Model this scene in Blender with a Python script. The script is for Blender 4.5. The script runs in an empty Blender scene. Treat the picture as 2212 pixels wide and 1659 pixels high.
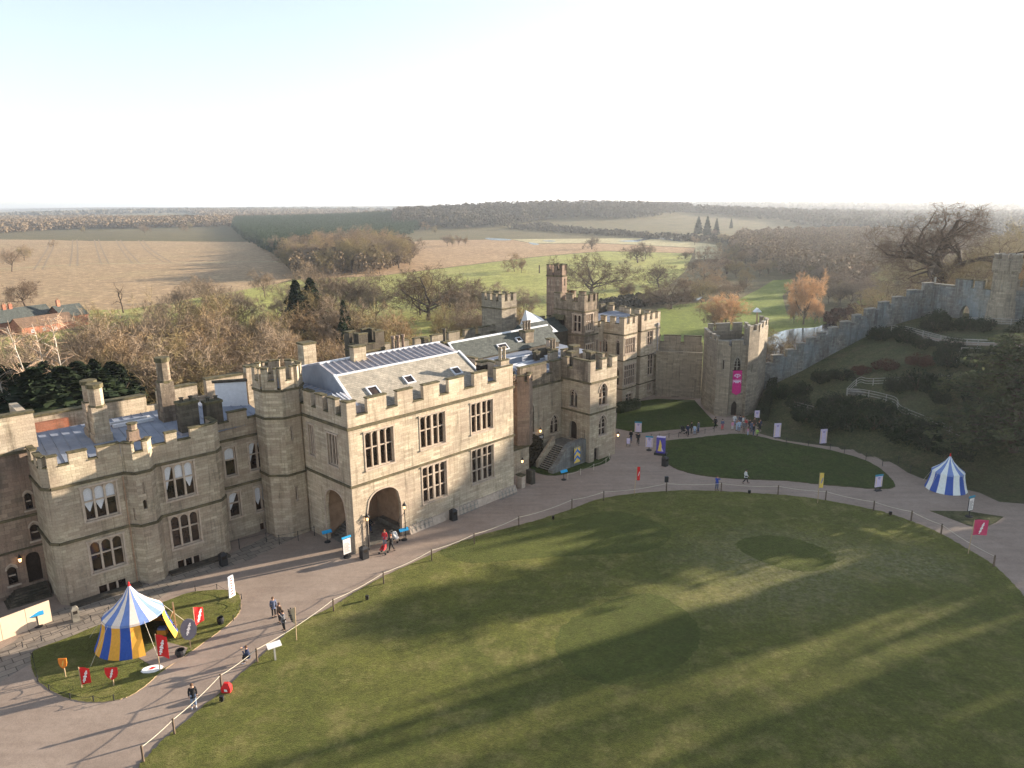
import bpy, math, random
import numpy as np
from mathutils import Vector, Matrix
random.seed(7)
SC = bpy.context.scene
COL = SC.collection
# ------------------------------------------------------------------ camera
cam = bpy.data.cameras.new('camera')
cam.lens = 36.0*1597/2212
cam.sensor_width = 36.0
cam.clip_start = 0.5
cam.clip_end = 60000
camo = bpy.data.objects.new('camera', cam)
COL.objects.link(camo)
PITCH = math.atan((829.5-441)/1597)
camo.matrix_world = (Matrix.Translation((0, 0, 32)) @ Matrix.Rotation(math.pi/2-PITCH, 4, 'X')
                     @ Matrix.Rotation(-0.010, 4, 'Z'))
SC.camera = camo
# ------------------------------------------------------------------ sky and sun
SUN_AZ = math.radians(25.0)      # from +X towards +Y
SUN_EL = math.radians(11.7)
world = bpy.data.worlds.new('World')
SC.world = world
world.use_nodes = True
wn = world.node_tree
bg = wn.nodes['Background']
sky = wn.nodes.new('ShaderNodeTexSky')
sky.sky_type = 'NISHITA'
sky.sun_disc = False
sky.sun_elevation = SUN_EL
sky.sun_rotation = math.pi/2-SUN_AZ
sky.altitude = 50
sky.air_density = 1.0
sky.dust_density = 0.15
sky.ozone_density = 2.5
hs = wn.nodes.new('ShaderNodeHueSaturation')
hs.inputs['Saturation'].default_value = 0.5
wn.links.new(sky.outputs[0], hs.inputs['Color'])
wn.links.new(hs.outputs[0], bg.inputs[0])
bg.inputs[1].default_value = 0.1
sl = bpy.data.lights.new('sun', 'SUN')
sl.energy = 5.0
sl.angle = math.radians(0.6)
sl.color = (1.0, 0.86, 0.69)
so = bpy.data.objects.new('sun', sl)
COL.objects.link(so)
sd = Vector((math.cos(SUN_AZ)*math.cos(SUN_EL), math.sin(SUN_AZ)*math.cos(SUN_EL), math.sin(SUN_EL)))
so.rotation_euler = sd.to_track_quat('Z', 'Y').to_euler()
so.location = (60, 30, 80)
SC.view_settings.view_transform = 'Standard'
SC.view_settings.look = 'None'
SC.view_settings.gamma = 1
SC.view_settings.exposure = 1.72
SC.render.engine = 'CYCLES'
SC.cycles.use_denoising = True
SC.cycles.max_bounces = 6
SC.cycles.diffuse_bounces = 3
SC.cycles.glossy_bounces = 2
SC.cycles.transmission_bounces = 2
SC.cycles.transparent_max_bounces = 6
SC.cycles.volume_bounces = 0

# ------------------------------------------------------------------ materials
def mat_new(name, rough=0.85, spec=0.25):
    m = bpy.data.materials.new(name)
    m.use_nodes = True
    nt = m.node_tree
    b = nt.nodes['Principled BSDF']
    b.inputs['Roughness'].default_value = rough
    b.inputs['Specular IOR Level'].default_value = spec
    return m, nt, b

def nd(nt, typ, ins=None, **kw):
    n = nt.nodes.new(typ)
    for k, v in kw.items():
        setattr(n, k, v)
    if ins:
        for k, v in ins.items():
            if hasattr(v, 'is_output'):
                nt.links.new(v, n.inputs[k])
            else:
                n.inputs[k].default_value = v
    return n

def c4(c):
    return (c[0], c[1], c[2], 1.0)

def noise(nt, vec, scale, detail=4, rough=0.6):
    return nd(nt, 'ShaderNodeTexNoise', {'Vector': vec, 'Scale': scale, 'Detail': detail, 'Roughness': rough})

def ramp(nt, fac, stops):
    r = nd(nt, 'ShaderNodeValToRGB', {'Fac': fac})
    e = r.color_ramp.elements
    while len(e) < len(stops):
        e.new(0.5)
    for i, (p, c) in enumerate(stops):
        e[i].position = p
        e[i].color = c4(c) if len(c) == 3 else c
    return r

def mix(nt, fac, a, b, blend='MIX'):
    m = nd(nt, 'ShaderNodeMix', data_type='RGBA', blend_type=blend)
    for k, v in ((0, fac), (6, a), (7, b)):
        if hasattr(v, 'is_output'):
            nt.links.new(v, m.inputs[k])
        else:
            m.inputs[k].default_value = v if k == 0 else c4(v)
    return m.outputs[2]

def bump(nt, b, h, strength=0.4, dist=0.03):
    n = nd(nt, 'ShaderNodeBump', {'Height': h, 'Strength': strength, 'Distance': dist})
    nt.links.new(n.outputs[0], b.inputs['Normal'])

def stone(name, c1, c2, mortar, patch, bw=0.75, rh=0.32, patch_amt=0.5, stain=(0.09, 0.085, 0.07), stain_lo=0.56, rough=0.92):
    m, nt, b = mat_new(name, rough, 0.15)
    uv = nd(nt, 'ShaderNodeUVMap').outputs[0]
    geo = nd(nt, 'ShaderNodeNewGeometry').outputs['Position']
    nz0 = noise(nt, uv, 1.3, 3).outputs['Color']
    wob = nd(nt, 'ShaderNodeVectorMath', {0: nz0, 1: (0.05, 0.03, 0.0)}, operation='MULTIPLY').outputs[0]
    uvw = nd(nt, 'ShaderNodeVectorMath', {0: uv, 1: wob}, operation='ADD').outputs[0]
    br = nd(nt, 'ShaderNodeTexBrick', {'Vector': uvw, 'Color1': c4(c1), 'Color2': c4(c2), 'Mortar': c4(mortar),
            'Scale': 1.0, 'Mortar Size': 0.012, 'Mortar Smooth': 0.6, 'Bias': 0.0, 'Brick Width': bw, 'Row Height': rh})
    br.offset = 0.5
    br2 = nd(nt, 'ShaderNodeTexBrick', {'Vector': uvw, 'Color1': (0.66, 0.62, 0.60, 1), 'Color2': (1.28, 1.27, 1.25, 1), 'Mortar': (1, 1, 1, 1),
            'Scale': 1.0, 'Mortar Size': 0.0, 'Brick Width': bw*2, 'Row Height': rh})
    br2.offset = 0.3
    col = mix(nt, 0.62, br.outputs[0], br2.outputs[0], 'MULTIPLY')
    p = ramp(nt, noise(nt, geo, 0.35, 5, 0.65).outputs[0], [(0.40, (0, 0, 0)), (0.62, (1, 1, 1))]).outputs[0]
    pf = nd(nt, 'ShaderNodeMath', {0: p, 1: patch_amt}, operation='MULTIPLY').outputs[0]
    col = mix(nt, pf, col, patch)
    # streaked dark weathering (stretched downwards)
    st = nd(nt, 'ShaderNodeMapping', {'Vector': geo, 'Scale': (1.4, 1.4, 0.28)}).outputs[0]
    s = ramp(nt, noise(nt, st, 0.8, 6, 0.7).outputs[0], [(stain_lo, (0, 0, 0)), (stain_lo+0.16, (1, 1, 1))]).outputs[0]
    sf = nd(nt, 'ShaderNodeMath', {0: s, 1: 0.55}, operation='MULTIPLY').outputs[0]
    col = mix(nt, sf, col, stain)
    st2 = nd(nt, 'ShaderNodeMapping', {'Vector': geo, 'Scale': (3.2, 3.2, 0.18)}).outputs[0]
    s2 = ramp(nt, noise(nt, st2, 1.0, 5, 0.75).outputs[0], [(0.52, (1, 1, 1)), (0.70, (0.62, 0.60, 0.56))]).outputs[0]
    col = mix(nt, 1.0, col, s2, 'MULTIPLY')
    rp = ramp(nt, noise(nt, geo, 0.16, 3, 0.5).outputs[0], [(0.38, (0.86, 0.84, 0.84)), (0.62, (1.10, 1.08, 1.04))]).outputs[0]
    col = mix(nt, 1.0, col, rp, 'MULTIPLY')
    fine = noise(nt, geo, 9, 5, 0.7).outputs[0]
    fr = ramp(nt, fine, [(0.2, (0.72, 0.72, 0.72)), (0.8, (1.22, 1.22, 1.22))]).outputs[0]
    col = mix(nt, 1.0, col, fr, 'MULTIPLY')
    nt.links.new(col, b.inputs['Base Color'])
    hh = nd(nt, 'ShaderNodeMath', {0: br.outputs['Fac'], 1: -0.6}, operation='MULTIPLY').outputs[0]
    hh = nd(nt, 'ShaderNodeMath', {0: hh, 1: fine}, operation='ADD').outputs[0]
    bump(nt, b, hh, 0.7, 0.035)
    return m

def simple(name, c, rough=0.8, spec=0.25, var=0.25, scale=3.0, c2=None, bmp=0.0, metal=0.0, coord='pos'):
    m, nt, b = mat_new(name, rough, spec)
    if coord == 'obj':
        v = nd(nt, 'ShaderNodeTexCoord').outputs['Object']
    else:
        v = nd(nt, 'ShaderNodeNewGeometry').outputs['Position']
    n = noise(nt, v, scale, 4, 0.65).outputs[0]
    lo = c2 if c2 else tuple(x*(1-var) for x in c)
    hi = c if c2 else tuple(min(1, x*(1+var)) for x in c)
    r = ramp(nt, n, [(0.34, lo), (0.66, hi)])
    nt.links.new(r.outputs[0], b.inputs['Base Color'])
    b.inputs['Metallic'].default_value = metal
    if bmp:
        bump(nt, b, n, bmp, 0.05)
    return m

MT = {}
MT['stone'] = stone('stone_warm', (0.49, 0.425, 0.325), (0.39, 0.335, 0.25), (0.25, 0.21, 0.155), (0.35, 0.265, 0.205), .6, .26)
MT['stone_pale'] = stone('stone_pale', (0.58, 0.505, 0.39), (0.48, 0.41, 0.31), (0.34, 0.285, 0.21), (0.45, 0.35, 0.265), 0.62, 0.25, 0.5, stain=(0.16, 0.135, 0.10), stain_lo=0.54)
MT['dirty'] = stone('weathered_stone', (0.40, 0.33, 0.25), (0.29, 0.235, 0.175), (0.17, 0.14, 0.11), (0.20, 0.155, 0.12), .6, .27, .6, stain=(0.055, 0.05, 0.04), stain_lo=0.43)
MT['stone_red'] = stone('stone_red', (0.36, 0.275, 0.21), (0.24, 0.185, 0.145), (0.16, 0.13, 0.105), (0.29, 0.20, 0.155), 0.8, 0.36, 0.7, stain_lo=0.5)
MT['stone_grey'] = stone('stone_grey', (0.34, 0.30, 0.235), (0.27, 0.235, 0.185), (0.16, 0.14, 0.11), (0.27, 0.23, 0.18), 0.6, 0.28, 0.5)
MT['rubble'] = stone('rubble', (0.27, 0.265, 0.245), (0.19, 0.185, 0.17), (0.11, 0.11, 0.10), (0.20, 0.24, 0.26), 0.5, 0.3, 0.7, stain=(0.10, 0.085, 0.075), stain_lo=.48)
MT['dark_stone'] = stone('dark_stone', (0.135, 0.12, 0.095), (0.085, 0.075, 0.06), (0.05, 0.045, 0.035), (0.11, 0.09, 0.07), 0.6, 0.3, 0.5, stain=(0.03, 0.03, 0.025), stain_lo=0.45)
MT['brickred'] = stone('red_brick', (0.44, 0.18, 0.11), (0.34, 0.13, 0.08), (0.24, 0.17, 0.13), (0.42, 0.23, 0.16), 0.5, 0.2, 0.4)
MT['coping'] = simple('mossy_coping', (0.15, 0.125, 0.065), c2=(0.055, 0.05, 0.03), scale=2.2, rough=0.95, bmp=0.5)
MT['string'] = simple('mossy_moulding', (0.16, 0.13, 0.075), c2=(0.07, 0.06, 0.038), scale=1.1, rough=0.95, bmp=0.5)
MT['trim'] = simple('dressed_stone', (0.52, 0.42, 0.33), c2=(0.38, 0.30, 0.235), scale=2.5, rough=0.9, bmp=0.3)
MT['trim_grey'] = simple('grey_dressed_stone', (0.34, 0.31, 0.26), c2=(0.22, 0.20, 0.165), scale=2.5, rough=0.9, bmp=0.3)
MT['lead'] = simple('lead_sheet', (0.27, 0.30, 0.36), c2=(0.19, 0.215, 0.27), scale=0.7, rough=0.62, spec=0.3)
MT['frost'] = simple('pale_lead', (0.40, 0.37, 0.38), c2=(0.29, 0.275, 0.29), scale=1.5, rough=0.6)
MT['flash'] = simple('white_flashing', (0.62, 0.64, 0.68), var=0.12, rough=0.5)
MT['white'] = simple('white_paint', (0.78, 0.79, 0.82), var=0.06, rough=0.6)
MT['glass'] = simple('window_glass', (0.060, 0.038, 0.026), c2=(0.006, 0.005, 0.006), scale=1.1, rough=0.1, spec=0.5)
MT['interior_riser_dark'] = simple('dark_interior_and_riser_shade', (0.02, 0.014, 0.01), scale=1.0, rough=0.9)
MT['lace'] = simple('lace_curtain', (0.62, 0.62, 0.64), var=0.1, scale=9, rough=0.9)
MT['door'] = simple('dark_oak_door', (0.035, 0.024, 0.018), var=0.3, scale=6, rough=0.8)
MT['iron'] = simple('black_iron', (0.02, 0.02, 0.022), var=0.2, rough=0.6)
MT['bin'] = simple('black_plastic', (0.018, 0.018, 0.02), var=0.15, rough=0.5, spec=0.4)
MT['plaster'] = simple('brown_plaster', (0.33, 0.215, 0.14), var=0.2, scale=1.2, rough=0.9)
MT['step'] = simple('worn_step', (0.17, 0.155, 0.13), var=0.3, scale=2, rough=0.95)
MT['rope'] = simple('rope', (0.60, 0.54, 0.42), var=0.15, scale=20, rough=0.9)
MT['post'] = simple('post_wood', (0.12, 0.085, 0.06), var=0.3, scale=4, rough=0.9)
MT['lightwood'] = simple('pale_wood', (0.42, 0.30, 0.18), var=0.15, scale=2, rough=0.85)
MT['ply'] = simple('plywood', (0.62, 0.47, 0.34), var=0.06, scale=0.8, rough=0.8)
MT['rail'] = simple('pale_rail', (0.34, 0.32, 0.28), var=0.2, scale=2, rough=0.85)
MT['galv'] = simple('galvanised_steel', (0.16, 0.19, 0.18), var=0.2, rough=0.5, metal=0.4)

def slate(name, c1, c2):
    m, nt, b = mat_new(name, 0.75, 0.3)
    uv = nd(nt, 'ShaderNodeUVMap').outputs[0]
    geo = nd(nt, 'ShaderNodeNewGeometry').outputs['Position']
    br = nd(nt, 'ShaderNodeTexBrick', {'Vector': uv, 'Color1': c4(c1), 'Color2': c4(c2), 'Mortar': c4(tuple(x*0.5 for x in c2)),
            'Scale': 1.0, 'Mortar Size': 0.012, 'Brick Width': 0.42, 'Row Height': 0.24})
    n = ramp(nt, noise(nt, geo, 0.9, 6, 0.7).outputs[0], [(0.35, (0.75, 0.75, 0.72)), (0.68, (1.25, 1.22, 1.15))]).outputs[0]
    nt.links.new(mix(nt, 1.0, br.outputs[0], n, 'MULTIPLY'), b.inputs['Base Color'])
    bump(nt, b, br.outputs['Fac'], 0.5, -0.03)
    return m
MT['slate'] = slate('stone_slate', (0.37, 0.335, 0.285), (0.28, 0.25, 0.21))
MT['slate_dark'] = slate('dark_slate', (0.085, 0.095, 0.09), (0.05, 0.058, 0.055))
MT['tile_brown'] = slate('brown_tile', (0.19, 0.12, 0.08), (0.13, 0.085, 0.06))

def plainmat(name, c, rough=0.8, **k):
    if name not in MT:
        MT[name] = simple(name, c, rough=rough, var=k.get('var', 0.08), scale=k.get('scale', 5))
    return MT[name]

def emissive(name, c, s):
    m, nt, b = mat_new(name)
    b.inputs['Emission Color'].default_value = c4(c)
    b.inputs['Emission Strength'].default_value = s
    b.inputs['Base Color'].default_value = c4(c)
    return m
MT['lamp'] = emissive('lit_lamp', (1.0, 0.55, 0.22), 1.6)

# ------------------------------------------------------------------ mesh building
class MB:
    def __init__(s):
        s.v = []; s.f = []; s.m = []; s.mats = []
    def face(s, pts, mat):
        if mat not in s.mats:
            s.mats.append(mat)
        i = len(s.v)
        s.v.extend(tuple(float(c) for c in p) for p in pts)
        s.f.append(tuple(range(i, i+len(pts))))
        s.m.append(s.mats.index(mat))
    def hexa(s, b4, t4, mat, bottom=True, top=True):
        # b4, t4 counter-clockwise seen from above
        if top:
            s.face(t4, mat)
        if bottom:
            s.face(b4[::-1], mat)
        n = len(b4)
        for i in range(n):
            j = (i+1) % n
            s.face([b4[i], b4[j], t4[j], t4[i]], mat)
    def box(s, x0, x1, y0, y1, z0, z1, mat):
        q = [(x0, y0), (x1, y0), (x1, y1), (x0, y1)]
        s.hexa([(x, y, z0) for x, y in q], [(x, y, z1) for x, y in q], mat)
    def prism(s, poly, z0, z1, mat, top=True, bottom=False, k=1.0):
        cx = sum(p[0] for p in poly)/len(poly); cy = sum(p[1] for p in poly)/len(poly)
        s.hexa([(p[0], p[1], z0) for p in poly], [(cx+(p[0]-cx)*k, cy+(p[1]-cy)*k, z1) for p in poly], mat, bottom, top)
    def obox(s, a, b, s0, s1, d0, d1, z0, z1, mat):
        # box along the wall a->b; s along, d inwards
        ux, uy = b[0]-a[0], b[1]-a[1]
        L = math.hypot(ux, uy); ux /= L; uy /= L
        ix, iy = -uy, ux
        P = lambda t, d: (a[0]+ux*t+ix*d, a[1]+uy*t+iy*d)
        q = [P(s0, d0), P(s1, d0), P(s1, d1), P(s0, d1)]
        s.hexa([(x, y, z0) for x, y in q], [(x, y, z1) for x, y in q], mat)
    def tube(s, pts, r, mat, n=6, r2=None):
        pts = [Vector(p) for p in pts]
        rings = []
        for i, p in enumerate(pts):
            d = (pts[min(i+1, len(pts)-1)]-pts[max(i-1, 0)])
            if d.length < 1e-6:
                d = Vector((0, 0, 1))
            d.normalize()
            a = d.cross(Vector((0, 0, 1)))
            if a.length < 0.05:
                a = d.cross(Vector((1, 0, 0)))
            a.normalize(); b = d.cross(a)
            rr = r if r2 is None else r+(r2-r)*i/(len(pts)-1)
            rings.append([p+(a*math.cos(t*2*math.pi/n)+b*math.sin(t*2*math.pi/n))*rr for t in range(n)])
        for i in range(len(rings)-1):
            for t in range(n):
                u = (t+1) % n
                s.face([rings[i][t], rings[i+1][t], rings[i+1][u], rings[i][u]], mat)
        s.face(rings[0], mat); s.face(rings[-1][::-1], mat)
    def lathe(s, c, prof, mat, n=12):
        # prof: list of (r, z)
        for i in range(len(prof)-1):
            (r0, z0), (r1, z1) = prof[i], prof[i+1]
            for t in range(n):
                a0, a1 = 2*math.pi*t/n, 2*math.pi*(t+1)/n
                P = lambda r, z, a: (c[0]+r*math.cos(a), c[1]+r*math.sin(a), c[2]+z)
                if r0 < 1e-5:
                    s.face([P(r0, z0, a0), P(r1, z1, a1), P(r1, z1, a0)], mat)
                elif r1 < 1e-5:
                    s.face([P(r0, z0, a0), P(r0, z0, a1), P(r1, z1, a0)], mat)
                else:
                    s.face([P(r0, z0, a0), P(r0, z0, a1), P(r1, z1, a1), P(r1, z1, a0)], mat)
    def mesh(s, name, smooth=False):
        me = bpy.data.meshes.new(name)
        me.from_pydata(s.v, [], s.f)
        for m in s.mats:
            me.materials.append(m)
        if s.f:
            me.polygons.foreach_set('material_index', s.m)
            uvl = me.uv_layers.new(name='UVMap')
            npoly = len(s.f)
            nor = np.empty(npoly*3); me.polygons.foreach_get('normal', nor); nor = nor.reshape(-1, 3)
            tot = np.array([len(f) for f in s.f])
            ln = np.repeat(nor, tot, axis=0)
            co = np.array(s.v)
            hl = np.hypot(ln[:, 0], ln[:, 1])
            flat = hl < 0.25
            hl[hl < 1e-6] = 1
            t = np.stack([-ln[:, 1]/hl, ln[:, 0]/hl, np.zeros(len(hl))], 1)
            b = np.cross(ln, t)
            t[flat] = (1, 0, 0); b[flat] = (0, 1, 0)
            uv = np.stack([(co*t).sum(1), (co*b).sum(1)], 1).astype(np.float32)
            uvl.data.foreach_set('uv', uv.ravel())
            if smooth:
                me.polygons.foreach_set('use_smooth', [True]*npoly)
        me.update()
        return me
    def obj(s, name, parent=None, smooth=False, label=None):
        if not s.f:
            return None
        o = bpy.data.objects.new(name, s.mesh(name, smooth))
        COL.objects.link(o)
        if parent is not None:
            o.parent = parent
        if label:
            o['label'] = label
        return o

def thing(name, label, cat, loc=(0, 0, 0), rot=0.0, group=None):
    o = bpy.data.objects.new(name, None)
    COL.objects.link(o)
    o.empty_display_size = 0.5
    o.location = loc; o.rotation_euler = (0, 0, rot)
    o['label'] = label; o['category'] = cat
    if group:
        o['group'] = group
    return o

def tag(o, label, cat, group=None, loc=None):
    o['label'] = label; o['category'] = cat
    if group:
        o['group'] = group
    if loc:
        o.location = loc
    return o

def struct(o, kind='structure', label=None):
    o['kind'] = kind
    if label:
        o['label'] = label
    return o

def dup(root, loc, rz=0.0, label=None, sc=None, group=None):
    r = root.copy(); COL.objects.link(r)
    r.location = loc; r.rotation_euler = (0, 0, rz)
    if sc is not None:
        r.scale = (sc, sc, sc) if not isinstance(sc, tuple) else sc
    if label:
        r['label'] = label
    if group:
        r['group'] = group
    for ch in list(root.children):
        c = ch.copy(); COL.objects.link(c); c.parent = r
        for gch in list(ch.children):
            d = gch.copy(); COL.objects.link(d); d.parent = c
    return r

ORD = ['leftmost', 'second', 'third', 'fourth', 'fifth', 'sixth', 'seventh', 'eighth', 'ninth', 'tenth', 'eleventh', 'twelfth',
       'thirteenth', 'fourteenth', 'fifteenth', 'sixteenth', 'seventeenth', 'eighteenth', 'nineteenth', 'twentieth']
def ordn(i):
    if i < 20:
        return ORD[i]
    tens = {2: 'twenty', 3: 'thirty', 4: 'forty', 5: 'fifty', 6: 'sixty', 7: 'seventy', 8: 'eighty', 9: 'ninety', 10: 'hundred', 11: 'hundred-and-ten'}[(i+1)//10]
    if i+1 >= 100:
        return 'hundred-and-'+ordn(i-100) if i >= 100 else 'hundredth'
    u = ['', 'first', 'second', 'third', 'fourth', 'fifth', 'sixth', 'seventh', 'eighth', 'ninth'][(i+1) % 10]
    return tens+'-'+u if u else tens[:-1]+'ieth'

# ------------------------------------------------------------------ masonry helpers
def arch_pts(s0, s1, zs, z1, kind, n=7):
    """points of the arch head from (s1, zs) over the apex to (s0, zs)"""
    c = (s0+s1)/2; w = (s1-s0)/2; h = z1-zs; out = []
    for i in range(2*n+1):
        t = i/(2*n)
        x = s1-(s1-s0)*t
        d = abs(x-c)/w
        if kind == 'point':
            z = zs+h*math.sqrt(max(0, 1-((d+0.55)**2-0.3025)/(1.55**2-0.3025)))
        else:
            z = zs+h*(1-d**2.6)**(1/2.2)
        out.append((x, z))
    out[0] = (s1, zs); out[-1] = (s0, zs)
    return out

def outline(h):
    s0, s1, z0, z1 = h[:4]
    kind = h[4] if len(h) > 4 else 'rect'
    if kind == 'rect':
        return [(s0, z0), (s1, z0), (s1, z1), (s0, z1)]
    zs = h[5] if len(h) > 5 else z1-(s1-s0)*0.6
    return [(s0, z0), (s1, z0)]+arch_pts(s0, s1, zs, z1, kind)

def wall(mb, a, b, z0, z1, mat, holes=(), depth=0.35, rmat=None):
    ux, uy = b[0]-a[0], b[1]-a[1]
    L = math.hypot(ux, uy); ux /= L; uy /= L
    ix, iy = -uy, ux
    P = lambda s, z, d=0.0: (a[0]+ux*s+ix*d, a[1]+uy*s+iy*d, z)
    ss = sorted(set([0.0, L]+[h[0] for h in holes]+[h[1] for h in holes]))
    zz = sorted(set([z0, z1]+[h[2] for h in holes]+[h[3] for h in holes]))
    zz = [z for z in zz if z0 <= z <= z1]
    for i in range(len(ss)-1):
        run = None
        for j in range(len(zz)-1):
            cs, cz = (ss[i]+ss[i+1])/2, (zz[j]+zz[j+1])/2
            inside = any(h[0] < cs < h[1] and h[2] < cz < h[3] for h in holes)
            if not inside:
                mb.face([P(ss[i], zz[j]), P(ss[i+1], zz[j]), P(ss[i+1], zz[j+1]), P(ss[i], zz[j+1])], mat)
    for h in holes:
        o = outline(h)
        for i in range(len(o)):
            p, q = o[i], o[(i+1) % len(o)]
            mb.face([P(*p), P(*p, depth), P(*q, depth), P(*q)], rmat or mat)
        if len(h) > 4 and h[4] != 'rect':
            ap = o[2:]
            for p, q in zip(ap[:-1], ap[1:]):
                if h[3]-max(p[1], q[1]) > 1e-4 or h[3]-min(p[1], q[1]) > 1e-4:
                    mb.face([P(q[0], q[1]), P(p[0], p[1]), P(p[0], h[3]), P(q[0], h[3])], mat)

def window(parent, a, b, h, lights=3, transoms=1, depth=0.28, heads=True, curtain=None, hood=True, tm=None, name='window', glass=None, mw=0.13):
    """glazed stone-mullioned window filling the hole h of the wall a->b"""
    tm = tm or MT['trim']
    s0, s1, z0, z1 = h[:4]
    kind = h[4] if len(h) > 4 else 'rect'
    ux, uy = b[0]-a[0], b[1]-a[1]
    L = math.hypot(ux, uy); ux /= L; uy /= L
    ix, iy = -uy, ux
    P = lambda s, z, d=0.0: (a[0]+ux*s+ix*d, a[1]+uy*s+iy*d, z)
    g = MB()
    g.face([P(x, z, depth+0.02) for x, z in outline(h)], glass or MT['glass'])
    w = g.obj(name, parent)
    f = MB()
    fr = 0.10
    zs = z1 if kind == 'rect' else (h[5] if len(h) > 5 else z1-(s1-s0)*0.6)
    d0, d1 = depth-0.15, depth+0.015
    if kind == 'rect':
        f.obox(a, b, s0+0.002, s0+fr, d0, d1, z0+0.002, z1-0.002, tm)
        f.obox(a, b, s1-fr, s1-0.002, d0, d1, z0+0.002, z1-0.002, tm)
        f.obox(a, b, s0+fr, s1-fr, d0, d1, z1-fr, z1-0.002, tm)
        f.obox(a, b, s0+fr, s1-fr, d0, d1, z0+0.002, z0+fr, tm)
    iw = (s1-s0-2*fr)
    lw = (iw-mw*(lights-1))/lights
    xs = [s0+fr+i*(lw+mw) for i in range(lights)]
    rows = [z0+(zs-z0)*(i+1)/(transoms+1)*(0.92 if transoms == 1 else 1) for i in range(transoms)] if transoms else []
    if transoms == 1:
        rows = [z0+(zs-z0)*0.56]
    if transoms == 2:
        rows = [z0+(zs-z0)*0.37, z0+(zs-z0)*0.73]
    for i in range(lights-1):
        x = xs[i]+lw
        big = mw*2.1 if (lights == 4 and i == 1) else mw
        e = (big-mw)/2
        f.obox(a, b, x-e, x+mw+e, d0-0.03, d1-0.003, z0+fr, (zs-fr if kind == 'rect' else zs+(z1-zs)*0.75), tm)
    for r in rows:
        for x in xs:
            f.obox(a, b, x, x+lw, d0, d1-0.005, r-0.05, r+0.05, tm)
    if heads:
        top = z1-fr if kind == 'rect' else zs
        for x in xs:
            ap = arch_pts(x, x+lw, top-min(lw*0.5, .34), top-0.03, 'point', 3)
            for p, q in zip(ap[:-1], ap[1:]):
                f.face([P(q[0], q[1], d0+0.04), P(p[0], p[1], d0+0.04), P(p[0], top, d0+0.04), P(q[0], top, d0+0.04)], tm)
    if kind != 'rect':
        o = outline(h)[2:]
        c = (s0+s1)/2
        for p, q in zip(o[:-1], o[1:]):
            f.face([P(p[0], p[1], d0), P(q[0], q[1], d0), P(c+(q[0]-c)*0.86, q[1]-0.10, d0), P(c+(p[0]-c)*0.86, p[1]-0.10, d0)], tm)
        # tracery: sub-arches
        for x in xs:
            ap = arch_pts(x, x+lw, zs, zs+(z1-zs)*0.42, 'point', 3)
            for p, q in zip(ap[:-1], ap[1:]):
                f.face([P(q[0], q[1], d0+0.03), P(p[0], p[1], d0+0.03), P(p[0], p[1]+0.10, d0+0.03), P(q[0], q[1]+0.10, d0+0.03)], tm)
    if hood:
        if kind == 'rect':
            f.obox(a, b, s0-0.14, s0-0.003, -0.05, 0.03, z0-0.14, z1+0.003, tm)
            f.obox(a, b, s1+0.003, s1+0.14, -0.05, 0.03, z0-0.14, z1+0.003, tm)
            f.obox(a, b, s0-0.2, s1+0.2, -0.11, 0.03, z1+0.006, z1+0.16, tm)
        else:
            o = outline((s0-0.12, s1+0.12, z0, z1+0.16, kind, zs))[2:]
            i_ = outline((s0, s1, z0, z1+0.01, kind, zs))[2:]
            for k in range(len(o)-1):
                f.face([P(*o[k], -0.06), P(*o[k+1], -0.06), P(*i_[k+1], -0.06), P(*i_[k], -0.06)], tm)
                f.face([P(*o[k], -0.06), P(*o[k], 0.02), P(*o[k+1], 0.02), P(*o[k+1], -0.06)], tm)
        f.obox(a, b, s0-0.16, s1+0.16, -0.13, depth-0.16, z0-0.15, z0-0.003, tm)
    f.obj('tracery', w)
    if curtain:
        cm = MB()
        r = rows[0] if rows else z1
        for i, x in enumerate(xs):
            k = curtain[i % len(curtain)]
            dd = depth+0.008
            if k == 'v':      # gathered to a point
                cm.face([P(x, z1-fr, dd), P(x, z0+(z1-z0)*0.5, dd), P(x+lw*0.45, z0+0.25*(z1-z0), dd), P(x+lw*0.55, z0+0.25*(z1-z0), dd), P(x+lw, z0+(z1-z0)*0.5, dd), P(x+lw, z1-fr, dd)], MT['lace'])
            elif k == 'l':
                cm.face([P(x, z1-fr, dd), P(x, z0+0.3*(z1-z0), dd), P(x+0.12*lw, z0+0.3*(z1-z0), dd), P(x+lw, z1-fr, dd)], MT['lace'])
            elif k == 'r':
                cm.face([P(x, z1-fr, dd), P(x+0.88*lw, z0+0.3*(z1-z0), dd), P(x+lw, z0+0.3*(z1-z0), dd), P(x+lw, z1-fr, dd)], MT['lace'])
            elif k == 't':
                cm.face([P(x, z1-fr, dd), P(x, r, dd), P(x+lw, r, dd), P(x+lw, z1-fr, dd)], MT['lace'])
        if cm.f:
            cm.obj('curtain', w)
    return w

def automerl(L, n, frac=0.58, start=True):
    """n merlons spread along L, beginning and ending with one"""
    p = L/(n-1+frac) if n > 1 else L
    return [(i*p, i*p+p*frac) for i in range(n)]

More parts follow.
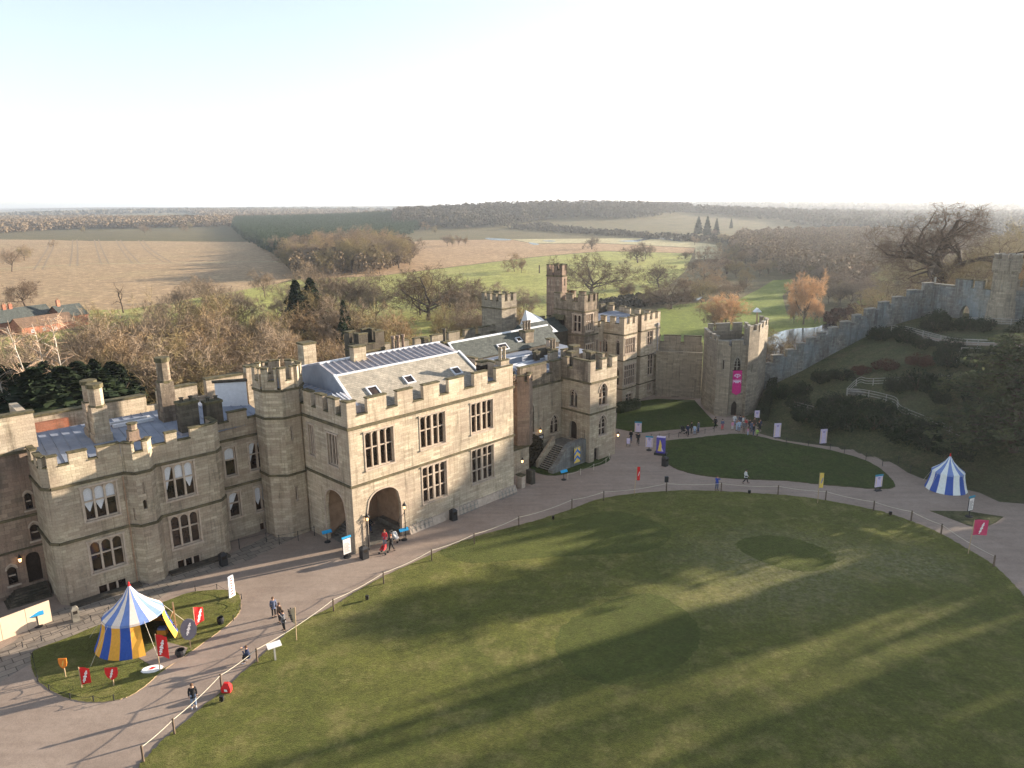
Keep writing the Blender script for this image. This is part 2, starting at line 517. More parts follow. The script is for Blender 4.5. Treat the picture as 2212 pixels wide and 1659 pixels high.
def parapet(mb, cp, a, b, z0, zc, zt, merl, mat, th=0.45, t0=0.0, t1=0.0, capw=0.06, cm=None, out=0.0):
    L = math.hypot(b[0]-a[0], b[1]-a[1])
    cp = mb
    cm = cm or MT['coping']
    mb.obox(a, b, t0, L-t1, out, th, z0, zc, mat)
    edges = []
    for s0, s1 in merl:
        s0c, s1c = max(s0, t0), min(s1, L-t1)
        mb.obox(a, b, s0c, s1c, out, th, zc, zt, mat)
        cp.obox(a, b, s0c-(capw if s0c > t0 else 0), s1c+(capw if s1c < L-t1 else 0), out-capw, th+capw, zt+0.002, zt+0.13, cm)
        edges.append((s0c, s1c))
    edges.sort()
    prev = t0
    for s0c, s1c in edges+[(L-t1, L)]:
        if s0c-prev > 0.05:
            cp.obox(a, b, prev+0.003, s0c-0.003, out-capw, th+capw, zc+0.002, zc+0.09, cm)
            # splayed inner reveals in dressed stone
        prev = max(prev, s1c)

def string(mb, a, b, z, h=0.2, out=0.13, mat=None, t0=0.0, t1=0.0):
    L = math.hypot(b[0]-a[0], b[1]-a[1])
    mb.obox(a, b, -out+t0, L+out-t1, -out, 0.04, z-h/2, z+h/2, mat or MT['string'])

def chimney(parent, x, y, z0, w, d, h, mat, pots=0, name='chimney', pot_h=0.9, rot=0, neck=True, octo=False):
    m = MB()
    if octo:
        P = lambda r: [(x+r*math.cos(i*math.pi/4+0.39), y+r*math.sin(i*math.pi/4+0.39)) for i in range(8)]
        m.box(x-w/2, x+w/2, y-d/2, y+d/2, z0, z0+h*0.16, mat)
        m.box(x-w*0.43, x+w*0.43, y-d*0.43, y+d*0.43, z0+h*0.16, z0+h*0.62, mat)
        m.prism(P(w*0.40), z0+h*0.62, z0+h*0.93, mat)
        m.prism(P(w*0.47), z0+h*0.93, z0+h, MT['coping'])
        m.prism(P(w*0.47), z0+h*0.60, z0+h*0.64, MT['coping'])
    else:
        m.box(x-w/2, x+w/2, y-d/2, y+d/2, z0, z0+h, mat)
        if neck:
            m.box(x-w/2-.08, x+w/2+.08, y-d/2-.08, y+d/2+.08, z0+h*0.93, z0+h+0.03, MT['coping'])
            m.box(x-w/2-.1, x+w/2+.1, y-d/2-.1, y+d/2+.1, z0-0.1, z0+0.14, MT['frost'])
    for i in range(pots):
        px = x-w/2+w*(i+0.5)/pots
        m.lathe((px, y, z0+h), [(0.20, 0), (0.17, pot_h*0.15), (0.17, pot_h*0.82), (0.24, pot_h*0.86), (0.24, pot_h), (0.13, pot_h), (0.13, pot_h-0.02), (0, pot_h-0.02)], mat, 8)
    return m.obj(name, parent)

def skylight(parent, p, u, v, w, h, mat_frame=None, name='skylight'):
    """p centre, u unit along, v unit up the slope"""
    p, u, v = Vector(p), Vector(u), Vector(v)
    n = u.cross(v).normalized()
    m = MB()
    def sl(u0, u1, v0, v1, t0, t1, mt):
        q = [p+u*u0+v*v0, p+u*u1+v*v0, p+u*u1+v*v1, p+u*u0+v*v1]
        m.hexa([c+n*t0 for c in q], [c+n*t1 for c in q], mt)
    W, Hh = w/2, h/2
    sl(-W, W, -Hh, -Hh+.12, 0, .16, MT['flash']); sl(-W, W, Hh-.12, Hh, 0, .16, MT['flash'])
    sl(-W, -W+.12, -Hh+.12, Hh-.12, 0, .16, MT['flash']); sl(W-.12, W, -Hh+.12, Hh-.12, 0, .16, MT['flash'])
    o = m.obj(name, parent)
    g = MB(); m = g
    sl(-W+.12, W-.12, -Hh+.12, Hh-.12, 0.0, .09, MT['glass'])
    g.obj('pane', o)
    return o

def lead_roof(mb, quad, mat, ribs=0, rh=0.09, rw=0.08, along=True, fl=True):
    """quad: 4 points a,b (low edge) c,d (high edge, c above b). ribs run low->high"""
    a, b, c, d = [Vector(q) for q in quad]
    mb.face([a, b, c, d], mat)
    n = (b-a).cross(d-a).normalized()
    for i in range(1, ribs):
        t = i/ribs
        p, q = a.lerp(b, t), d.lerp(c, t)
        u = (b-a).normalized()*rw/2
        mb.hexa([p-u, p+u, q+u, q-u], [p-u*0.6+n*rh, p+u*0.6+n*rh, q+u*0.6+n*rh, q-u*0.6+n*rh], mat, bottom=False)

def poly_tower(parent, poly, z0, z1, mat, holes=None, zc=None, zt=None, nmer=2, th=0.4, strings=(), name='wall', cp_name='coping', frac=0.55, out=0.0, roofz=None, roofmat=None):
    """walls of a polygonal tower; poly counter-clockwise from above; holes {edge: [hole,...]}"""
    m = MB(); cp = MB()
    n = len(poly)
    for i in range(n):
        a, b = poly[i], poly[(i+1) % n]
        wall(m, a, b, z0, z1, mat, (holes or {}).get(i, ()))
    w = m.obj(name, parent)
    if zt:
        p = MB()
        for i in range(n):
            a, b = poly[i], poly[(i+1) % n]
            L = math.hypot(b[0]-a[0], b[1]-a[1])
            # mitre: trim both ends so neighbouring lengths only butt
            k = nmer[i] if isinstance(nmer, (list, tuple)) else nmer
            if k == 0:
                parapet(p, cp, a, b, z1, zc, zt, [], mat, th, 0, th*0.9, out=out)
                continue
            parapet(p, cp, a, b, z1, zc, zt, automerl(L, k, frac), mat, th, 0.0 if n > 4 else 0.0, th, out=out)
        p.obj('parapet', parent)
    for z in strings:
        s = MB()
        for i in range(n):
            string(s, poly[i], poly[(i+1) % n], z, t0=0.13, t1=0.13+0.002)
        s.obj('string_course', parent)
    if cp.f:
        cp.obj(cp_name, parent)
    if roofz is not None:
        r = MB()
        r.face([(x, y, roofz) for x, y in poly], roofmat or MT['lead'])
        r.obj('roof', parent)
    return w

# ================================================================== the castle ranges
R46, R43 = math.radians(46), math.radians(43)
S, SP, SR, SG, SD = MT['stone'], MT['stone_pale'], MT['stone_red'], MT['stone_grey'], MT['dark_stone']
OM = (-14.9, 64.1, 0)
# ---- central hall block
hall = thing('castle_hall', 'sunlit central castle block with pitched stone-slate roof, battlements and a big arched entrance', 'castle building', OM, R46)
fa, fb = (0, 0), (21.6, 0)
up = [(1.75, 5.0, 7.95, 11.55), (8.3, 11.55, 8.3, 11.65), (15.2, 18.4, 8.3, 11.6)]
lo = [(8.35, 11.55, 2.5, 6.35), (15.15, 18.4, 2.6, 6.45)]
arch = (1.55, 5.5, 0, 5.6, 'flat', 3.5)
m = MB()
wall(m, fa, fb, 0, 12.35, SP, up+lo+[arch], 0.35)
sa, sb = (0, 12.5), (0, 0)
def YS(y0, y1, *r):
    return (12.5-y1, 12.5-y0)+r
sarch = YS(1.25, 4.75, 0, 5.6, 'flat', 3.6)
sw = [YS(1.9, 3.6, 8.2, 11.3), YS(5.95, 6.9, 8.4, 11.5)]
wall(m, sa, sb, 0, 12.35, SP, sw+[sarch], 0.35)
wall(m, (21.6, 0), (21.6, 12.5), -1, 12.35, S)
wall(m, (21.6, 12.5), (0, 12.5), -3, 12.35, S)
m.obj('wall', hall)
# battered foot
m = MB()
m.hexa([(6.2, -0.55, -.1), (21.65, -0.55, -.1), (21.65, 0.02, -.1), (6.2, 0.02, -.1)], [(6.2, -0.22, 0.75), (21.65, -0.22, 0.75), (21.65, 0.02, 0.75), (6.2, 0.02, 0.75)], MT['trim'])
m.obj('plinth', hall)
# entrance porch room behind both arches
m = MB()
X0, X1, Y0, Y1, Z1 = 0.35, 6.6, 0.35, 5.6, 5.85
m.face([(X0, Y0, .03), (X1, Y0, .03), (X1, Y1, .03), (X0, Y1, .03)], MT['step'])
m.face([(X0, Y1, 0), (X1, Y1, 0), (X1, Y1, Z1), (X0, Y1, Z1)], MT['plaster'])
m.face([(X1, Y1, 0), (X1, Y0, 0), (X1, Y0, Z1), (X1, Y1, Z1)], MT['plaster'])
m.face([(X0, Y0, Z1), (X0, Y1, Z1), (X1, Y1, Z1), (X1, Y0, Z1)], MT['plaster'])
m.box(5.9, 6.55, 0.6, 4.6, 0.04, 0.5, MT['step'])
for i in range(6):
    m.box(1.2+0.3*i, 1.5+0.3*i, 4.2, 5.55, 0.04, 0.2+0.17*i, MT['step'])
m.obj('porch_room', hall)
m = MB(); m.box(5.6, 6.5, 5.48, 5.58, 2.9, 4.9, MT['door']); m.obj('notice_board', hall, label='dark notice board hung inside the entrance arch')
for h in up:
    window(hall, fa, fb, h, 4, 1, heads=True)
for h in lo:
    window(hall, fa, fb, h, 4, 2, heads=True)
window(hall, sa, sb, sw[0], 3, 0); window(hall, sa, sb, sw[1], 2, 0)
for nm, a, b, ar in (('arch_moulding', fa, fb, arch), ('arch_moulding', sa, sb, sarch)):
    f = MB()
    ux, uy = (1, 0) if a is fa else (0, -1)
    ix, iy = -uy, ux
    o = outline((ar[0]-.14, ar[1]+.14, 0, ar[3]+.14, 'flat', ar[5])); q = outline((ar[0], ar[1], 0, ar[3], 'flat', ar[5]))
    o = o[1:]+o[:1]; q = q[1:]+q[:1]
    P = lambda s, z, d: (a[0]+ux*s+ix*d, a[1]+uy*s+iy*d, z)
    for k in range(len(o)-1):
        f.face([P(*o[k], -.06), P(*o[k+1], -.06), P(*q[k+1], -.06), P(*q[k], -.06)], MT['trim'])
        f.face([P(*o[k], -.06), P(*o[k], .0), P(*o[k+1], .0), P(*o[k+1], -.06)], MT['trim'])
        f.face([P(*q[k], -.06), P(*q[k+1], -.06), P(*q[k+1], .0), P(*q[k], .0)], MT['trim'])
    f.obj(nm, hall)
st = MB()
for z in (12.3, 6.72):
    string(st, fa, fb, z, 0.26 if z > 10 else .2, 0.16, t0=.16)
    string(st, sa, sb, z, 0.26 if z > 10 else .2, 0.16, t1=.004)
st.obj('string_course', hall)
pp = MB(); cp = MB()
ml = [(0, 1.0), (2.25, 4.4), (5.7, 7.55), (8.9, 10.95), (12.2, 14.3), (15.75, 17.7), (19.0, 21.6)]
parapet(pp, cp, fa, fb, 12.35, 13.35, 14.75, ml, SP)
parapet(pp, cp, sa, sb, 12.35, 13.35, 14.75, [YS(.45, .95), YS(1.8, 3.1), YS(3.9, 5.2), YS(6.0, 7.4), YS(8.2, 9.6), YS(10.6, 12.0)], SP, t1=0.46)
parapet(pp, cp, (21.6, 0), (21.6, 12.5), 12.35, 13.35, 14.75, [(0.46, 1.3), (2.4, 4.2), (5.6, 7.4), (8.8, 10.6)], S, t0=0.46)
parapet(pp, cp, (21.6, 12.5), (0, 12.5), 12.35, 13.0, 13.6, [(0.5, 21)], S, t0=.46, t1=.46)
pp.obj('parapet', hall); cp.obj('coping', hall)
# lead flats
m = MB()
m.face([(.45, .45, 13.0), (21.1, .45, 13.0), (21.1, 12.0, 13.0), (.45, 12.0, 13.0)], MT['lead'])
m.obj('flat_roof', hall)
# pitched roof
e, b1, rg, b2 = (1.25, 13.12), (5.6, 16.0), (8.5, 16.72), (12.0, 15.95)
xa, xb = 2.5, 18.7
m = MB(); m.face([(xa-.3, e[0], e[1]), (xb+.3, e[0], e[1]), (xb, b1[0], b1[1]), (xa, b1[0], b1[1])], MT['slate'])
sr = m.obj('slate_roof', hall)
m = MB()
lead_roof(m, [(xa, b1[0], b1[1]+.01), (xb, b1[0], b1[1]+.01), (xb-.3, rg[0], rg[1]), (xa+.2, rg[0], rg[1])], MT['frost'], 21, 0.14, 0.16)
lead_roof(m, [(xb-.3, rg[0], rg[1]), (xb-.3, b2[0], b2[1]), (xa+.2, b2[0], b2[1]), (xa+.2, rg[0], rg[1])], MT['frost'], 0)
for i in range(1, 21):
    x = xa+.2+(xb-xa-.5)*i/21
    m.hexa([(x-.08, rg[0], rg[1]), (x+.08, rg[0], rg[1]), (x+.08, b2[0], b2[1]), (x-.08, b2[0], b2[1])], [(x-.05, rg[0], rg[1]+.13), (x+.05, rg[0], rg[1]+.13), (x+.05, b2[0], b2[1]+.13), (x-.05, b2[0], b2[1]+.13)], MT['frost'], bottom=False)
m.box(xa-.05, xb+.05, b1[0]-.14, b1[0]+.06, b1[1]-.06, b1[1]+.10, MT['flash'])
m.box(xa+.2, xb-.3, rg[0]-.1, rg[0]+.1, rg[1]+.0, rg[1]+.15, MT['flash'])
m.box(xa+.2, xb-.3, b2[0]-.05, b2[0]+.15, b2[1]-.1, b2[1]+.12, MT['flash'])
m.face([(xa-.3, e[0], 13), (xa-.3, e[0], e[1]), (xa, b1[0], b1[1]), (xa+.2, rg[0], rg[1]), (xa+.2, b2[0], b2[1]), (xa+.2, b2[0], 13)], MT['lead'])
m.face([(xb+.3, e[0], 13), (xb-.3, b2[0], 13), (xb-.3, b2[0], b2[1]), (xb-.3, rg[0], rg[1]), (xb, b1[0], b1[1]), (xb+.3, e[0], e[1])], MT['lead'])
m.face([(xa+.2, b2[0], 13), (xa+.2, b2[0], b2[1]), (xb-.3, b2[0], b2[1]), (xb-.3, b2[0], 13)], MT['lead'])
# verge flashings along the gables
for x, s in ((xa, -1), (xb, 1)):
    m.hexa([(x+s*.3-.13, e[0], e[1]), (x+s*.3+.13, e[0], e[1]), (x+.13, b1[0], b1[1]), (x-.13, b1[0], b1[1])], [(x+s*.3-.13, e[0], e[1]+.16), (x+s*.3+.13, e[0], e[1]+.16), (x+.13, b1[0], b1[1]+.16), (x-.13, b1[0], b1[1]+.16)], MT['flash'])
m.obj('lead_roof', hall)
sv = Vector((0, b1[0]-e[0], b1[1]-e[1])).normalized()
for x, y, w, h in ((5.2, 3.0, 1.25, 1.5), (9.9, 3.5, 1.15, 1.1), (16.2, 3.3, 1.15, 1.1)):
    z = e[1]+(y-e[0])*(b1[1]-e[1])/(b1[0]-e[0])
    skylight(hall, (x, y, z+.01), (1, 0, 0), sv, w, h)
# raised hatch beside the gable
m = MB()
m.hexa([(.62, .9, 13.0), (2.15, .9, 13.0), (2.15, 3.7, 13.0), (.62, 3.7, 13.0)], [(.62, .9, 14.0), (2.15, .9, 14.0), (2.15, 3.7, 14.75), (.62, 3.7, 14.75)], MT['frost'])
for x in (.95, 1.4, 1.8):
    m.hexa([(x-.05, .9, 14.0), (x+.05, .9, 14.0), (x+.05, 3.7, 14.75), (x-.05, 3.7, 14.75)], [(x-.04, .9, 14.1), (x+.04, .9, 14.1), (x+.04, 3.7, 14.85), (x-.04, 3.7, 14.85)], MT['flash'])
m.hexa([(.5, 3.9, 13.0), (2.4, 3.9, 13.0), (2.4, 12, 13.0), (.5, 12, 13.0)], [(.5, 3.9, 14.0), (2.4, 3.9, 14.35), (2.4, 12, 14.35), (.5, 12, 14.0)], MT['lead'])
for i in range(9):
    y = 4.5+i*.85
    m.hexa([(.5, y, 14.0), (2.4, y, 14.35), (2.4, y+.08, 14.35), (.5, y+.08, 14.0)], [(.5, y, 14.07), (2.4, y, 14.42), (2.4, y+.08, 14.42), (.5, y+.08, 14.07)], MT['frost'])
m.obj('roof_hatch', hall)
chimney(hall, 6.9, 7.9, 16.2, 1.5, .75, 1.9, S, 0)
chimney(hall, 20.7, .75, 14.75, 1.3, .9, .7, S, 2, pot_h=1.4)
m = MB(); m.box(18.3, 19.2, 1.6, 2.3, 13.0, 15.3, S); m.box(18.2, 19.3, 1.5, 2.4, 15.3, 15.5, MT['coping']); m.box(18.25, 19.25, 1.55, 2.35, 14.4, 15.0, MT['interior_riser_dark']); m.obj('roof_vent', hall)
chimney(hall, 16.9, 14.3, 13.0, 2.2, 1.0, 1.9, SR, 3, pot_h=2.2)
m = MB()
m.box(7.4, 7.95, .62, 1.1, 13.3, 13.5, MT['iron']); m.box(7.6, 7.7, .7, .8, 13.3, 14.3, MT['galv'])
m.lathe((7.65, .75, 14.2), [(0, 0), (.28, .05), (.3, .3), (.1, .45), (0, .45)], MT['galv'], 10)
m.obj('floodlight', hall)

# ---- octagonal stair turret in the corner
octc = (-1.15, 9.9)
turret = thing('stair_turret', 'octagonal stone stair turret with battlements between the left wing and the sunlit block', 'tower', OM, R46)
ocp = [(octc[0]+2.35*math.cos(math.radians(22.5+45*i-180)), octc[1]+2.35*math.sin(math.radians(22.5+45*i-180))) for i in range(8)]
oh = {1: [(.6, .9, 9.9, 11.4), (.6, .9, 3.6, 5.2)], 2: [(.8, 1.1, 8.0, 9.4), (.7, 1.0, 5.0, 6.4)], 3: [(.5, .8, 12.9, 14.2)]}
poly_tower(turret, ocp, 0, 15.1, S, oh, 15.9, 17.1, 2, 0.38, (15.0, 12.3, 6.5), frac=0.5, roofz=15.3)
for e_, hs in oh.items():
    for h in hs:
        window(turret, ocp[e_], ocp[(e_+1) % 8], h, 1, 0, heads=False, hood=False, name='arrow_slit')

# ---- left wing
OW = (-37.2, 55.0, 0)
wing = thing('castle_wing', 'long two-storey castle wing on the left with flat blue-grey lead roof and shaded windows', 'castle building', OW, R43)
za = 10.25
cham = 0.55
path = [(-.0, 9), (-.0, .6), (.5, 0), (5.9, 0), (6.5, -.85), (7.75, -.85), (8.4, 0), (13.7, 0), (14.4, .7), (14.4, 2.6), (20.6, 2.6)]
wl = {3: [(2.0+.1, 4.65, 6.8, 9.75), (2.0, 4.6, 2.15, 4.95), (2.2, 4.5, -.1, .9)],
      5: [(.35, .65, 6.9, 7.8, 'point'), (.45, .65, 8.3, 9.3)],
      4: [(.4, .62, 6.0, 7.1)],
      7: [(.65, 3.2, 6.75, 9.95), (.65, 3.15, 2.15, 5.2), (.8, 2.95, -.1, .9)],
      10: [(1.0, 2.1, 6.6, 9.5), (3.45, 5.15, 6.6, 9.5), (1.0, 2.1, 2.3, 4.9), (3.6, 5.1, 2.2, 4.8), (3.8, 5.0, -.05, .9)]}
# indices: edge i goes path[i] -> path[i+1]
wl = {2: wl[3], 4: [(.35, .65, 6.9, 7.8, 'point'), (.45, .62, 8.3, 9.3)], 3: [(.4, .62, 6.0, 7.1)], 6: wl[7], 9: wl[10]}
m = MB(); pp = MB(); cp = MB(); st = MB()
mer = {0: [(0, 1.2), (2.2, 3.6), (4.6, 6.0), (6.9, 8.0)], 1: [(0, .35)], 2: [(0, .75), (1.55, 2.9), (3.65, 5.4)], 3: [(0, 1.04)], 4: [(0, .15), (.9, 1.25)], 5: [(0, .92)],
       6: [(.25, .25), (1.15, 2.1), (3.25, 4.3), (4.31, 5.3)], 7: [(0, .99)], 8: [(0, 1.9)], 9: [(1.8, 3.6), (5.0, 6.2)]}
for i in range(len(path)-1):
    a, b = path[i], path[i+1]
    wall(m, a, b, -.3, za, S, wl.get(i, ()), 0.3)
    L = math.hypot(b[0]-a[0], b[1]-a[1])
    ml = [q for q in mer.get(i, []) if q[1]-q[0] > .1]
    parapet(pp, cp, a, b, za, 12.0, 12.85, ml, S, .4, t1=(.02 if i not in (5, 8) else 0), t0=.0)
    for z in (10.25, 5.5):
        string(st, a, b, z, .22, .14, t0=.14, t1=.145)
m.obj('wall', wing); pp.obj('parapet', wing); cp.obj('coping', wing); st.obj('string_course', wing)
a, b = path[2], path[3]
window(wing, a, b, wl[2][0], 3, 1, curtain='vvt', mw=.16, hood=True)
window(wing, a, b, wl[2][1], 3, 1, mw=.16)
window(wing, a, b, wl[2][2], 3, 0, heads=False, hood=False, mw=.14, name='cellar_window')
a, b = path[6], path[7]
window(wing, a, b, wl[6][0], 3, 1, curtain='ltv', mw=.16)
window(wing, a, b, wl[6][1], 3, 1, mw=.16)
window(wing, a, b, wl[6][2], 3, 0, heads=False, hood=False, mw=.14, name='cellar_window')
a, b = path[9], path[10]
window(wing, a, b, wl[9][0], 1, 1, curtain='t'); window(wing, a, b, wl[9][1], 2, 1, curtain='lr', mw=.18)
window(wing, a, b, wl[9][2], 1, 1, curtain='l'); window(wing, a, b, wl[9][3], 2, 0, curtain='vv', mw=.18)
window(wing, a, b, wl[9][4], 2, 0, heads=False, hood=False, name='cellar_window')
for i in (3, 4):
    for h in wl[i]:
        window(wing, path[i], path[i+1], h, 1, 0, heads=False, hood=False, name='arrow_slit')
# downpipe
m = MB(); m.tube([(5.75, -.1, 0), (5.75, -.1, 10)], .05, MT['plaster'], 6); m.obj('downpipe', wing)
# lead roof, with seams, falling gently to the front
m = MB()
lead_roof(m, [(.3, .5, 11.35), (20.4, 2.9, 11.35), (21.2, 12.6, 11.95), (1.2, 12.0, 11.95)], MT['lead'], 22, .07, .07)
m.obj('lead_roof', wing)
m = MB()
m.box(7.8, 11.4, 9.0, 9.35, 11.8, 12.1, MT['flash']); m.box(7.8, 11.4, 10.1, 10.3, 11.85, 12.1, MT['flash']); m.box(7.8, 11.4, 9.35, 10.1, 11.7, 11.85, MT['glass'])
m.obj('skylight', wing)
m = MB()
m.box(16.6, 17.2, 11.7, 11.9, 11.8, 14.6, MT['white']) if False else None
# ruined rear parapet towards the river
m = MB(); cpr = MB()
for (x0, x1, zt) in ((1.0, 7.0, 13.1), (7.6, 12.2, 13.3), (13.4, 17.4, 13.6), (18.4, 22.5, 13.9), (22.9, 26.5, 14.6)):
    m.box(x0, x1, 13.4, 14.2, 2, zt, SP); cpr.box(x0-.05, x1+.05, 13.3, 14.3, zt+.003, zt+.18, MT['coping'])
m.box(.6, 27, 13.55, 14.1, -8, 12.2, SP)
m.box(1.0, 5.0, 12.9, 13.35, 11.6, 12.6, MT['brickred'])
m.obj('rear_parapet', wing); cpr.obj('rear_coping', wing)
chimney(wing, 6.1, 6.4, 11.5, 1.5, 1.5, 5.4, S, octo=True)
chimney(wing, 6.1, 8.3, 11.6, 1.5, 1.5, 5.3, S, octo=True)
chimney(wing, 12.7, 8.6, 11.7, 1.5, 1.5, 6.3, MT['dirty'], octo=True)
chimney(wing, 7.0, -.05, 12.85, .95, .8, 1.6, SR, octo=True)
chimney(wing, 12.9, 3.8, 11.5, 1.7, 1.1, 3.0, SD, 2, pot_h=.4)
chimney(wing, 15.1, 3.4, 11.5, 1.5, 1.0, 2.7, SD, 2, pot_h=.4)
# white weatherboard panel beside the stair turret
m = MB(); m.hexa([(17.9, 9.8, 11.6), (20.6, 8.3, 11.6), (20.7, 8.5, 11.6), (18.0, 10.0, 11.6)], [(17.9, 9.8, 14.3), (20.6, 8.3, 14.3), (20.7, 8.5, 14.3), (18.0, 10.0, 14.3)], MT['white']); m.hexa([(17.7, 9.8, 14.303), (20.7, 8.1, 14.303), (20.8, 8.6, 14.303), (17.8, 10.2, 14.303)], [(17.7, 9.8, 14.55), (20.7, 8.1, 14.55), (20.8, 8.6, 14.55), (17.8, 10.2, 14.55)], SD); m.obj('white_panel', wing)

# ---- far-left block
lb = thing('castle_block', 'tall castle block cut by the left picture edge, with arched doorway and wall lantern', 'castle building', OW, R43)
m = MB()
a, b = (-14, 4.7), (.55, 4.7)
hl = [(13.5, 14.1, 7.6, 8.9, 'point'), (13.35, 14.2, 3.8, 5.5, 'point'), (11.3, 12.2, 2.4, 3.9, 'point'), (12.9, 14.0, 1.7, 3.9, 'flat')]
hl = [(13.3, 13.85, 7.4, 9.0, 'point'), (13.3, 14.0, 4.6, 6.2, 'point'), (11.2, 11.9, 1.2, 3.0, 'point'), (12.6, 13.7, .9, 3.6, 'flat')]
wall(m, a, b, -2, 12.6, SR, hl, .3)
wall(m, b, (.55, 12), -2, 12.6, S)
m.obj('wall', lb)
m = MB(); cp = MB()
m.obox(a, b, 0, 14.9, -.12, .5, 12.65, 15.6, SP); cp.obox(a, b, -.1, 15.0, -.2, .6, 15.603, 15.8, MT['coping'])
m.obox(b, (.55, 12), .52, 5, -.12, .5, 12.65, 15.6, SP)
m.obj('parapet', lb); cp.obj('coping', lb)
st = MB(); string(st, a, b, 12.55, .24, .2); string(st, a, b, 6.9, .2, .12); string(st, a, b, 4.1, .15, .1); st.obj('string_course', lb)
for h in hl[:3]:
    window(lb, a, b, h, 1, 1, heads=False)
m = MB(); m.obox(a, b, 12.5, 13.8, .28, .34, .8, 3.65, MT['door']); m.obj('door', lb)
m = MB(); m.face([(-14, 4.7, 12.7), (.5, 4.7, 12.7), (.5, 13, 12.7), (-14, 13, 12.7)], MT['lead']); m.obj('roof', lb)
chimney(lb, -1.6, 9.0, 12.7, 1.1, 1.0, 4.4, S, octo=True)
m = MB()
for i in range(7):
    m.box(-2.6-.2*i, -.2, 3.7-.25*i, 4.6, -2, .75-.17*i, MT['dark_stone'])
m.obj('doorstep', lb)

# ---- chapel range between the hall and the porch tower
OG = (9.66, 88.58, 0)
chap = thing('castle_chapel', 'shaded chapel range with flat roof and battlements behind the entrance steps', 'castle building', OG, R43)
a, b = (-13, 4.8), (0, 4.8)
hs = [(6.4, 8.0, 4.2, 8.3, 'point', 6.9), (10.9, 12.5, 3.3, 5.7, 'point', 4.5)]
m = MB(); pp = MB(); cp = MB(); st = MB()
wall(m, a, b, -.3, 10.1, S, hs, .35)
parapet(pp, cp, a, b, 10.1, 11.2, 12.7, [(5.6, 10.2), (11.2, 13.0)], MT['dirty'], .5)
string(st, a, b, 10.05, .22, .14, t1=.14); 
m.obj('wall', chap); pp.obj('parapet', chap); cp.obj('coping', chap); st.obj('string_course', chap)
window(chap, a, b, hs[0], 3, 0, tm=MT['trim']); window(chap, a, b, hs[1], 2, 0, tm=MT['trim'])
# hexagonal buttress turret
hx = [(-7.2+1.5*math.cos(math.radians(60*i-150)), 4.9+1.5*math.sin(math.radians(60*i-150))) for i in range(6)]
poly_tower(chap, hx, 3.2, 10.9, SR, None, 11.3, 12.0, [1, 1, 2, 1, 1, 1], .3, (), name='buttress_turret', frac=.6, roofz=11.0)
m = MB(); m.box(-13, -7.3, 3.4, 4.75, -.3, 3.2, S); m.box(-13.05, -7.2, 3.3, 4.75, 3.203, 3.35, MT['coping']); m.obj('low_wall', chap)
# flat roofs stepping up behind
m = MB()
m.face([(-17, 5.3, 11.1), (-.05, 5.3, 11.1), (-.05, 7.5, 12.0), (-17, 7.5, 12.0)], MT['lead'])
m.face([(-17, 7.5, 12.0), (-.05, 7.5, 12.0), (-.05, 15, 12.35), (-17, 15, 12.35)], MT['lead'])
m.face([(-.05, 8.05, 12.05), (9.5, 8.05, 12.05), (9.5, 16, 12.35), (-.05, 16, 12.35)], MT['lead'])
for i in range(15):
    m.hexa([(-16.5+1.15*i, 5.3, 11.1), (-16.4+1.15*i, 5.3, 11.1), (-16.4+1.15*i, 7.5, 12.0), (-16.5+1.15*i, 7.5, 12.0)], [(-16.5+1.15*i, 5.3, 11.2), (-16.4+1.15*i, 5.3, 11.2), (-16.4+1.15*i, 7.5, 12.1), (-16.5+1.15*i, 7.5, 12.1)], MT['frost'])
m.box(-9, 1.2, 9.8, 13.6, 12.0, 12.75, MT['lead'])
m.box(-9.1, 1.3, 9.7, 9.85, 12.752, 12.84, MT['flash'])
m.box(-12, -9.5, 8.0, 8.15, 12, 12.3, MT['flash']); m.box(-6, 3, 8.9, 9.0, 12, 12.25, MT['flash'])
m.box(.8, 1.8, 7.8, 8.6, 12.0, 12.5, MT['flash']); m.box(-5.6, -4.3, 6.9, 7.6, 11.5, 12.35, MT['flash']); m.box(5.2, 6.6, 9.0, 9.9, 12.0, 12.45, MT['flash'])
m.obj('flat_roof', chap)
m = MB(); m.box(-5.7, -4.2, 6.8, 7.7, 12.353, 12.45, MT['white']); m.obj('vent', chap)
m = MB(); m.box(.7, 1.9, 7.7, 8.7, 12.503, 12.6, MT['white']); m.obj('vent', chap)
chimney(chap, 2.4, 13.7, 12.2, 1.55, 1.2, 3.0, MT['dirty'], 3, pot_h=1.3)
chimney(chap, -.55, 8.85, 12.0, .7, .6, 1.3, SD)
chimney(chap, 2.7, 9.0, 12.0, 1.1, .9, 1.2, MT['dirty'], 2, pot_h=1.3)
m = MB(); m.box(4.2, 5.0, 11.1, 11.7, 12.0, 13.9, MT['trim']); m.box(4.35, 4.85, 11.05, 11.09, 12.9, 13.6, MT['interior_riser_dark']); m.box(4.1, 5.1, 11.0, 11.8, 13.9, 14.1, MT['coping']); m.obj('bellcote', chap)
m = MB(); m.box(3.2, 8.5, 14.6, 17.5, 11, 14.4, SD); m.hexa([(3.1, 14.5, 14.4), (8.6, 14.5, 14.4), (8.6, 17.6, 14.4), (3.1, 17.6, 14.4)], [(3.1, 15.9, 15.6), (8.6, 15.9, 15.6), (8.6, 16.1, 15.6), (3.1, 16.1, 15.6)], MT['slate_dark']); m.box(3.9, 4.7, 14.45, 14.595, 12.4, 13.6, MT['interior_riser_dark']); m.obj('dark_gable', chap)
m = MB(); m.box(-.3, 3.4, 9.5, 9.9, 12.05, 13.4, SD) ; m.obj('low_roof_wall', chap)

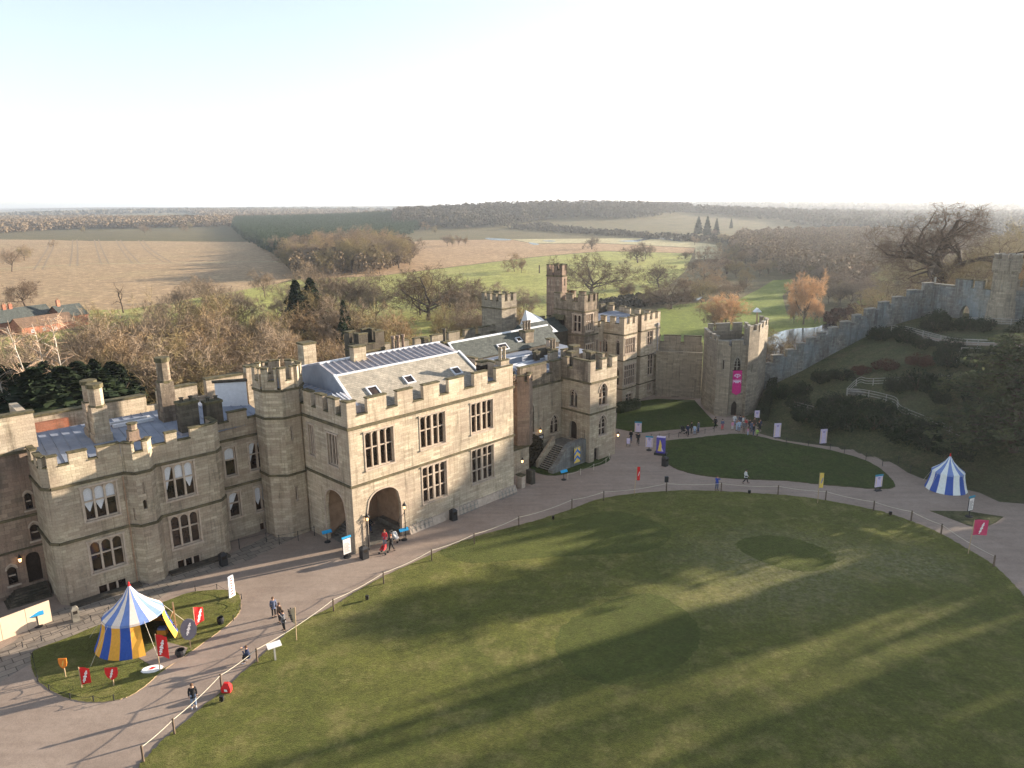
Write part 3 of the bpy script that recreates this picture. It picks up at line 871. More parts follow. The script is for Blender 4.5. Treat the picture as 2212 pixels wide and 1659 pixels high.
# ---- great hall with dark slate roof
gh = thing('great_hall', 'long dark slate roof behind the chapel, with white ridge and gable flashings', 'castle building', OM, R46)
m = MB()
x0, x1 = 24.8, 43.5
wall(m, (x0, 11.9), (x1, 11.9), 2, 13.1, SD); wall(m, (x1, 11.9), (x1, 17.4), 2, 13.1, S); wall(m, (x1, 17.4), (x0, 17.4), 2, 13.1, S); wall(m, (x0, 17.4), (x0, 11.9), 2, 13.1, S)
m.face([(x0, 11.9, 13.1), (x0, 14.1, 15), (x0, 17.4, 13.1)], S); m.face([(x1, 11.9, 13.1), (x1, 17.4, 13.1), (x1, 14.1, 15)], S)
m.obj('wall', gh)
m = MB()
m.face([(x0-.2, 11.7, 13.0), (x1, 11.7, 13.0), (x1, 14.1, 15.05), (x0-.2, 14.1, 15.05)], MT['slate_dark'])
m.face([(x1, 17.6, 13.0), (x0-.2, 17.6, 13.0), (x0-.2, 14.1, 15.05), (x1, 14.1, 15.05)], MT['slate_dark'])
m.obj('roof', gh)
m = MB()
m.box(x0-.2, x1, 13.98, 14.22, 15.0, 15.2, MT['flash'])
m.hexa([(x0-.35, 11.65, 12.98), (x0-.1, 11.65, 12.98), (x0-.1, 14.1, 15.05), (x0-.35, 14.1, 15.05)], [(x0-.35, 11.65, 13.15), (x0-.1, 11.65, 13.15), (x0-.1, 14.1, 15.22), (x0-.35, 14.1, 15.22)], MT['flash'])
m.obj('ridge_flashing', gh)
sv2 = Vector((0, 2.4, 2.05)).normalized()
skylight(gh, (32.6, 12.4, 13.62), (1, 0, 0), sv2, 1.7, 1.1); skylight(gh, (36.2, 12.9, 14.05), (1, 0, 0), sv2, 1.0, .8)
chimney(gh, 24.4, 14.6, 13, .95, .85, 2.3, SD, 1, pot_h=1.6)
chimney(gh, 23.6, 17.5, 12, .7, .7, 3.6, SD)

# ---- porch tower with the outer stair
pt = thing('porch_tower', 'square battlemented porch tower with pointed windows beside the entrance steps', 'tower', OG, R43)
fr_, fl_ = ((0, 0), (5.15, 0)), ((0, 4.8), (0, 0))
def YG(y0, y1, *r):
    return (4.8-y1, 4.8-y0)+r
fh = [(1.75, 3.35, 7.15, 10.0, 'point', 8.9), (1.75, 3.3, 3.2, 5.85, 'point', 4.8), (.95, 1.85, 0, 1.75)]
sh = [YG(2.15, 3.45, 6.9, 9.2, 'point', 8.5), YG(2.15, 3.45, 2.6, 5.0, 'flat', 4.3), YG(.7, .95, 3.0, 4.2)]
m = MB(); pp = MB(); cp = MB(); st = MB()
wall(m, *fr_, -.3, 10.4, S, fh, .45, MT['trim']); wall(m, *fl_, -.3, 10.4, S, sh, .4)
wall(m, (5.15, 0), (5.15, 8), -.3, 10.4, S); wall(m, (5.15, 8), (0, 8), -.3, 10.4, S); wall(m, (0, 8), (0, 4.8), 10.1, 10.4, S)
m.obj('wall', pt)
parapet(pp, cp, *fr_, 10.4, 11.85, 13.1, [(0, .95), (2.2, 3.1), (4.15, 5.15)], SP, .42)
parapet(pp, cp, *fl_, 10.4, 11.85, 13.1, [(0, .9), (1.9, 4.36)], MT['dirty'], .42, t1=.43)
parapet(pp, cp, (5.15, 0), (5.15, 8), 10.4, 11.85, 13.1, [(.5, 1.1), (2.1, 3.2), (4.4, 5.5), (6.6, 8)], S, .42, t0=.43)
parapet(pp, cp, (5.15, 8), (0, 8), 10.4, 11.85, 13.1, [(.43, 2), (3, 4.5)], S, .42, t0=.43)
string(st, *fr_, 10.4, .24, .14, t0=.14); string(st, *fl_, 10.4, .24, .14, t1=.145); string(st, *fr_, 6.4, .2, .12, t0=.12); string(st, *fl_, 6.4, .2, .12, t1=.125)
pp.obj('parapet', pt); cp.obj('coping', pt); st.obj('string_course', pt)
m = MB(); m.face([(0.4, .4, 11.2), (4.8, .4, 11.2), (4.8, 7.6, 11.2), (.4, 7.6, 11.2)], MT['lead']); m.obj('roof', pt)
window(pt, *fr_, fh[0], 2, 1, .38, tm=MT['trim']); window(pt, *fr_, fh[1], 2, 1, .38, tm=MT['trim'])
window(pt, *fl_, sh[0], 2, 0, .33, tm=MT['trim']); window(pt, *fl_, sh[2], 1, 0, .33, heads=False, hood=False, name='arrow_slit')
m = MB(); m.obox(*fr_, .95, 1.85, .42, .47, 0, 1.75, MT['door']); m.obj('door', pt)
m = MB(); m.obox(*fl_, sh[1][0]-.02, sh[1][1]+.02, .38, .44, 2.5, 5.0, MT['door']); m.obj('door', pt)
chimney(pt, 1.6, 4.6, 11.2, .9, .8, 2.4, SD); chimney(pt, 3.9, 3.4, 11.2, .9, .8, 2.2, SD); chimney(pt, 4.2, 6.6, 11.2, 1.2, .9, 2.6, SD)
# stair and its flank walls
stair = thing('entrance_stair', 'stone steps climbing between two walls to the dark door of the porch tower', 'steps', OG, R43)
m = MB()
n = 13
for i in range(n):
    x0 = -5.75+i*.235
    zt = (i+1)*2.45/n
    m.box(x0, x0+.24, 1.35, 3.3, -.2, zt-.05, MT['interior_riser_dark'])  # near-black risers put shade into the colour; treads above stay paler
    m.box(x0-.03, x0+.235, 1.36, 3.29, zt-.05, zt, MT['trim_grey'])
m.box(-2.69, -.02, 1.35, 4.7, -.2, 2.44, MT['step'])
m.obj('steps', stair)
m = MB()
def slopewall(m, y0, y1, pts, mat):
    b = [(x, y0) for x, z in pts]
    for (xa_, za_), (xb_, zb_) in zip(pts[:-1], pts[1:]):
        m.hexa([(xa_, y0, -.3), (xb_, y0, -.3), (xb_, y1, -.3), (xa_, y1, -.3)], [(xa_, y0, za_), (xb_, y0, zb_), (xb_, y1, zb_), (xa_, y1, za_)], mat)
slopewall(m, .55, 1.3, [(-6.1, .4), (-5.4, .8), (-4.6, 1.6), (-3.4, 2.8), (-2.5, 3.1), (-.03, 3.1)], MT['rubble'])
slopewall(m, 3.35, 3.75, [(-5.8, .8), (-4.6, 1.9), (-3.0, 3.3), (-2.7, 3.4)], S)
m.obj('flank_wall', stair)
# ivy hanging beside the steps is added with the shrubs

# ---- far wing: two bays beyond the tower
OF = (17.9, 116.2, 0)
fw = thing('castle_east_wing', 'far castle wing with two tall window bays, its upper half catching the sun', 'castle building', OF, R46)
fp = [(0, 6.5), (0, 0), (3.75, 0), (3.75, 1.2), (4.8, 1.2), (4.8, 0), (10.4, 0), (10.4, 7)]
hh = {0: [(2.2, 3.3, 8.4, 10.5, 'point'), (5.0, 5.7, 8.2, 10.7, 'point'), (5.0, 5.7, 3.2, 6.2, 'point')],
      1: [(.45, 3.1, 8.35, 10.85), (.4, 3.4, 3.1, 6.5), (.95, 2.8, .2, 1.6)],
      5: [(1.9, 3.5, 8.9, 11.3), (2.3, 3.9, 3.7, 7.3), (2.4, 3.7, 1.0, 2.4)]}
m = MB(); pp = MB(); cp = MB(); st = MB()
for i in range(len(fp)-1):
    wall(m, fp[i], fp[i+1], -.5, 11.6, SP if i in (1, 5) else S, hh.get(i, ()), .3)
    L = math.hypot(fp[i+1][0]-fp[i][0], fp[i+1][1]-fp[i][1])
    k = {0: 4, 1: 3, 2: 0, 3: 0, 4: 0, 5: 4, 6: 4}[i]
    parapet(pp, cp, fp[i], fp[i+1], 11.6, 13.2, 14.2, automerl(L, k, .52) if k else [(0, L-.05)], SP if i in (1, 5) else S, .38, t1=.39 if i in (0, 1, 5) else 0)
    string(st, fp[i], fp[i+1], 11.5, .22, .13, t0=.13, t1=.135); string(st, fp[i], fp[i+1], 7.3, .18, .11, t0=.11, t1=.115); string(st, fp[i], fp[i+1], 2.6, .16, .11, t0=.11, t1=.115)
wall(m, (10.4, 7), (0, 7), 5, 11.6, S)
m.obj('wall', fw); pp.obj('parapet', fw); cp.obj('coping', fw); st.obj('string_course', fw)
for i, cfg in ((0, ((2, 0), (1, 0), (1, 0))), (1, ((5, 1), (5, 2), (2, 1))), (5, ((2, 1), (2, 2), (2, 0)))):
    for h, (l, t) in zip(hh[i], cfg):
        window(fw, fp[i], fp[i+1], h, l, t, .22, mw=.12, heads=(t != 1))
m = MB()
lead_roof(m, [(.4, .6, 12.7), (10.0, .6, 12.7), (10.0, 9, 13.6), (.4, 9, 13.6)], MT['lead'], 10, .08, .1)
m.face([(-3, 5.5, 13.3), (10, 9, 13.6), (10, 14, 12.8), (-3, 14, 12.8)], MT['lead'])
m.obj('lead_roof', fw)
m = MB(); m.tube([(9.6, -.1, 7.2), (9.6, -.1, 12.0)], .09, MT['frost'], 6); m.box(9.4, 9.8, -.3, -.02, 12.0, 12.4, MT['frost']); m.obj('downpipe', fw)
# rear battlement of the far wing
m = MB(); cpr = MB()
parapet(m, cpr, (-2, 10.8), (12, 10.8), 11.5, 13.6, 14.6, automerl(14, 6, .55), SD, .4)
parapet(m, cpr, (10.41, 7), (10.41, 10.8), 11.5, 13.4, 14.4, automerl(3.8, 2, .5), S, .4)
m.obj('rear_parapet', fw); cpr.obj('rear_coping', fw)
# low link bay with orange windows
m = MB(); lk = [(1.2, 1.9, 9.2, 11.0), (2.3, 3.0, 8.6, 10.8)]
lk = [(.5, 1.3, 8.0, 10.2), (1.55, 2.2, 7.6, 10.0)]
wall(m, (-2.4, 4.0), (0, 4.0), 0, 11.4, SP, [(.4, 1.1, 8.2, 10.6), (1.4, 2.0, 8.2, 10.2)], .25)
pq = MB(); cq = MB(); parapet(pq, cq, (-2.4, 4.0), (0, 4.0), 11.4, 12.6, 13.4, [(0, .7), (1.4, 2.4)], SP, .35)
lb_ = m.obj('link_wall', fw); pq.obj('link_parapet', fw); cq.obj('link_coping', fw)
plainmat('orange_pane', (0.42, 0.16, 0.08))  # flat orange-red colour filling the link bay panes
window(fw, (-2.4, 4.0), (0, 4.0), (.4, 1.1, 8.2, 10.6), 1, 1, .2, heads=False, glass=MT['orange_pane']); window(fw, (-2.4, 4.0), (0, 4.0), (1.4, 2.0, 8.2, 10.2), 1, 1, .2, heads=False, glass=MT['orange_pane'])

# ---- tall square tower with attached lookout turret
tt = thing('clock_tower', 'tall square battlemented tower rising above the roofs with paired windows', 'tower', OF, R46)
tt.name = 'square_tower'
tp = [(-5.1, 10.3), (-5.1, 4.0), (-1.6, 4.0), (-.9, 4.9), (-.9, 10.3)]
th_ = {0: [(4.0, 5.6, 12.1, 14.9)], 1: [(.45, 2.15, 12.3, 15.0), (.45, 2.3, 8.0, 10.2)], 2: [(.2, .85, 12.6, 15.1)]}
poly_tower(tt, tp, 5, 15.5, MT['dirty'], th_, 16.9, 18.0, [3, 3, 1, 3, 3], .4, (15.45, 11.6), roofz=16.2)
window(tt, tp[0], tp[1], th_[0][0], 2, 1, .25, mw=.2); window(tt, tp[1], tp[2], th_[1][0], 3, 1, .25); window(tt, tp[1], tp[2], th_[1][1], 3, 1, .25); window(tt, tp[2], tp[3], th_[2][0], 1, 1, .25)
m = MB(); m.box(-5.75, -5.12, 8.0, 10.2, 12.4, 13.0, SD); m.hexa([(-5.9, 7.9, 13.9), (-5.12, 7.9, 13.9), (-5.12, 10.3, 13.9), (-5.9, 10.3, 13.9)], [(-5.4, 7.9, 14.6), (-5.12, 7.9, 14.6), (-5.12, 10.3, 14.6), (-5.4, 10.3, 14.6)], MT['coping']); m.box(-5.6, -5.12, 8.1, 10.1, 13.0, 13.9, MT['interior_riser_dark']); m.obj('hoarding', tt)
lt = thing('lookout_turret', 'slim square battlemented lookout turret, the highest point of the castle roofs', 'tower', OF, R46)
lp = [(-5.06, 11.9), (-5.06, 9.0), (-2.9, 9.0), (-2.9, 11.9)]
lp = [(-5.12, 11.9), (-5.12, 10.32), (-4.4, 9.2), (-3.2, 9.2), (-2.6, 10.2), (-2.6, 11.9)]
lh = {0: [(.3, .6, 19.2, 20.1), (.9, 1.2, 19.2, 20.1)], 1: [(.5, .8, 19.2, 20.1)], 2: [(.4, .8, 19.0, 20.3)]}
poly_tower(lt, lp, 8, 20.8, SR, lh, 21.6, 22.4, [2, 2, 1, 2, 2, 2], .3, (20.7,), roofz=21.0)
for e_, hs in lh.items():
    for h in hs:
        window(lt, lp[e_], lp[e_+1], h, 1, 0, .2, heads=False, hood=False, name='arrow_slit')
# low gabled building behind the tall tower
m = MB(); m.box(-10.5, -5.3, 7.2, 11.6, 8, 12.2, SD)
m.face([(-10.6, 7.1, 12.2), (-5.2, 7.1, 12.2), (-5.2, 9.6, 14.2), (-10.6, 9.6, 14.2)], MT['slate_dark']); m.face([(-5.2, 11.7, 12.2), (-10.6, 11.7, 12.2), (-10.6, 9.6, 14.2), (-5.2, 9.6, 14.2)], MT['slate_dark'])
m.face([(-10.5, 7.2, 12.2), (-10.5, 9.6, 14.15), (-10.5, 11.6, 12.2)], SD)
m.obj('side_gable', tt)

# ---- two river-side towers and the curtain wall behind the roofs
def sq_tower(name, label, x0, x1, y0, y1, z0, zt, mat, nm, o=OM, r=R46, mat2=None, th=.4, holes=None, zoff=1.0):
    t = thing(name, label, 'tower', o, r)
    P = [(x0, y1), (x0, y0), (x1, y0), (x1, y1)]
    poly_tower(t, P, z0, zt-2.0, mat, holes, zt-zoff, zt, nm, th, (zt-2.1, (z0+zt)/2+1), roofz=zt-1.8)
    return t
sq_tower('river_tower', 'isolated square battlemented tower behind the dark slate roof, with a white awning at its foot', 42.2, 45.4, 22, 26.3, -8, 18.9, SG, [4, 3, 3, 3])
rt = sq_tower('ruined_tower', 'small ruined battlemented tower behind the ridge of the sunlit pitched roof', 13.6, 17.3, 17.5, 20.5, -8, 17.2, SD, [2, 2, 2, 2], zoff=1.3)
aw = MB()
aw.hexa([(45.0, 19.0, 12.8), (50.5, 18.0, 12.8), (51.0, 21.5, 12.8), (45.2, 21.8, 12.8)], [(45.6, 20.2, 16.4), (48.2, 19.5, 15.1), (48.4, 20.3, 15.1), (45.8, 20.6, 16.4)], MT['white'])
tag(aw.obj('awning'), 'white fabric awning peaked beside the isolated river tower', 'awning'); bpy.data.objects['awning'].location = OM; bpy.data.objects['awning'].rotation_euler = (0, 0, R46)
cw = thing('river_wall', 'weathered battlemented curtain wall along the river side behind the castle roofs', 'castle wall', OM, R46)
m = MB(); cp = MB()
a, b = (17.4, 23.5), (61, 23.5)
m.obox(a, b, 0, 43.6, 0, .9, -9, 12.6, SD)
parapet(m, cp, a, b, 12.6, 13.2, 14.2, [(i*3.1, i*3.1+2.1) for i in range(14)], SG, .5)
m.obj('wall', cw); cp.obj('coping', cw)
cw2 = MB(); cw2.box(4.6, 6.1, 14.6, 15.8, 5, 17.6, S); cw2.box(4.5, 6.2, 14.5, 15.9, 17.6, 17.8, MT['coping'])
o = cw2.obj('chimney_stack'); tag(o, 'square weathered chimney stack standing behind the octagonal stair turret', 'chimney'); o.location = OM; o.rotation_euler = (0, 0, R46)
o = bpy.data.objects['chimney_stack']

# ---- curtain wall to the watergate
cu = thing('curtain_wall', 'shaded curtain wall with wall-walk joining the far wing to the twin-turreted gatehouse', 'castle wall')
m = MB(); cp = MB()
A_, B_ = (24.3, 121.7), (31.6, 119.9)
Lc = math.hypot(B_[0]-A_[0], B_[1]-A_[1])
wall(m, A_, B_, -.5, 7.5, SG)
m.obox(A_, B_, -.4, Lc, .003, 2.2, 7.3, 7.5, MT['trim_grey'])
m.obox(A_, B_, 0, Lc, -.12, .22, 7.503, 7.85, SG)
m.obox(A_, B_, -.4, Lc, 2.2, 2.7, -3, 8.6, SG)
parapet(m, cp, (A_[0]+.5, A_[1]+2.25), (B_[0]+.5, B_[1]+2.25), 8.603, 9.0, 10.1, [(0, .5), (1.1, 3.9), (4.4, 7.3)], SG, .45)
m.obj('wall', cu); cp.obj('coping', cu)

# ================================================================== twin-turreted gatehouse with the banner
wg = thing('gatehouse', 'shaded twin-turreted gatehouse with a pointed doorway and a magenta banner', 'gatehouse')
gp = [(30.9, 117), (30.65, 113.9), (31.1, 109.6), (32.8, 108.55), (33.15, 109.35), (35.25, 109.35), (35.5, 108.75), (37.6, 110.5), (40.9, 116.4), (40.6, 119.5)]
gh_ = {1: [(1.6, 1.85, 7.2, 8.9), (3.0, 3.12, 1.5, 3.4)], 2: [(.75, 1.15, 7.3, 8.9)], 4: [(.55, 1.5, 7.1, 9.2, 'point', 8.2), (.45, 1.35, 0, 2.35, 'point', 1.4)],
       6: [(.9, 1.35, 6.9, 8.2)], 7: [(1.3, 1.6, 3.2, 4.2), (.8, 1.1, 1.2, 2.1)]}
m = MB()
for i in range(len(gp)-1):
    top = 12.9 if i >= 6 else 11.1
    wall(m, gp[i], gp[i+1], -.6, top, SG, gh_.get(i, ()), .4)
wall(m, (40.6, 119.5), (30.9, 117), -3, 11.1, SG)
wall(m, (36.6, 114.8), (35.5, 108.75), 10.5, 12.9, SG); wall(m, (40.6, 119.5), (36.6, 114.8), 10.5, 12.9, SG)
m.face([(x, y, 10.7) for x, y in gp], MT['step'])
m.obj('wall', wg)
m = MB(); cp = MB()
cg = MT['trim_grey']
for i, k, z1, zc, zt in ((0, 1, 11.1, 11.6, 12.4), (1, 3, 11.1, 11.6, 12.3), (2, 1, 11.1, 11.5, 11.7), (4, 1, 11.1, 11.4, 11.75), (6, 2, 12.9, 13.1, 13.9), (7, 3, 12.9, 13.1, 13.9), (8, 2, 12.9, 13.1, 13.9)):
    L = math.hypot(gp[i+1][0]-gp[i][0], gp[i+1][1]-gp[i][1])
    parapet(m, cp, gp[i], gp[i+1], z1, zc, zt, automerl(L, k, .5) if k > 1 else [(0, L-.4)], SG, .38, t1=.39, cm=cg)
parapet(m, cp, (36.8, 117.2), (31.1, 116.2), 10.7, 12.0, 13.2, [(0, 1.5), (2.1, 4.4), (4.9, 5.7)], SG, .4, cm=cg)
parapet(m, cp, (36.3, 114.6), (35.6, 109.3), 12.9, 13.1, 13.8, [(1, 2.4), (3.4, 4.6)], SG, .35, cm=cg)
m.obj('parapet', wg); cp.obj('coping', wg)
for e_, hs in gh_.items():
    for h in hs:
        if h[2] == 0:
            d = MB(); d.obox(gp[e_], gp[e_+1], h[0]-.02, h[1]+.02, .36, .42, 0, 2.4, MT['door']); d.obj('door', wg)
        elif len(h) > 4:
            window(wg, gp[e_], gp[e_+1], h, 2, 1, .34, tm=MT['trim_grey'], mw=.1)
        else:
            window(wg, gp[e_], gp[e_+1], h, 1, 0, .3, heads=False, hood=False, name='arrow_slit', tm=MT['trim_grey'])
m = MB(); m.box(33.0, 33.5, 110.0, 110.4, 10.7, 11.6, MT['frost']); m.box(34.6, 35.1, 110.0, 110.4, 10.7, 11.7, MT['frost']); m.obj('roof_box', wg)
m = MB(); m.box(39.2, 39.4, 117.2, 117.5, 12.9, 15.0, MT['lightwood']); m.hexa([(38.7, 116.9, 14.9), (39.9, 116.9, 14.9), (39.9, 117.9, 14.9), (38.7, 117.9, 14.9)], [(39.25, 116.9, 15.5), (39.35, 116.9, 15.5), (39.35, 117.9, 15.5), (39.25, 117.9, 15.5)], MT['white']); m.obj('bell_hood', wg)
# banner
bm_ = plainmat('magenta_cloth', (0.55, 0.02, 0.20), var=.15)
bn = thing('banner', 'long magenta banner with a white crest and a caption scroll hanging over the gatehouse door', 'banner', (34.2, 109.2, 3.3))
m = MB()
m.hexa([(-.68, -.02, .45), (-.68, .02, .45), (.68, .02, .45), (.68, -.02, .45)][::-1], [(-.68, -.02, 3.9), (-.68, .02, 3.9), (.68, .02, 3.9), (.68, -.02, 3.9)][::-1], bm_)
m.hexa([(-.02, -.02, .05), (-.02, .02, .05), (.02, .02, .05), (.02, -.02, .05)][::-1], [(-.68, -.02, .448), (-.68, .02, .448), (.68, .02, .448), (.68, -.02, .448)][::-1], bm_)
m.obj('cloth', bn)
m = MB(); m.tube([(-.8, 0, 3.93), (.8, 0, 3.93)], .05, MT['iron']); m.obj('rail', bn)
m = MB()
pk = plainmat('pale_lilac', (0.72, 0.62, 0.78))
def crest(m, cx, cz, s, y, mt, mt2=None):
    m.face([(cx-s, y, cz+s), (cx-s, y, cz-.2*s), (cx, y, cz-1.1*s), (cx+s, y, cz-.2*s), (cx+s, y, cz+s)], mt)
    if mt2:
        m.face([(cx-.7*s, y-.006, cz+.7*s), (cx-.7*s, y-.006, cz-.1*s), (cx-.15*s, y-.006, cz-.75*s), (cx-.15*s, y-.006, cz+.7*s)], mt2)
        m.face([(cx+.15*s, y-.006, cz+.7*s), (cx+.15*s, y-.006, cz-.75*s), (cx+.7*s, y-.006, cz-.1*s), (cx+.7*s, y-.006, cz+.7*s)], mt2)
crest(m, 0, 3.05, .3, -.03, pk, bm_)
for sx in (-1, 1):
    m.face([(sx*.42, -.03, 3.3), (sx*.34, -.03, 2.85), (sx*.5, -.03, 3.1)], pk)
m.face([(-.5, -.03, 2.12), (.5, -.03, 2.12), (.5, -.03, 2.3), (-.5, -.03, 2.3)], pk)
m.face([(-.3, -.03, 1.95), (.3, -.03, 1.95), (.3, -.03, 2.06), (-.3, -.03, 2.06)], pk)
for sx in (-1, 1):
    m.face([(sx*.55, -.03, 1.9), (sx*.61, -.03, 1.9), (sx*.61, -.03, 2.36), (sx*.55, -.03, 2.36)], pk)
m.face([(-.61, -.03, 2.37), (.61, -.03, 2.37), (.61, -.03, 2.43), (-.61, -.03, 2.43)], pk)
m.obj('emblem', bn)

# ================================================================== terrain
MC = np.array([95.0, 125.0])
def mound(x, y):
    r = np.hypot(x-MC[0], y-MC[1])
    t = np.clip((r-18)/41.2, 0, 1)
    return 12.2*(1-t**1.6)
def toW(o, ang, s, d):
    return (o[0]+math.cos(ang)*s-math.sin(ang)*d, o[1]+math.sin(ang)*s+math.cos(ang)*d)
PLAT = [(-160, -30), (-120, 20), toW(OW, R43, -40, 15), toW(OW, R43, 24, 15.5), toW(OM, R46, 16, 24), toW(OM, R46, 62, 24), (27, 126), (41, 119.5), (56, 124), (72, 132.5), (82, 145), (110, 158), (160, 150), (190, 60), (170, -60)]
def plat_sd(x, y):
    """signed distance to the plateau polygon (negative inside)"""
    P = np.array(PLAT); n = len(P)
    best = np.full(x.shape, 1e9); inside = np.zeros(x.shape, bool)
    for i in range(n):
        a, b = P[i], P[(i+1) % n]
        e = b-a; wx, wy = x-a[0], y-a[1]
        t = np.clip((wx*e[0]+wy*e[1])/(e@e), 0, 1)
        best = np.minimum(best, np.hypot(wx-t*e[0], wy-t*e[1]))
        c = ((a[1] > y) != (b[1] > y)) & (x < (b[0]-a[0])*(y-a[1])/(b[1]-a[1]+1e-12)+a[0])
        inside ^= c
    return np.where(inside, -best, best)
def ground_z(x, y):
    x = np.asarray(x, float); y = np.asarray(y, float)
    d = plat_sd(x, y)
    t = np.clip(d/14.0, 0, 1); t = t*t*(3-2*t)
    z = -12.0*t+mound(x, y)*(1-t)
    # far relief
    r = np.hypot(x, y)
    far = np.clip((r-2600)/2500, 0, 1)
    z = z+far*(14+16*np.sin(x/1500+1.3)*np.sin(y/2100)+9*np.sin(x/620+y/900))+np.clip((r-6000)/8000, 0, 1)*(16+22*np.sin(x/2700+.6))
    z = z+30*np.exp(-(((x-120)/520)**2+((y-1750)/330)**2))
    z = z+8*np.exp(-(((x+900)/420)**2+((y-1900)/250)**2))
    return z
def gz(x, y):
    return float(ground_z(np.array([x]), np.array([y]))[0])
def graded(lo, hi, step, far_lo, far_hi, k=1.13):
    a = list(np.arange(lo, hi+step/2, step)); s = step
    while a[-1] < far_hi:
        s *= k; a.append(a[-1]+s)
    s = step
    while a[0] > far_lo:
        s *= k; a.insert(0, a[0]-s)
    return np.array(a)
gx = graded(-75, 135, 1.6, -14000, 14000, 1.10); gy = graded(24, 178, 1.6, -400, 26000, 1.09)
GX, GY = np.meshgrid(gx, gy)
GZ = ground_z(GX, GY)
# keep the sheet a little under the laid surfaces of the courtyard
def grid_mesh(name, X, Y, Z, mats, fm=None):
    ny, nx = X.shape
    me = bpy.data.meshes.new(name)
    idx = np.arange(nx*ny).reshape(ny, nx)
    q = np.stack([idx[:-1, :-1], idx[:-1, 1:], idx[1:, 1:], idx[1:, :-1]], -1).reshape(-1, 4)
    me.vertices.add(nx*ny); me.vertices.foreach_set('co', np.stack([X, Y, Z], -1).astype(np.float32).ravel())
    me.loops.add(q.size); me.loops.foreach_set('vertex_index', q.ravel().astype(np.int32))
    me.polygons.add(len(q)); me.polygons.foreach_set('loop_start', np.arange(0, q.size, 4, dtype=np.int32)); me.polygons.foreach_set('loop_total', np.full(len(q), 4, np.int32))
    for mt in mats:
        me.materials.append(mt)
    if fm is not None:
        me.polygons.foreach_set('material_index', fm.astype(np.int32))
    me.polygons.foreach_set('use_smooth', np.ones(len(q), bool))
    me.update(calc_edges=True); me.validate()
    o = bpy.data.objects.new(name, me); COL.objects.link(o)
    return o

def grass_mat(name, lo, hi, straw=None, straw_amt=0.0, sc=1.0, fine=(0.7, 1.3), patches=None, blades=0.0):
    m, nt, b = mat_new(name, 0.95, 0.1)
    g = nd(nt, 'ShaderNodeNewGeometry').outputs['Position']
    n1 = noise(nt, g, 0.12*sc, 6, 0.6).outputs[0]
    col = ramp(nt, n1, [(0.3, lo), (0.7, hi)]).outputs[0]
    n2 = noise(nt, g, 0.9*sc, 8, 0.72).outputs[0]
    col = mix(nt, 1.0, col, ramp(nt, n2, [(0.3, (fine[0],)*3), (0.7, (fine[1],)*3)]).outputs[0], 'MULTIPLY')
    if straw:
        n3 = noise(nt, g, 0.33*sc, 9, 0.78).outputs[0]
        f = ramp(nt, n3, [(0.5, (0, 0, 0)), (0.62, (1, 1, 1))]).outputs[0]
        f = nd(nt, 'ShaderNodeMath', {0: f, 1: straw_amt}, operation='MULTIPLY').outputs[0]
        col = mix(nt, f, col, straw)
    for (cx, cy, rx, ry, amt, pc) in (patches or ()):
        mp = nd(nt, 'ShaderNodeMapping', {'Vector': g, 'Location': (-cx/rx, -cy/ry, 0), 'Scale': (1/rx, 1/ry, 0.001)}).outputs[0]
        dn = noise(nt, g, 0.5, 5, 0.7).outputs['Color']
        mp = nd(nt, 'ShaderNodeVectorMath', {0: mp, 1: nd(nt, 'ShaderNodeVectorMath', {0: dn, 1: (0.9, 0.9, 0)}, operation='MULTIPLY').outputs[0]}, operation='ADD').outputs[0]
        mp = nd(nt, 'ShaderNodeVectorMath', {0: mp, 1: (-0.45, -0.45, 0)}, operation='ADD').outputs[0]
        ln = nd(nt, 'ShaderNodeVectorMath', {0: mp}, operation='LENGTH').outputs['Value']
        f1 = ramp(nt, ln, [(0.3, (1, 1, 1)), (1.1, (0, 0, 0))]).outputs[0]
        f2 = ramp(nt, noise(nt, g, 2.6, 8, 0.8).outputs[0], [(0.40, (0, 0, 0)), (0.66, (1, 1, 1))]).outputs[0]
        f = mix(nt, 1.0, f1, f2, 'MULTIPLY')
        f = nd(nt, 'ShaderNodeMath', {0: f, 1: amt}, operation='MULTIPLY').outputs[0]
        col = mix(nt, f, col, pc)
    md = noise(nt, g, 3.6*sc, 6, 0.85).outputs[0]
    col = mix(nt, 1.0, col, ramp(nt, md, [(0.30, (0.62,)*3), (0.5, (0.95,)*3), (0.70, (1.6,)*3)]).outputs[0], 'MULTIPLY')
    fn = noise(nt, g, 14*sc, 3, 0.8).outputs[0]
    col = mix(nt, 1.0, col, ramp(nt, fn, [(0.25, (0.6,)*3), (0.75, (1.45,)*3)]).outputs[0], 'MULTIPLY')
    nt.links.new(col, b.inputs['Base Color'])
    if blades:
        b.inputs['Sheen Weight'].default_value = blades
        b.inputs['Sheen Roughness'].default_value = 0.45
        b.inputs['Sheen Tint'].default_value = (0.75, 0.72, 0.28, 1)
    h1 = noise(nt, g, 5.0*sc, 4, 0.85).outputs[0]
    hh = nd(nt, 'ShaderNodeMath', {0: h1, 1: fn}, operation='ADD').outputs[0]
    bump(nt, b, hh, 1.0, 0.16 if blades else 0.08)
    return m
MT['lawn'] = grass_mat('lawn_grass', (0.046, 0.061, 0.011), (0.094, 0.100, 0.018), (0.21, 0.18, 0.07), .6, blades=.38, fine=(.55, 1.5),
                       patches=[(25, 62, 12, 8, .8, (0.27, 0.24, 0.17)), (36, 61, 6, 5, .7, (0.27, 0.24, 0.17)), (20, 55, 12, 5, .5, (0.26, 0.22, 0.15)), (-12, 52, 6, 4, .3, (0.24, 0.2, 0.12))])
MT['lawn_new'] = grass_mat('fresh_turf', (0.036, 0.055, 0.011), (0.066, 0.084, 0.016), blades=.32, fine=(.7, 1.3))
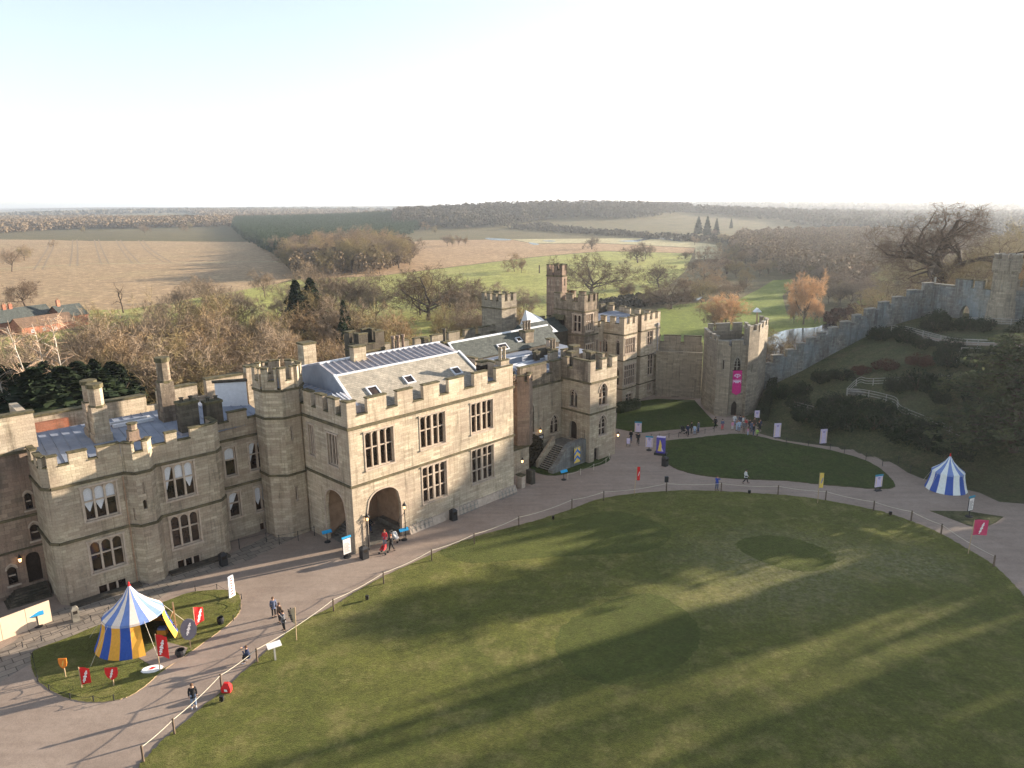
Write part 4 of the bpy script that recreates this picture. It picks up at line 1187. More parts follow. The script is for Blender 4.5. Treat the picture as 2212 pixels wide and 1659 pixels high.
MT['lawn_shade'] = grass_mat('shaded_lawn', (0.038, 0.058, 0.014), (0.058, 0.078, 0.02), (0.09, 0.08, 0.04), .3)  # darker lawn copy for the shaded plots; shade is mixed into its colour
MT['mound_grass'] = grass_mat('mound_ground', (0.055, 0.065, 0.028), (0.092, 0.094, 0.046), (0.12, 0.10, 0.06), .6)
MT['bank'] = grass_mat('woodland_floor', (0.10, 0.085, 0.04), (0.15, 0.125, 0.06), (0.19, 0.14, 0.08), .5, sc=.3)
MT['park'] = grass_mat('park_grass', (0.24, 0.245, 0.07), (0.32, 0.31, 0.095), (0.34, 0.30, 0.13), .4, sc=.08, fine=(.88, 1.12))
MT['bright'] = grass_mat('river_meadow', (0.14, 0.175, 0.035), (0.19, 0.21, 0.05), sc=.2, fine=(.85, 1.15))
MT['plough'] = grass_mat('brown_field', (0.32, 0.22, 0.125), (0.38, 0.265, 0.155), (0.36, 0.28, 0.15), .4, sc=.05, fine=(.94, 1.06))
MT['plough2'] = grass_mat('umber_field', (0.32, 0.21, 0.12), (0.38, 0.26, 0.15), sc=.05, fine=(.9, 1.1))
MT['flood'] = grass_mat('flood_meadow', (0.36, 0.31, 0.17), (0.42, 0.37, 0.22), (0.30, 0.23, 0.13), .5, sc=.06, fine=(.9, 1.1))
MT['rut'] = simple('wheel_rut', (0.26, 0.185, 0.11), var=.15, scale=.2)
def gravel(name, c1, c2):
    m, nt, b = mat_new(name, 0.9, 0.2)
    g = nd(nt, 'ShaderNodeNewGeometry').outputs['Position']
    col = ramp(nt, noise(nt, g, .22, 6, .65).outputs[0], [(.3, c1), (.7, c2)]).outputs[0]
    tr = nd(nt, 'ShaderNodeMapping', {'Vector': g, 'Rotation': (0, 0, -0.75), 'Scale': (.12, 1.3, 1)}).outputs[0]
    col = mix(nt, 1.0, col, ramp(nt, noise(nt, tr, .9, 4, .6).outputs[0], [(.35, (.91, .91, .91)), (.65, (1.06, 1.06, 1.05))]).outputs[0], 'MULTIPLY')
    col = mix(nt, 1.0, col, ramp(nt, noise(nt, g, 1.7, 6, .7).outputs[0], [(.32, (.90, .89, .88)), (.6, (1.04, 1.04, 1.04))]).outputs[0], 'MULTIPLY')
    fn = noise(nt, g, 22, 2, .8).outputs[0]
    col = mix(nt, 1.0, col, ramp(nt, fn, [(.3, (.78,)*3), (.7, (1.25,)*3)]).outputs[0], 'MULTIPLY')
    nt.links.new(col, b.inputs['Base Color'])
    bump(nt, b, fn, .5, .02)
    return m
MT['gravel'] = gravel('gravel_path', (0.265, 0.205, 0.165), (0.335, 0.265, 0.215))
def paving():
    m, nt, b = mat_new('stone_paving', 0.85, 0.25)
    g = nd(nt, 'ShaderNodeNewGeometry').outputs['Position']
    mp = nd(nt, 'ShaderNodeMapping', {'Vector': g, 'Rotation': (0, 0, -R43)}).outputs[0]
    br = nd(nt, 'ShaderNodeTexBrick', {'Vector': mp, 'Color1': (.30, .25, .20, 1), 'Color2': (.21, .18, .15, 1), 'Mortar': (.09, .075, .06, 1), 'Scale': 1.0, 'Mortar Size': .03, 'Brick Width': 1.15, 'Row Height': .7})
    n = ramp(nt, noise(nt, g, 1.2, 6, .7).outputs[0], [(.3, (.75,)*3), (.7, (1.2,)*3)]).outputs[0]
    nt.links.new(mix(nt, 1.0, br.outputs[0], n, 'MULTIPLY'), b.inputs['Base Color'])
    bump(nt, b, br.outputs['Fac'], .4, -.02)
    return m
MT['paving'] = paving()
def water():
    m, nt, b = mat_new('river_water', 0.16, 0.4)
    b.inputs['Base Color'].default_value = (.03, .04, .04, 1)
    g = nd(nt, 'ShaderNodeNewGeometry').outputs['Position']
    bump(nt, b, noise(nt, g, .6, 3, .6).outputs[0], .12, .05)
    return m
MT['water'] = water()
SDG = plat_sd(GX, GY)
cc = lambda A: (A[:-1, :-1]+A[1:, 1:])/2
fm = np.where((cc(SDG).ravel() < 2) & (cc(GY).ravel() < 200), 1, 0)
g_ = grid_mesh('ground', GX, GY, GZ, [MT['bank'], MT['mound_grass']], fm)
struct(g_, label='rolling ground under the castle mound, the river bank and the far countryside')

def smooth_closed(pts, n=4):
    out = []; N = len(pts)
    for i in range(N):
        p0, p1, p2, p3 = [Vector((*pts[(i+k-1) % N][:2], 0)) for k in range(4)]
        for t in range(n):
            t /= n
            out.append(tuple((0.5*((2*p1)+(-p0+p2)*t+(2*p0-5*p1+4*p2-p3)*t*t+(-p0+3*p1-3*p2+p3)*t**3))[:2]))
    return out
def smooth_open(pts, n=5):
    P = [Vector((p[0], p[1], p[2] if len(p) > 2 else 0)) for p in pts]
    P = [P[0]*2-P[1]]+P+[P[-1]*2-P[-2]]
    out = []
    for i in range(1, len(P)-2):
        p0, p1, p2, p3 = P[i-1:i+3]
        for t in range(n):
            t /= n
            out.append(0.5*((2*p1)+(-p0+p2)*t+(2*p0-5*p1+4*p2-p3)*t*t+(-p0+3*p1-3*p2+p3)*t**3))
    out.append(P[-2])
    return out
def sheet(name, pts, z, mat, th=0.0, kind='structure', label=None, edge=None):
    """flat polygon laid at z, with a real edge down th"""
    from mathutils.geometry import tessellate_polygon
    m = MB()
    tri = tessellate_polygon([[Vector((p[0], p[1], 0)) for p in pts]])
    for t in tri:
        a, b, c = [pts[k] for k in t]
        if (b[0]-a[0])*(c[1]-a[1])-(b[1]-a[1])*(c[0]-a[0]) < 0:
            b, c = c, b
        m.face([(a[0], a[1], z), (b[0], b[1], z), (c[0], c[1], z)], mat)
    if th:
        for i in range(len(pts)):
            a, b = pts[i], pts[(i+1) % len(pts)]
            m.face([(a[0], a[1], z-th), (b[0], b[1], z-th), (b[0], b[1], z), (a[0], a[1], z)], edge or mat)
    o = m.obj(name)
    o['kind'] = kind
    if label:
        o['label'] = label
    return o
def strip(name, pts, w, z, mat, label=None, kind='structure', drape=False):
    P = [Vector((p[0], p[1], 0)) for p in pts]; m = MB(); L = []; Rr = []
    for i, p in enumerate(P):
        d = (P[min(i+1, len(P)-1)]-P[max(0, i-1)]).normalized(); n = Vector((-d.y, d.x, 0))
        ww = w if not isinstance(w, (list, tuple)) else w[0]+(w[1]-w[0])*i/(len(P)-1)
        for A, s in ((L, 1), (Rr, -1)):
            q = p+n*s*ww/2; q.z = (gz(q.x, q.y)+z) if drape else z; A.append(q)
    for i in range(len(P)-1):
        m.face([Rr[i], Rr[i+1], L[i+1], L[i]], mat)
    o = m.obj(name); o['kind'] = kind
    if label:
        o['label'] = label
    return o

# ---- courtyard
rr_ = random.Random(2)
def ragged(P, a):
    out = []
    for i, p in enumerate(P):
        q = P[(i+1) % len(P)]
        for t in (0, .33, .66):
            out.append((p[0]+(q[0]-p[0])*t+rr_.gauss(0, a), p[1]+(q[1]-p[1])*t+rr_.gauss(0, a)))
    return out
court = [(-70, 10), (10, 10), (60, 25), (90, 40), (75, 62), (60, 71)]+[(55.09,74.42),(52.86,75.0),(52.37,77.56),(48.33,82.21),(47.69,84.14),(47.67,86.82),(47.3,88.95),(46.14,91.3),(44.5,93.57),(41.87,94.56),(37.68,96.89),(36.14,98.77),(34.91,100.46)]+[(35.79,101.49),(35.78,105.55),(35.57,108.8)]+[(36, 112), (36, 118), (20, 125), (-5, 100), (-45, 65), (-70, 45)]
sheet('gravel_path', court, 0.02, MT['gravel'], .1, label='gravel court and path curving around the lawns')
big = [(-21.97,36.55),(-22.14,37.47),(-21.4,40.05),(-19.71,44.42),(-18.02,49.44),(-16.98,52.07),(-14.8,54.78),(-12.49,58.39),(-7.62,63.88),(-3.64,67.58),(1.96,70.96),(6.4,74.19),(10.42,77.19),(17.34,78.92),(22.99,78.77),(29.81,77.49),(33.74,76.05),(38.41,73.02),(40.76,70.03),(42.11,67.05),(42.62,64.03),(43.11,60.35),(42.17,55.15),(40.3,47.97)]
big = smooth_open(big, 5)
big = [(p.x, p.y) for p in big]+[(46, 40), (40, 26), (-12, 26), (-24, 33)]
MT['soil'] = simple('turf_edge', (0.10, 0.08, 0.045), var=.2)
big = ragged(big, .045)
sheet('lawn', big, 0.10, MT['lawn'], .09, label='big round lawn, mottled with straw-coloured worn patches', edge=MT['soil'])
e1 = smooth_closed([(3.02,48.45),(4.34,52.18),(8.85,55.62),(11.99,55.94),(13.94,52.68),(14.05,49.46),(12.17,46.6),(9.83,44.77),(6.86,44.06),(4.13,45.39)])
e2 = smooth_closed([(21.21,64.78),(23.15,66.76),(26.75,66.67),(29.78,63.15),(28.23,60.47),(25.43,59.67),(22.75,61.47)])
e3 = smooth_closed([(-7.01,64.43),(-2.25,67.34),(4.36,71.02),(10.9,73.23),(14.75,70.2),(15.59,67.45),(12.68,64.0),(6.06,63.2),(-0.42,62.41),(-4.24,62.04)])
e1, e2, e3 = ragged(e1, .07), ragged(e2, .08), ragged(e3, .08)
sheet('lawn_patch', e1, 0.106, MT['lawn_new'], label='rounded patch of darker new turf in the middle of the big lawn')
sheet('lawn_patch', e2, 0.106, MT['lawn_new'], label='small oval of dark new turf near the far side of the big lawn')
sheet('lawn_patch', e3, 0.106, MT['lawn_new'], label='long strip of new turf along the far left edge of the big lawn')
isl = smooth_closed([(20.55,96.87),(25.37,98.36),(32.34,100.05),(36.92,96.34),(42.16,92.28),(44.88,87.73),(44.68,82.1),(43.81,79.63),(41.79,78.97),(36.99,80.1),(32.22,81.69),(24.95,82.95),(21.03,85.1),(19.46,88.47),(19.59,92.97)])
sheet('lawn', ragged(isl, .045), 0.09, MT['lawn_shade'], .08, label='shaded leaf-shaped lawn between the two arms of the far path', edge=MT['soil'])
l3 = [(17.37,117.14),(24.35,119.83),(30.29,118.7),(30.2,110.87),(30.26,103.95),(22.99,102.36),(18.06,100.96),(15.07,103.31)]
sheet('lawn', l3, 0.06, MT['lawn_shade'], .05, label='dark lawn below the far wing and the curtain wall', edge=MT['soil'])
l4 = [(34.64,107.64),(38.44,114.07),(45.66,127.69),(47.93,116.55),(46.46,95.04),(47.62,85.15),(48.58,79.78),(47.62,80.98),(46.51,86.33),(44.93,90.36),(42.35,94.18),(38.29,98.36),(35.29,101.05)]
pg = smooth_closed([(5.47,91.55),(2.49,88.97),(1.87,87.62),(2.95,85.29),(5.15,84.28),(8.71,86.26),(11.87,88.7),(12.69,91.33),(11.83,93.21)], 3)
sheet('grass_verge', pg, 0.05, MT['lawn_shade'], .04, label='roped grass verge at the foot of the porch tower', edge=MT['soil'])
tri_ = [(44.07,72.76),(47.96,72.55),(50.8,71.05),(49.01,69.61),(46.75,68.23),(45.9,69.12)]
sheet('grass_island', tri_, 0.05, MT['mound_grass'], .04, label='small triangular worn grass island beside the striped blue tent', edge=MT['soil'])
gd = smooth_closed([(-35.75,48.53),(-35.49,49.34),(-34.45,50.32),(-32.65,52.39),(-29.17,55.78),(-27.65,57.2),(-25.63,57.59),(-23.61,57.12),(-22.39,54.46),(-22.55,52.2),(-23.99,48.49),(-25.01,46.22),(-25.61,44.12),(-26.44,43.2),(-27.98,42.9),(-29.79,43.25),(-31.73,44.21),(-33.48,45.49),(-34.77,46.97)], 4)
sheet('tent_garden', ragged(gd, .02), 0.06, MT['lawn'], .05, label='tongue of lawn carrying the blue and yellow striped tent', edge=MT['lightwood'])
pv = [toW(OW, R43, s, d) for s, d in ((-1.5, -.1), (5.9, -.05), (6.6, -.9), (7.7, -.9), (8.4, -.05), (14.2, -.05), (20, 1.5), (21, -1.0), (15, -2.6), (9, -2.4), (6, -4.2), (2, -5.2), (-2, -6.4), (-7, -8.6), (-12, -10), (-13, -7), (-4, -3))]
sheet('paving', pv, 0.028, MT['paving'], label='strip of worn stone paving along the foot of the left wing')
sheet('dirt_floor', [(-27.51,47.83),(-26.6,49.92),(-24.41,49.05),(-24.17,47.62),(-25.22,46.28)], 0.072, MT['gravel'], label='bare earth floor in front of the open side of the striped tent')
# stone edging at the foot of the walls
m = MB()
for a, b in ((path[2], path[3]), (path[6], path[7])):
    m.obox(a, b, 0, math.hypot(b[0]-a[0], b[1]-a[1]), -.9, -.03, -.1, .22, MT['dark_stone'])
m.obj('kerb_wall', wing)

# ---- countryside sheets
def field(name, pts, z, mat, label):
    # subdivide so it stays on the (flat) plain
    return sheet(name, pts, z, mat, label=label)
field('field', [(-944.3,1128.1),(-925.5,1368.7),(-923.9,1561.9),(-757.1,1569.2),(-666.5,1570.9),(-582.2,1574.6),(-513.4,1394.2),(-380.0,1079.7),(-287.4,859.2),(-201.0,653.7),(-136.0,471.5),(-136.7,435.1),(-153.9,376.03),(-171.16,328.08),(-205.85,326.15),(-227.37,327.68),(-262.55,305.54)], -11.94, MT['plough'], 'broad brown winter field with tramlines rising to the wood on the left')
field('field', [(-206.67,249.58),(-230.2,303.4),(-205.85,326.15),(-171.16,328.08),(-153.9,376.03),(-136.7,435.1),(-129.7,459.0),(-112.0,469.0),(-86.3,472.4),(-48.2,530.5),(19.1,633.8),(87.9,704.9),(125.7,685.2),(160.8,660.3),(114.6,489.6),(83.46,397.45),(61.39,356.4),(41.63,338.8),(27.4,298.83),(9.93,208.36),(-40.48,152.89),(-134.23,172.19)], -11.92, MT['park'], 'yellow-green parkland pasture behind the castle roofs')
field('field', [(-183.5,640.1),(-180.6,969.2),(-118.1,932.3),(-59.0,1205.7),(25.7,850.0),(101.1,845.5),(182.5,741.3),(162.2,666.4),(88.7,711.9),(19.3,639.5),(-48.6,534.5),(-86.9,475.6),(-117.2,466.5),(-130.5,462.0)], -11.9, MT['plough2'], 'brown ploughed field between the pasture and the flood meadow')
field('field', [(-129.8,946.5),(-152.2,1137.7),(-155.7,1251.7),(-62.0,1268.4),(38.0,1307.6),(187.0,1023.6),(207.7,855.5),(221.2,784.8),(167.4,591.7),(146.8,594.5),(184.4,748.9),(102.3,855.5),(26.0,860.0),(-60.0,1225.9)], -11.88, MT['flood'], 'pale flood meadow scattered with shining puddles')
field('field', [(324.2,1596.9),(444.9,1587.9),(484.1,1434.8),(451.1,1230.6),(329.6,961.5),(265.3,949.3),(252.1,1087.7),(250.1,1245.3)], -11.86, MT['flood'], 'pale field behind the pointed conifers')
field('field', [(-9.5,1321.5),(84.9,1421.8),(235.2,1491.1),(253.0,1244.5),(146.6,1210.3),(59.6,1256.0)], -11.84, MT['flood'], 'narrow pale field strip in front of the big hillside wood')
field('field', [(307.8,1205.3),(488.0,1661.0),(545.1,1674.1),(540.8,1527.4),(611.3,1450.7),(474.5,1128.5),(399.3,1022.1),(342.0,992.4),(373.5,1284.7)], -11.82, MT['flood'], 'distant straw-coloured field behind the valley trees')
field('field', [(39.0,206.95),(49.78,253.13),(62.1,312.68),(75.05,326.6),(96.65,337.82),(102.53,329.22),(91.69,270.85),(94.57,250.49),(80.92,237.93),(58.2,199.81),(46.72,194.47)], -11.83, MT['bright'], 'bright green riverside lawn behind the far wing')
field('field', [(102.86,337.33),(128.19,382.36),(150.2,425.4),(162.9,429.5),(150.41,395.84),(129.51,352.62),(110.08,293.14),(121.3,280.2),(113.3,261.08),(93.9,248.67),(86.43,254.78),(95.61,294.14)], -11.82, MT['bright'], 'green lawn winding between the willows in the valley')
field('field', [(154.59,330.0),(177.58,356.02),(179.4,348.5),(162.34,324.63),(149.72,314.94)], -11.81, MT['bright'], 'small sunlit strip of grass above the stepped wall')
field('field', [(224.3,464.1),(281.0,510.3),(259.7,460.2),(215.9,403.8),(206.0,419.9)], -11.80, MT['bright'], 'shaded green clearing left of the big oak')
# wheel ruts
rt_ = MB()
for a in ([(-673.7,1107.2),(-525.5,857.5),(-424.2,681.5),(-350.2,552.9)], [(-635.4,1099.0),(-464.7,800.6),(-343.2,586.6)], [(-599.8,1091.4),(-464.0,847.0),(-327.3,603.5)], [(-564.6,1083.8),(-434.2,841.8),(-308.0,614.2)], [(-529.0,1076.1),(-391.1,810.9),(-283.6,617.8)]):
    for off in (-1, 1):
        P = smooth_open(a, 4)
        for i in range(len(P)-1):
            d = (P[i+1]-P[i]).normalized(); n_ = Vector((-d.y, d.x, 0))
            p, q = P[i]+n_*off*2.6, P[i+1]+n_*off*2.6
            rt_.face([(p-n_*.7)[:2]+(-11.91,), (q-n_*.7)[:2]+(-11.91,), (q+n_*.7)[:2]+(-11.91,), (p+n_*.7)[:2]+(-11.91,)], MT['rut'])
o = rt_.obj('wheel_tracks'); struct(o, label='pairs of wheel tracks crossing the broad brown field')
strip('field_track', [(-396.6,559.4),(-373.4,577.4),(-343.9,615.0),(-283.2,607.2),(-207.5,617.1),(-174.3,607.7)], 4, -11.90, MT['flood'], 'pale grassy headland crossing the brown field')
strip('hedge_line', [(-876.7,1296.0),(-731.0,1224.5),(-558.2,1104.2),(-481.9,1149.4),(-470.9,1273.5)], 9, -11.905, MT['bank'], 'dark ditch line crossing the brown field')
# water
sheet('river', smooth_closed([(39.07,317.93),(47.54,323.43),(62.05,326.54),(77.81,334.03),(83.99,335.79),(92.11,354.14),(84.48,342.65),(75.3,341.05),(65.35,335.0),(54.05,329.29)], 2), -11.8, MT['water'], label='river glinting beyond the tall tower')
sheet('river', smooth_closed([(54.08,171.55),(71.76,212.32),(83.13,237.99),(93.26,252.96),(101.19,259.26),(108.58,261.14),(115.48,268.56),(118.31,267.14),(113.76,249.03),(93.25,211.25),(72.94,178.92),(56.07,154.88)], 3), -11.8, MT['water'], label='river reflecting the sky beyond the climbing wall')
sheet('pond', smooth_closed([(221.0,445.4),(226.5,451.7),(229.9,450.5),(226.3,444.9)], 2), -11.8, MT['water'], label='sliver of water on the far riverside lawn')
sheet('river', smooth_closed([(150.5,1078.5),(161.1,1040.9),(170.1,990.5),(189.3,986.1),(198.8,936.7),(204.6,892.6),(197.1,872.6),(188.6,902.3),(174.8,935.1),(146.3,868.0),(126.8,896.2),(149.3,913.8),(168.7,953.9),(155.1,1001.7)], 2), -11.8, MT['water'], label='flooded river bend shining across the pale meadow')
for q, l in (([(-34.3,1006.3),(-22.5,1011.3),(1.2,962.2),(-5.1,936.4),(-24.4,950.5)], 'oval flood puddle left of the tall bare trees on the meadow'), ([(20.5,878.4),(27.6,868.3),(32.1,834.4),(25.0,830.5)], 'small flood puddle in the middle of the pale meadow'), ([(38.6,920.8),(49.7,925.0),(54.5,901.7),(45.2,897.4)], 'thin flood puddle right of the small one on the meadow')):
    sheet('puddle', smooth_closed(q, 2), -11.79, MT['water'], label=l)

# ================================================================== the mound: climbing wall, gate and lookout tower
WL = [(41.1, 117.1, 4.0, 6.2), (44.1, 117.7, 4.4, 7.8), (45.9, 118.1, 4.8, 8.6), (47.7, 118.4, 5.2, 9.6), (49.7, 119.2, 5.6, 10.4), (51.8, 120.1, 6.3, 11.1), (54.1, 121.2, 7.2, 11.7),
      (56.6, 122.3, 8.0, 12.5), (59.0, 123.7, 9.0, 13.4), (62.1, 125.4, 10.3, 14.2), (65.2, 127.1, 10.8, 15.1), (68.1, 128.2, 11.0, 15.8), (71.2, 129.3, 11.8, 16.8), (74.4, 130.4, 12.4, 17.9)]
sw_ = thing('stepped_wall', 'rubble wall with stepped battlements climbing the mound from the gatehouse to the top gate', 'castle wall')
m = MB(); cp = MB()
for i in range(len(WL)-1):
    a, b = WL[i][:2], WL[i+1][:2]
    L = math.hypot(b[0]-a[0], b[1]-a[1])
    m.obox(a, b, 0, L, 0, .7, -1, WL[i+1][3]-1.25, MT['rubble'])
    m.obox(a, b, L*.42, L+.12, .002, .7, WL[i+1][3]-1.25, WL[i+1][3]-.12, MT['rubble'])
    cp.obox(a, b, L*.42-.08, L+.18, -.06, .76, WL[i+1][3]-.118, WL[i+1][3]+.02, MT['trim_grey'])
m.obj('wall', sw_); cp.obj('coping', sw_)
gw = thing('mound_gate_wall', 'rubble wall with a pointed archway on the mound top, left of the lookout tower', 'castle wall')
m = MB(); cp = MB()
a, b = (74.4, 130.5), (78.9, 121.7)
L = math.hypot(b[0]-a[0], b[1]-a[1])
gah = (5.3, 7.0, 11.5, 14.6, 'point', 13.0)
wall(m, a, b, 10.5, 16.9, MT['rubble'], [gah], .9)
bi = (-(b[1]-a[1])/L, (b[0]-a[0])/L)
a2, b2 = (a[0]+bi[0]*.9, a[1]+bi[1]*.9), (b[0]+bi[0]*.9, b[1]+bi[1]*.9)
wall(m, b2, a2, 10.5, 16.9, MT['stone'], [(L-7.0, L-5.3, 11.5, 14.6, 'point', 13.0)], .01)
wall(m, a2, a, 10.5, 16.9, MT['rubble']); wall(m, b, b2, 10.5, 16.9, MT['rubble'])
parapet(m, cp, a, b, 16.9, 17.5, 18.8, [(0, .1), (3.9, 6.6), (7.2, 8.6)], MT['rubble'], .5)
cp.obox(a, b, .2, 3.8, -.05, .6, 17.6, 17.75, MT['trim_grey'])
m.obj('wall', gw); cp.obj('coping', gw)
g2 = thing('inner_gate_wall', 'sunlit stone wall glimpsed through the archway on the mound', 'castle wall')
m = MB(); m.obox((81.5, 132), (85.5, 124), 0, 9, 0, .6, 11, 16.0, SP); m.obj('wall', g2)
mt_ = thing('lookout_tower', 'octagonal lookout tower with corbelled battlements on top of the mound', 'tower')
oc = lambda r, cx=80.6, cy=121.0, n=8: [(cx+r*math.cos(2*math.pi*(i+.5)/n), cy+r*math.sin(2*math.pi*(i+.5)/n)) for i in range(n)]
m = MB()
P8 = oc(1.78)
mh = {}
for i in range(8):
    wall(m, P8[i], P8[(i+1) % 8], 15.8, 20.8, SG, [(.55, .75, 17.8, 18.7)], .3)
m.prism(oc(2.3), 10.5, 15.8, SG, k=.84)
m.obj('wall', mt_)
for i in range(8):
    window(mt_, P8[i], P8[(i+1) % 8], (.55, .75, 17.8, 18.7), 1, 0, .25, heads=False, hood=False, name='arrow_slit', tm=MT['trim_grey'])
m = MB()
Q8 = oc(2.08)
for i in range(8):
    a_, b_ = Q8[i], Q8[(i+1) % 8]
    L_ = math.hypot(b_[0]-a_[0], b_[1]-a_[1])
    for k in range(3):
        m.obox(a_, b_, .1+k*.54, .36+k*.54, .02, .5, 20.4, 20.8, SG)
m.obj('corbels', mt_)
m = MB(); cp = MB()
for i in range(8):
    parapet(m, cp, Q8[i], Q8[(i+1) % 8], 20.803, 22.5, 23.3, [(.3, 1.15)], SG, .3, t1=.13, cm=MT['trim_grey'])
m.face([(x, y, 21.4) for x, y in Q8], MT['lead'])
m.obj('parapet', mt_); cp.obj('coping', mt_)
rw = thing('summit_wall', 'battlemented rubble wall running off to the right of the lookout tower', 'castle wall')
m = MB(); cp = MB()
a, b = (82.9, 121.6), (101, 118)
m.obox(a, b, 0, 18.4, 0, 1.6, 9.5, 17.4, MT['rubble']); m.obox(a, b, 1.6, 3.0, -.5, 0, 10, 15.6, MT['rubble'])
parapet(m, cp, a, b, 17.403, 17.8, 19.0, [(.05, .6), (1.2, 2.6), (3.4, 4.9), (5.8, 7.4), (8.2, 9.8), (10.6, 12.2), (13, 14.6)], SG, .5, cm=MT['trim_grey'])
m.obj('wall', rw); cp.obj('coping', rw)

# post and rail fences along the mound path
def rail_fence(pts, label, h=1.05, rails=3, step=2.4, mat='rail'):
    f = thing('rail_fence', label, 'fence')
    P = smooth_open([(p[0], p[1], gz(p[0], p[1])) for p in pts], 4)
    P = [Vector((p.x, p.y, gz(p.x, p.y))) for p in P]
    m = MB(); acc = step
    for i in range(len(P)-1):
        if acc >= step:
            m.box(P[i].x-.05, P[i].x+.05, P[i].y-.05, P[i].y+.05, P[i].z-.2, P[i].z+h+.05, MT[mat]); acc = 0
        acc += (P[i+1]-P[i]).length
    m.obj('posts', f)
    for k in range(rails):
        r = MB(); z = h*(1-k*.36)
        r.tube([(p.x, p.y, p.z+z) for p in P], .045, MT[mat], 4)
        r.obj('rail', f)
    return f
rail_fence([(64.5, 124), (66.0, 115.4), (67.4, 111.5), (70.6, 108.5), (74.5, 105.5), (80, 103)], 'white railed fence curving across the upper mound below the archway')
rail_fence([(65.5, 121.5), (66.9, 113.5), (69, 109.5), (72.6, 106.9)], 'second rail line running just below the upper mound fence', rails=2)
rail_fence([(75.6, 120.3), (79, 118.2), (82.1, 117.2), (88, 115)], 'white railed fence on the mound top in front of the lookout tower')
rail_fence([(49.3, 105.4), (51.8, 107.2), (52.6, 106.0), (55.2, 104.1), (58.1, 102.4), (61.3, 100.2), (65.7, 96.7)], 'rail fence along the middle terrace of the mound')
rail_fence([(49.3, 105.2), (50.8, 103.5), (52.6, 100.4), (53.2, 98.8), (52.9, 96.6), (54.9, 91.8), (56.5, 88.5)], 'rail fence zigzagging down the mound to the dark hedge')
rail_fence([(42.0, 108.0), (44.0, 103.8)], 'short rail fence on the bank right of the gatehouse', rails=3)
for k, (x, y) in enumerate([(68.6, 105.2), (67.7, 104.2), (66.9, 103.2)]):
    rail_fence([(x-2.0, y+2.2), (x+2.2, y-1.4)], 'short step railing, %s of three below the upper fence' % ('topmost', 'middle one', 'lowest')[k], rails=1)
ld = MB(); z = gz(51, 105)
ld.box(49.6, 51.9, 104.2, 106.2, z-.3, z+.15, MT['step']); tag(ld.obj('landing'), 'pale step landing at the bend of the mound fence', 'landing')
strip('mound_path', [(64.9, 123), (66.3, 115.8), (68.0, 111.9), (71.2, 109), (75.2, 106.2), (80, 104)], 1.6, .12, MT['gravel'], 'worn path following the upper fence across the mound', drape=True)

# ================================================================== trees and shrubs
def leafmat(name, lo, hi, rough=.9, trans=0.0, isl=(.72, 1.18), obj=(.8, 1.15)):
    m, nt, b = mat_new(name, rough, .15)
    gi = nd(nt, 'ShaderNodeNewGeometry')
    oi = nd(nt, 'ShaderNodeObjectInfo')
    n = noise(nt, gi.outputs['Position'], .35, 3, .6).outputs[0]
    col = ramp(nt, n, [(.3, lo), (.7, hi)]).outputs[0]
    r1 = nd(nt, 'ShaderNodeMapRange', {'Value': gi.outputs['Random Per Island'], 'To Min': isl[0], 'To Max': isl[1]}).outputs[0]
    r2 = nd(nt, 'ShaderNodeMapRange', {'Value': oi.outputs['Random'], 'To Min': obj[0], 'To Max': obj[1]}).outputs[0]
    r = nd(nt, 'ShaderNodeMath', {0: r1, 1: r2}, operation='MULTIPLY').outputs[0]
    cr = nd(nt, 'ShaderNodeCombineXYZ', {0: r, 1: r, 2: r}).outputs[0]
    fc = mix(nt, 1.0, col, cr, 'MULTIPLY')
    nt.links.new(fc, b.inputs['Base Color'])
    if trans:
        tb = nd(nt, 'ShaderNodeBsdfTranslucent', {'Color': fc})
        ms = nd(nt, 'ShaderNodeMixShader', {0: trans})
        nt.links.new(b.outputs[0], ms.inputs[1]); nt.links.new(tb.outputs[0], ms.inputs[2])
        nt.links.new(ms.outputs[0], nt.nodes['Material Output'].inputs['Surface'])
    return m
MT['bark'] = simple('grey_bark', (0.13, 0.095, 0.065), c2=(0.075, 0.055, 0.04), scale=3, rough=.95, coord='obj')
MT['bark_dark'] = simple('dark_bark', (0.10, 0.07, 0.05), c2=(0.055, 0.04, 0.03), scale=3, rough=.95, coord='obj')
MT['birch'] = simple('white_bark', (0.62, 0.55, 0.46), c2=(0.30, 0.25, 0.20), scale=1.6, rough=.85, coord='obj')
MT['twig'] = leafmat('brown_twigs', (0.28, 0.19, 0.105), (0.37, 0.26, 0.15))
MT['twig_olive'] = leafmat('olive_twigs', (0.26, 0.20, 0.095), (0.34, 0.265, 0.135))
MT['twig_grey'] = leafmat('grey_twigs', (0.24, 0.18, 0.125), (0.31, 0.235, 0.165))
MT['twig_dark'] = leafmat('dark_twigs', (0.13, 0.085, 0.055), (0.17, 0.115, 0.075))
MT['twig_orange'] = leafmat('orange_twigs', (0.46, 0.27, 0.14), (0.56, 0.36, 0.20), trans=.3)
MT['twig_pale'] = leafmat('pale_twigs', (0.45, 0.30, 0.20), (0.55, 0.38, 0.26))
MT['ever'] = leafmat('evergreen_leaves', (0.014, 0.024, 0.010), (0.028, 0.042, 0.017))
MT['ever_olive'] = leafmat('olive_leaves', (0.05, 0.055, 0.018), (0.085, 0.085, 0.03))
MT['pine'] = leafmat('pine_needles', (0.04, 0.07, 0.038), (0.065, 0.10, 0.055), trans=.3)
MT['cedar'] = leafmat('cedar_needles', (0.045, 0.06, 0.032), (0.10, 0.11, 0.05), trans=.4)
MT['russet'] = leafmat('russet_leaves', (0.07, 0.032, 0.02), (0.11, 0.05, 0.03))
MT['hedge'] = leafmat('hedge_leaves', (0.022, 0.032, 0.014), (0.04, 0.05, 0.022))
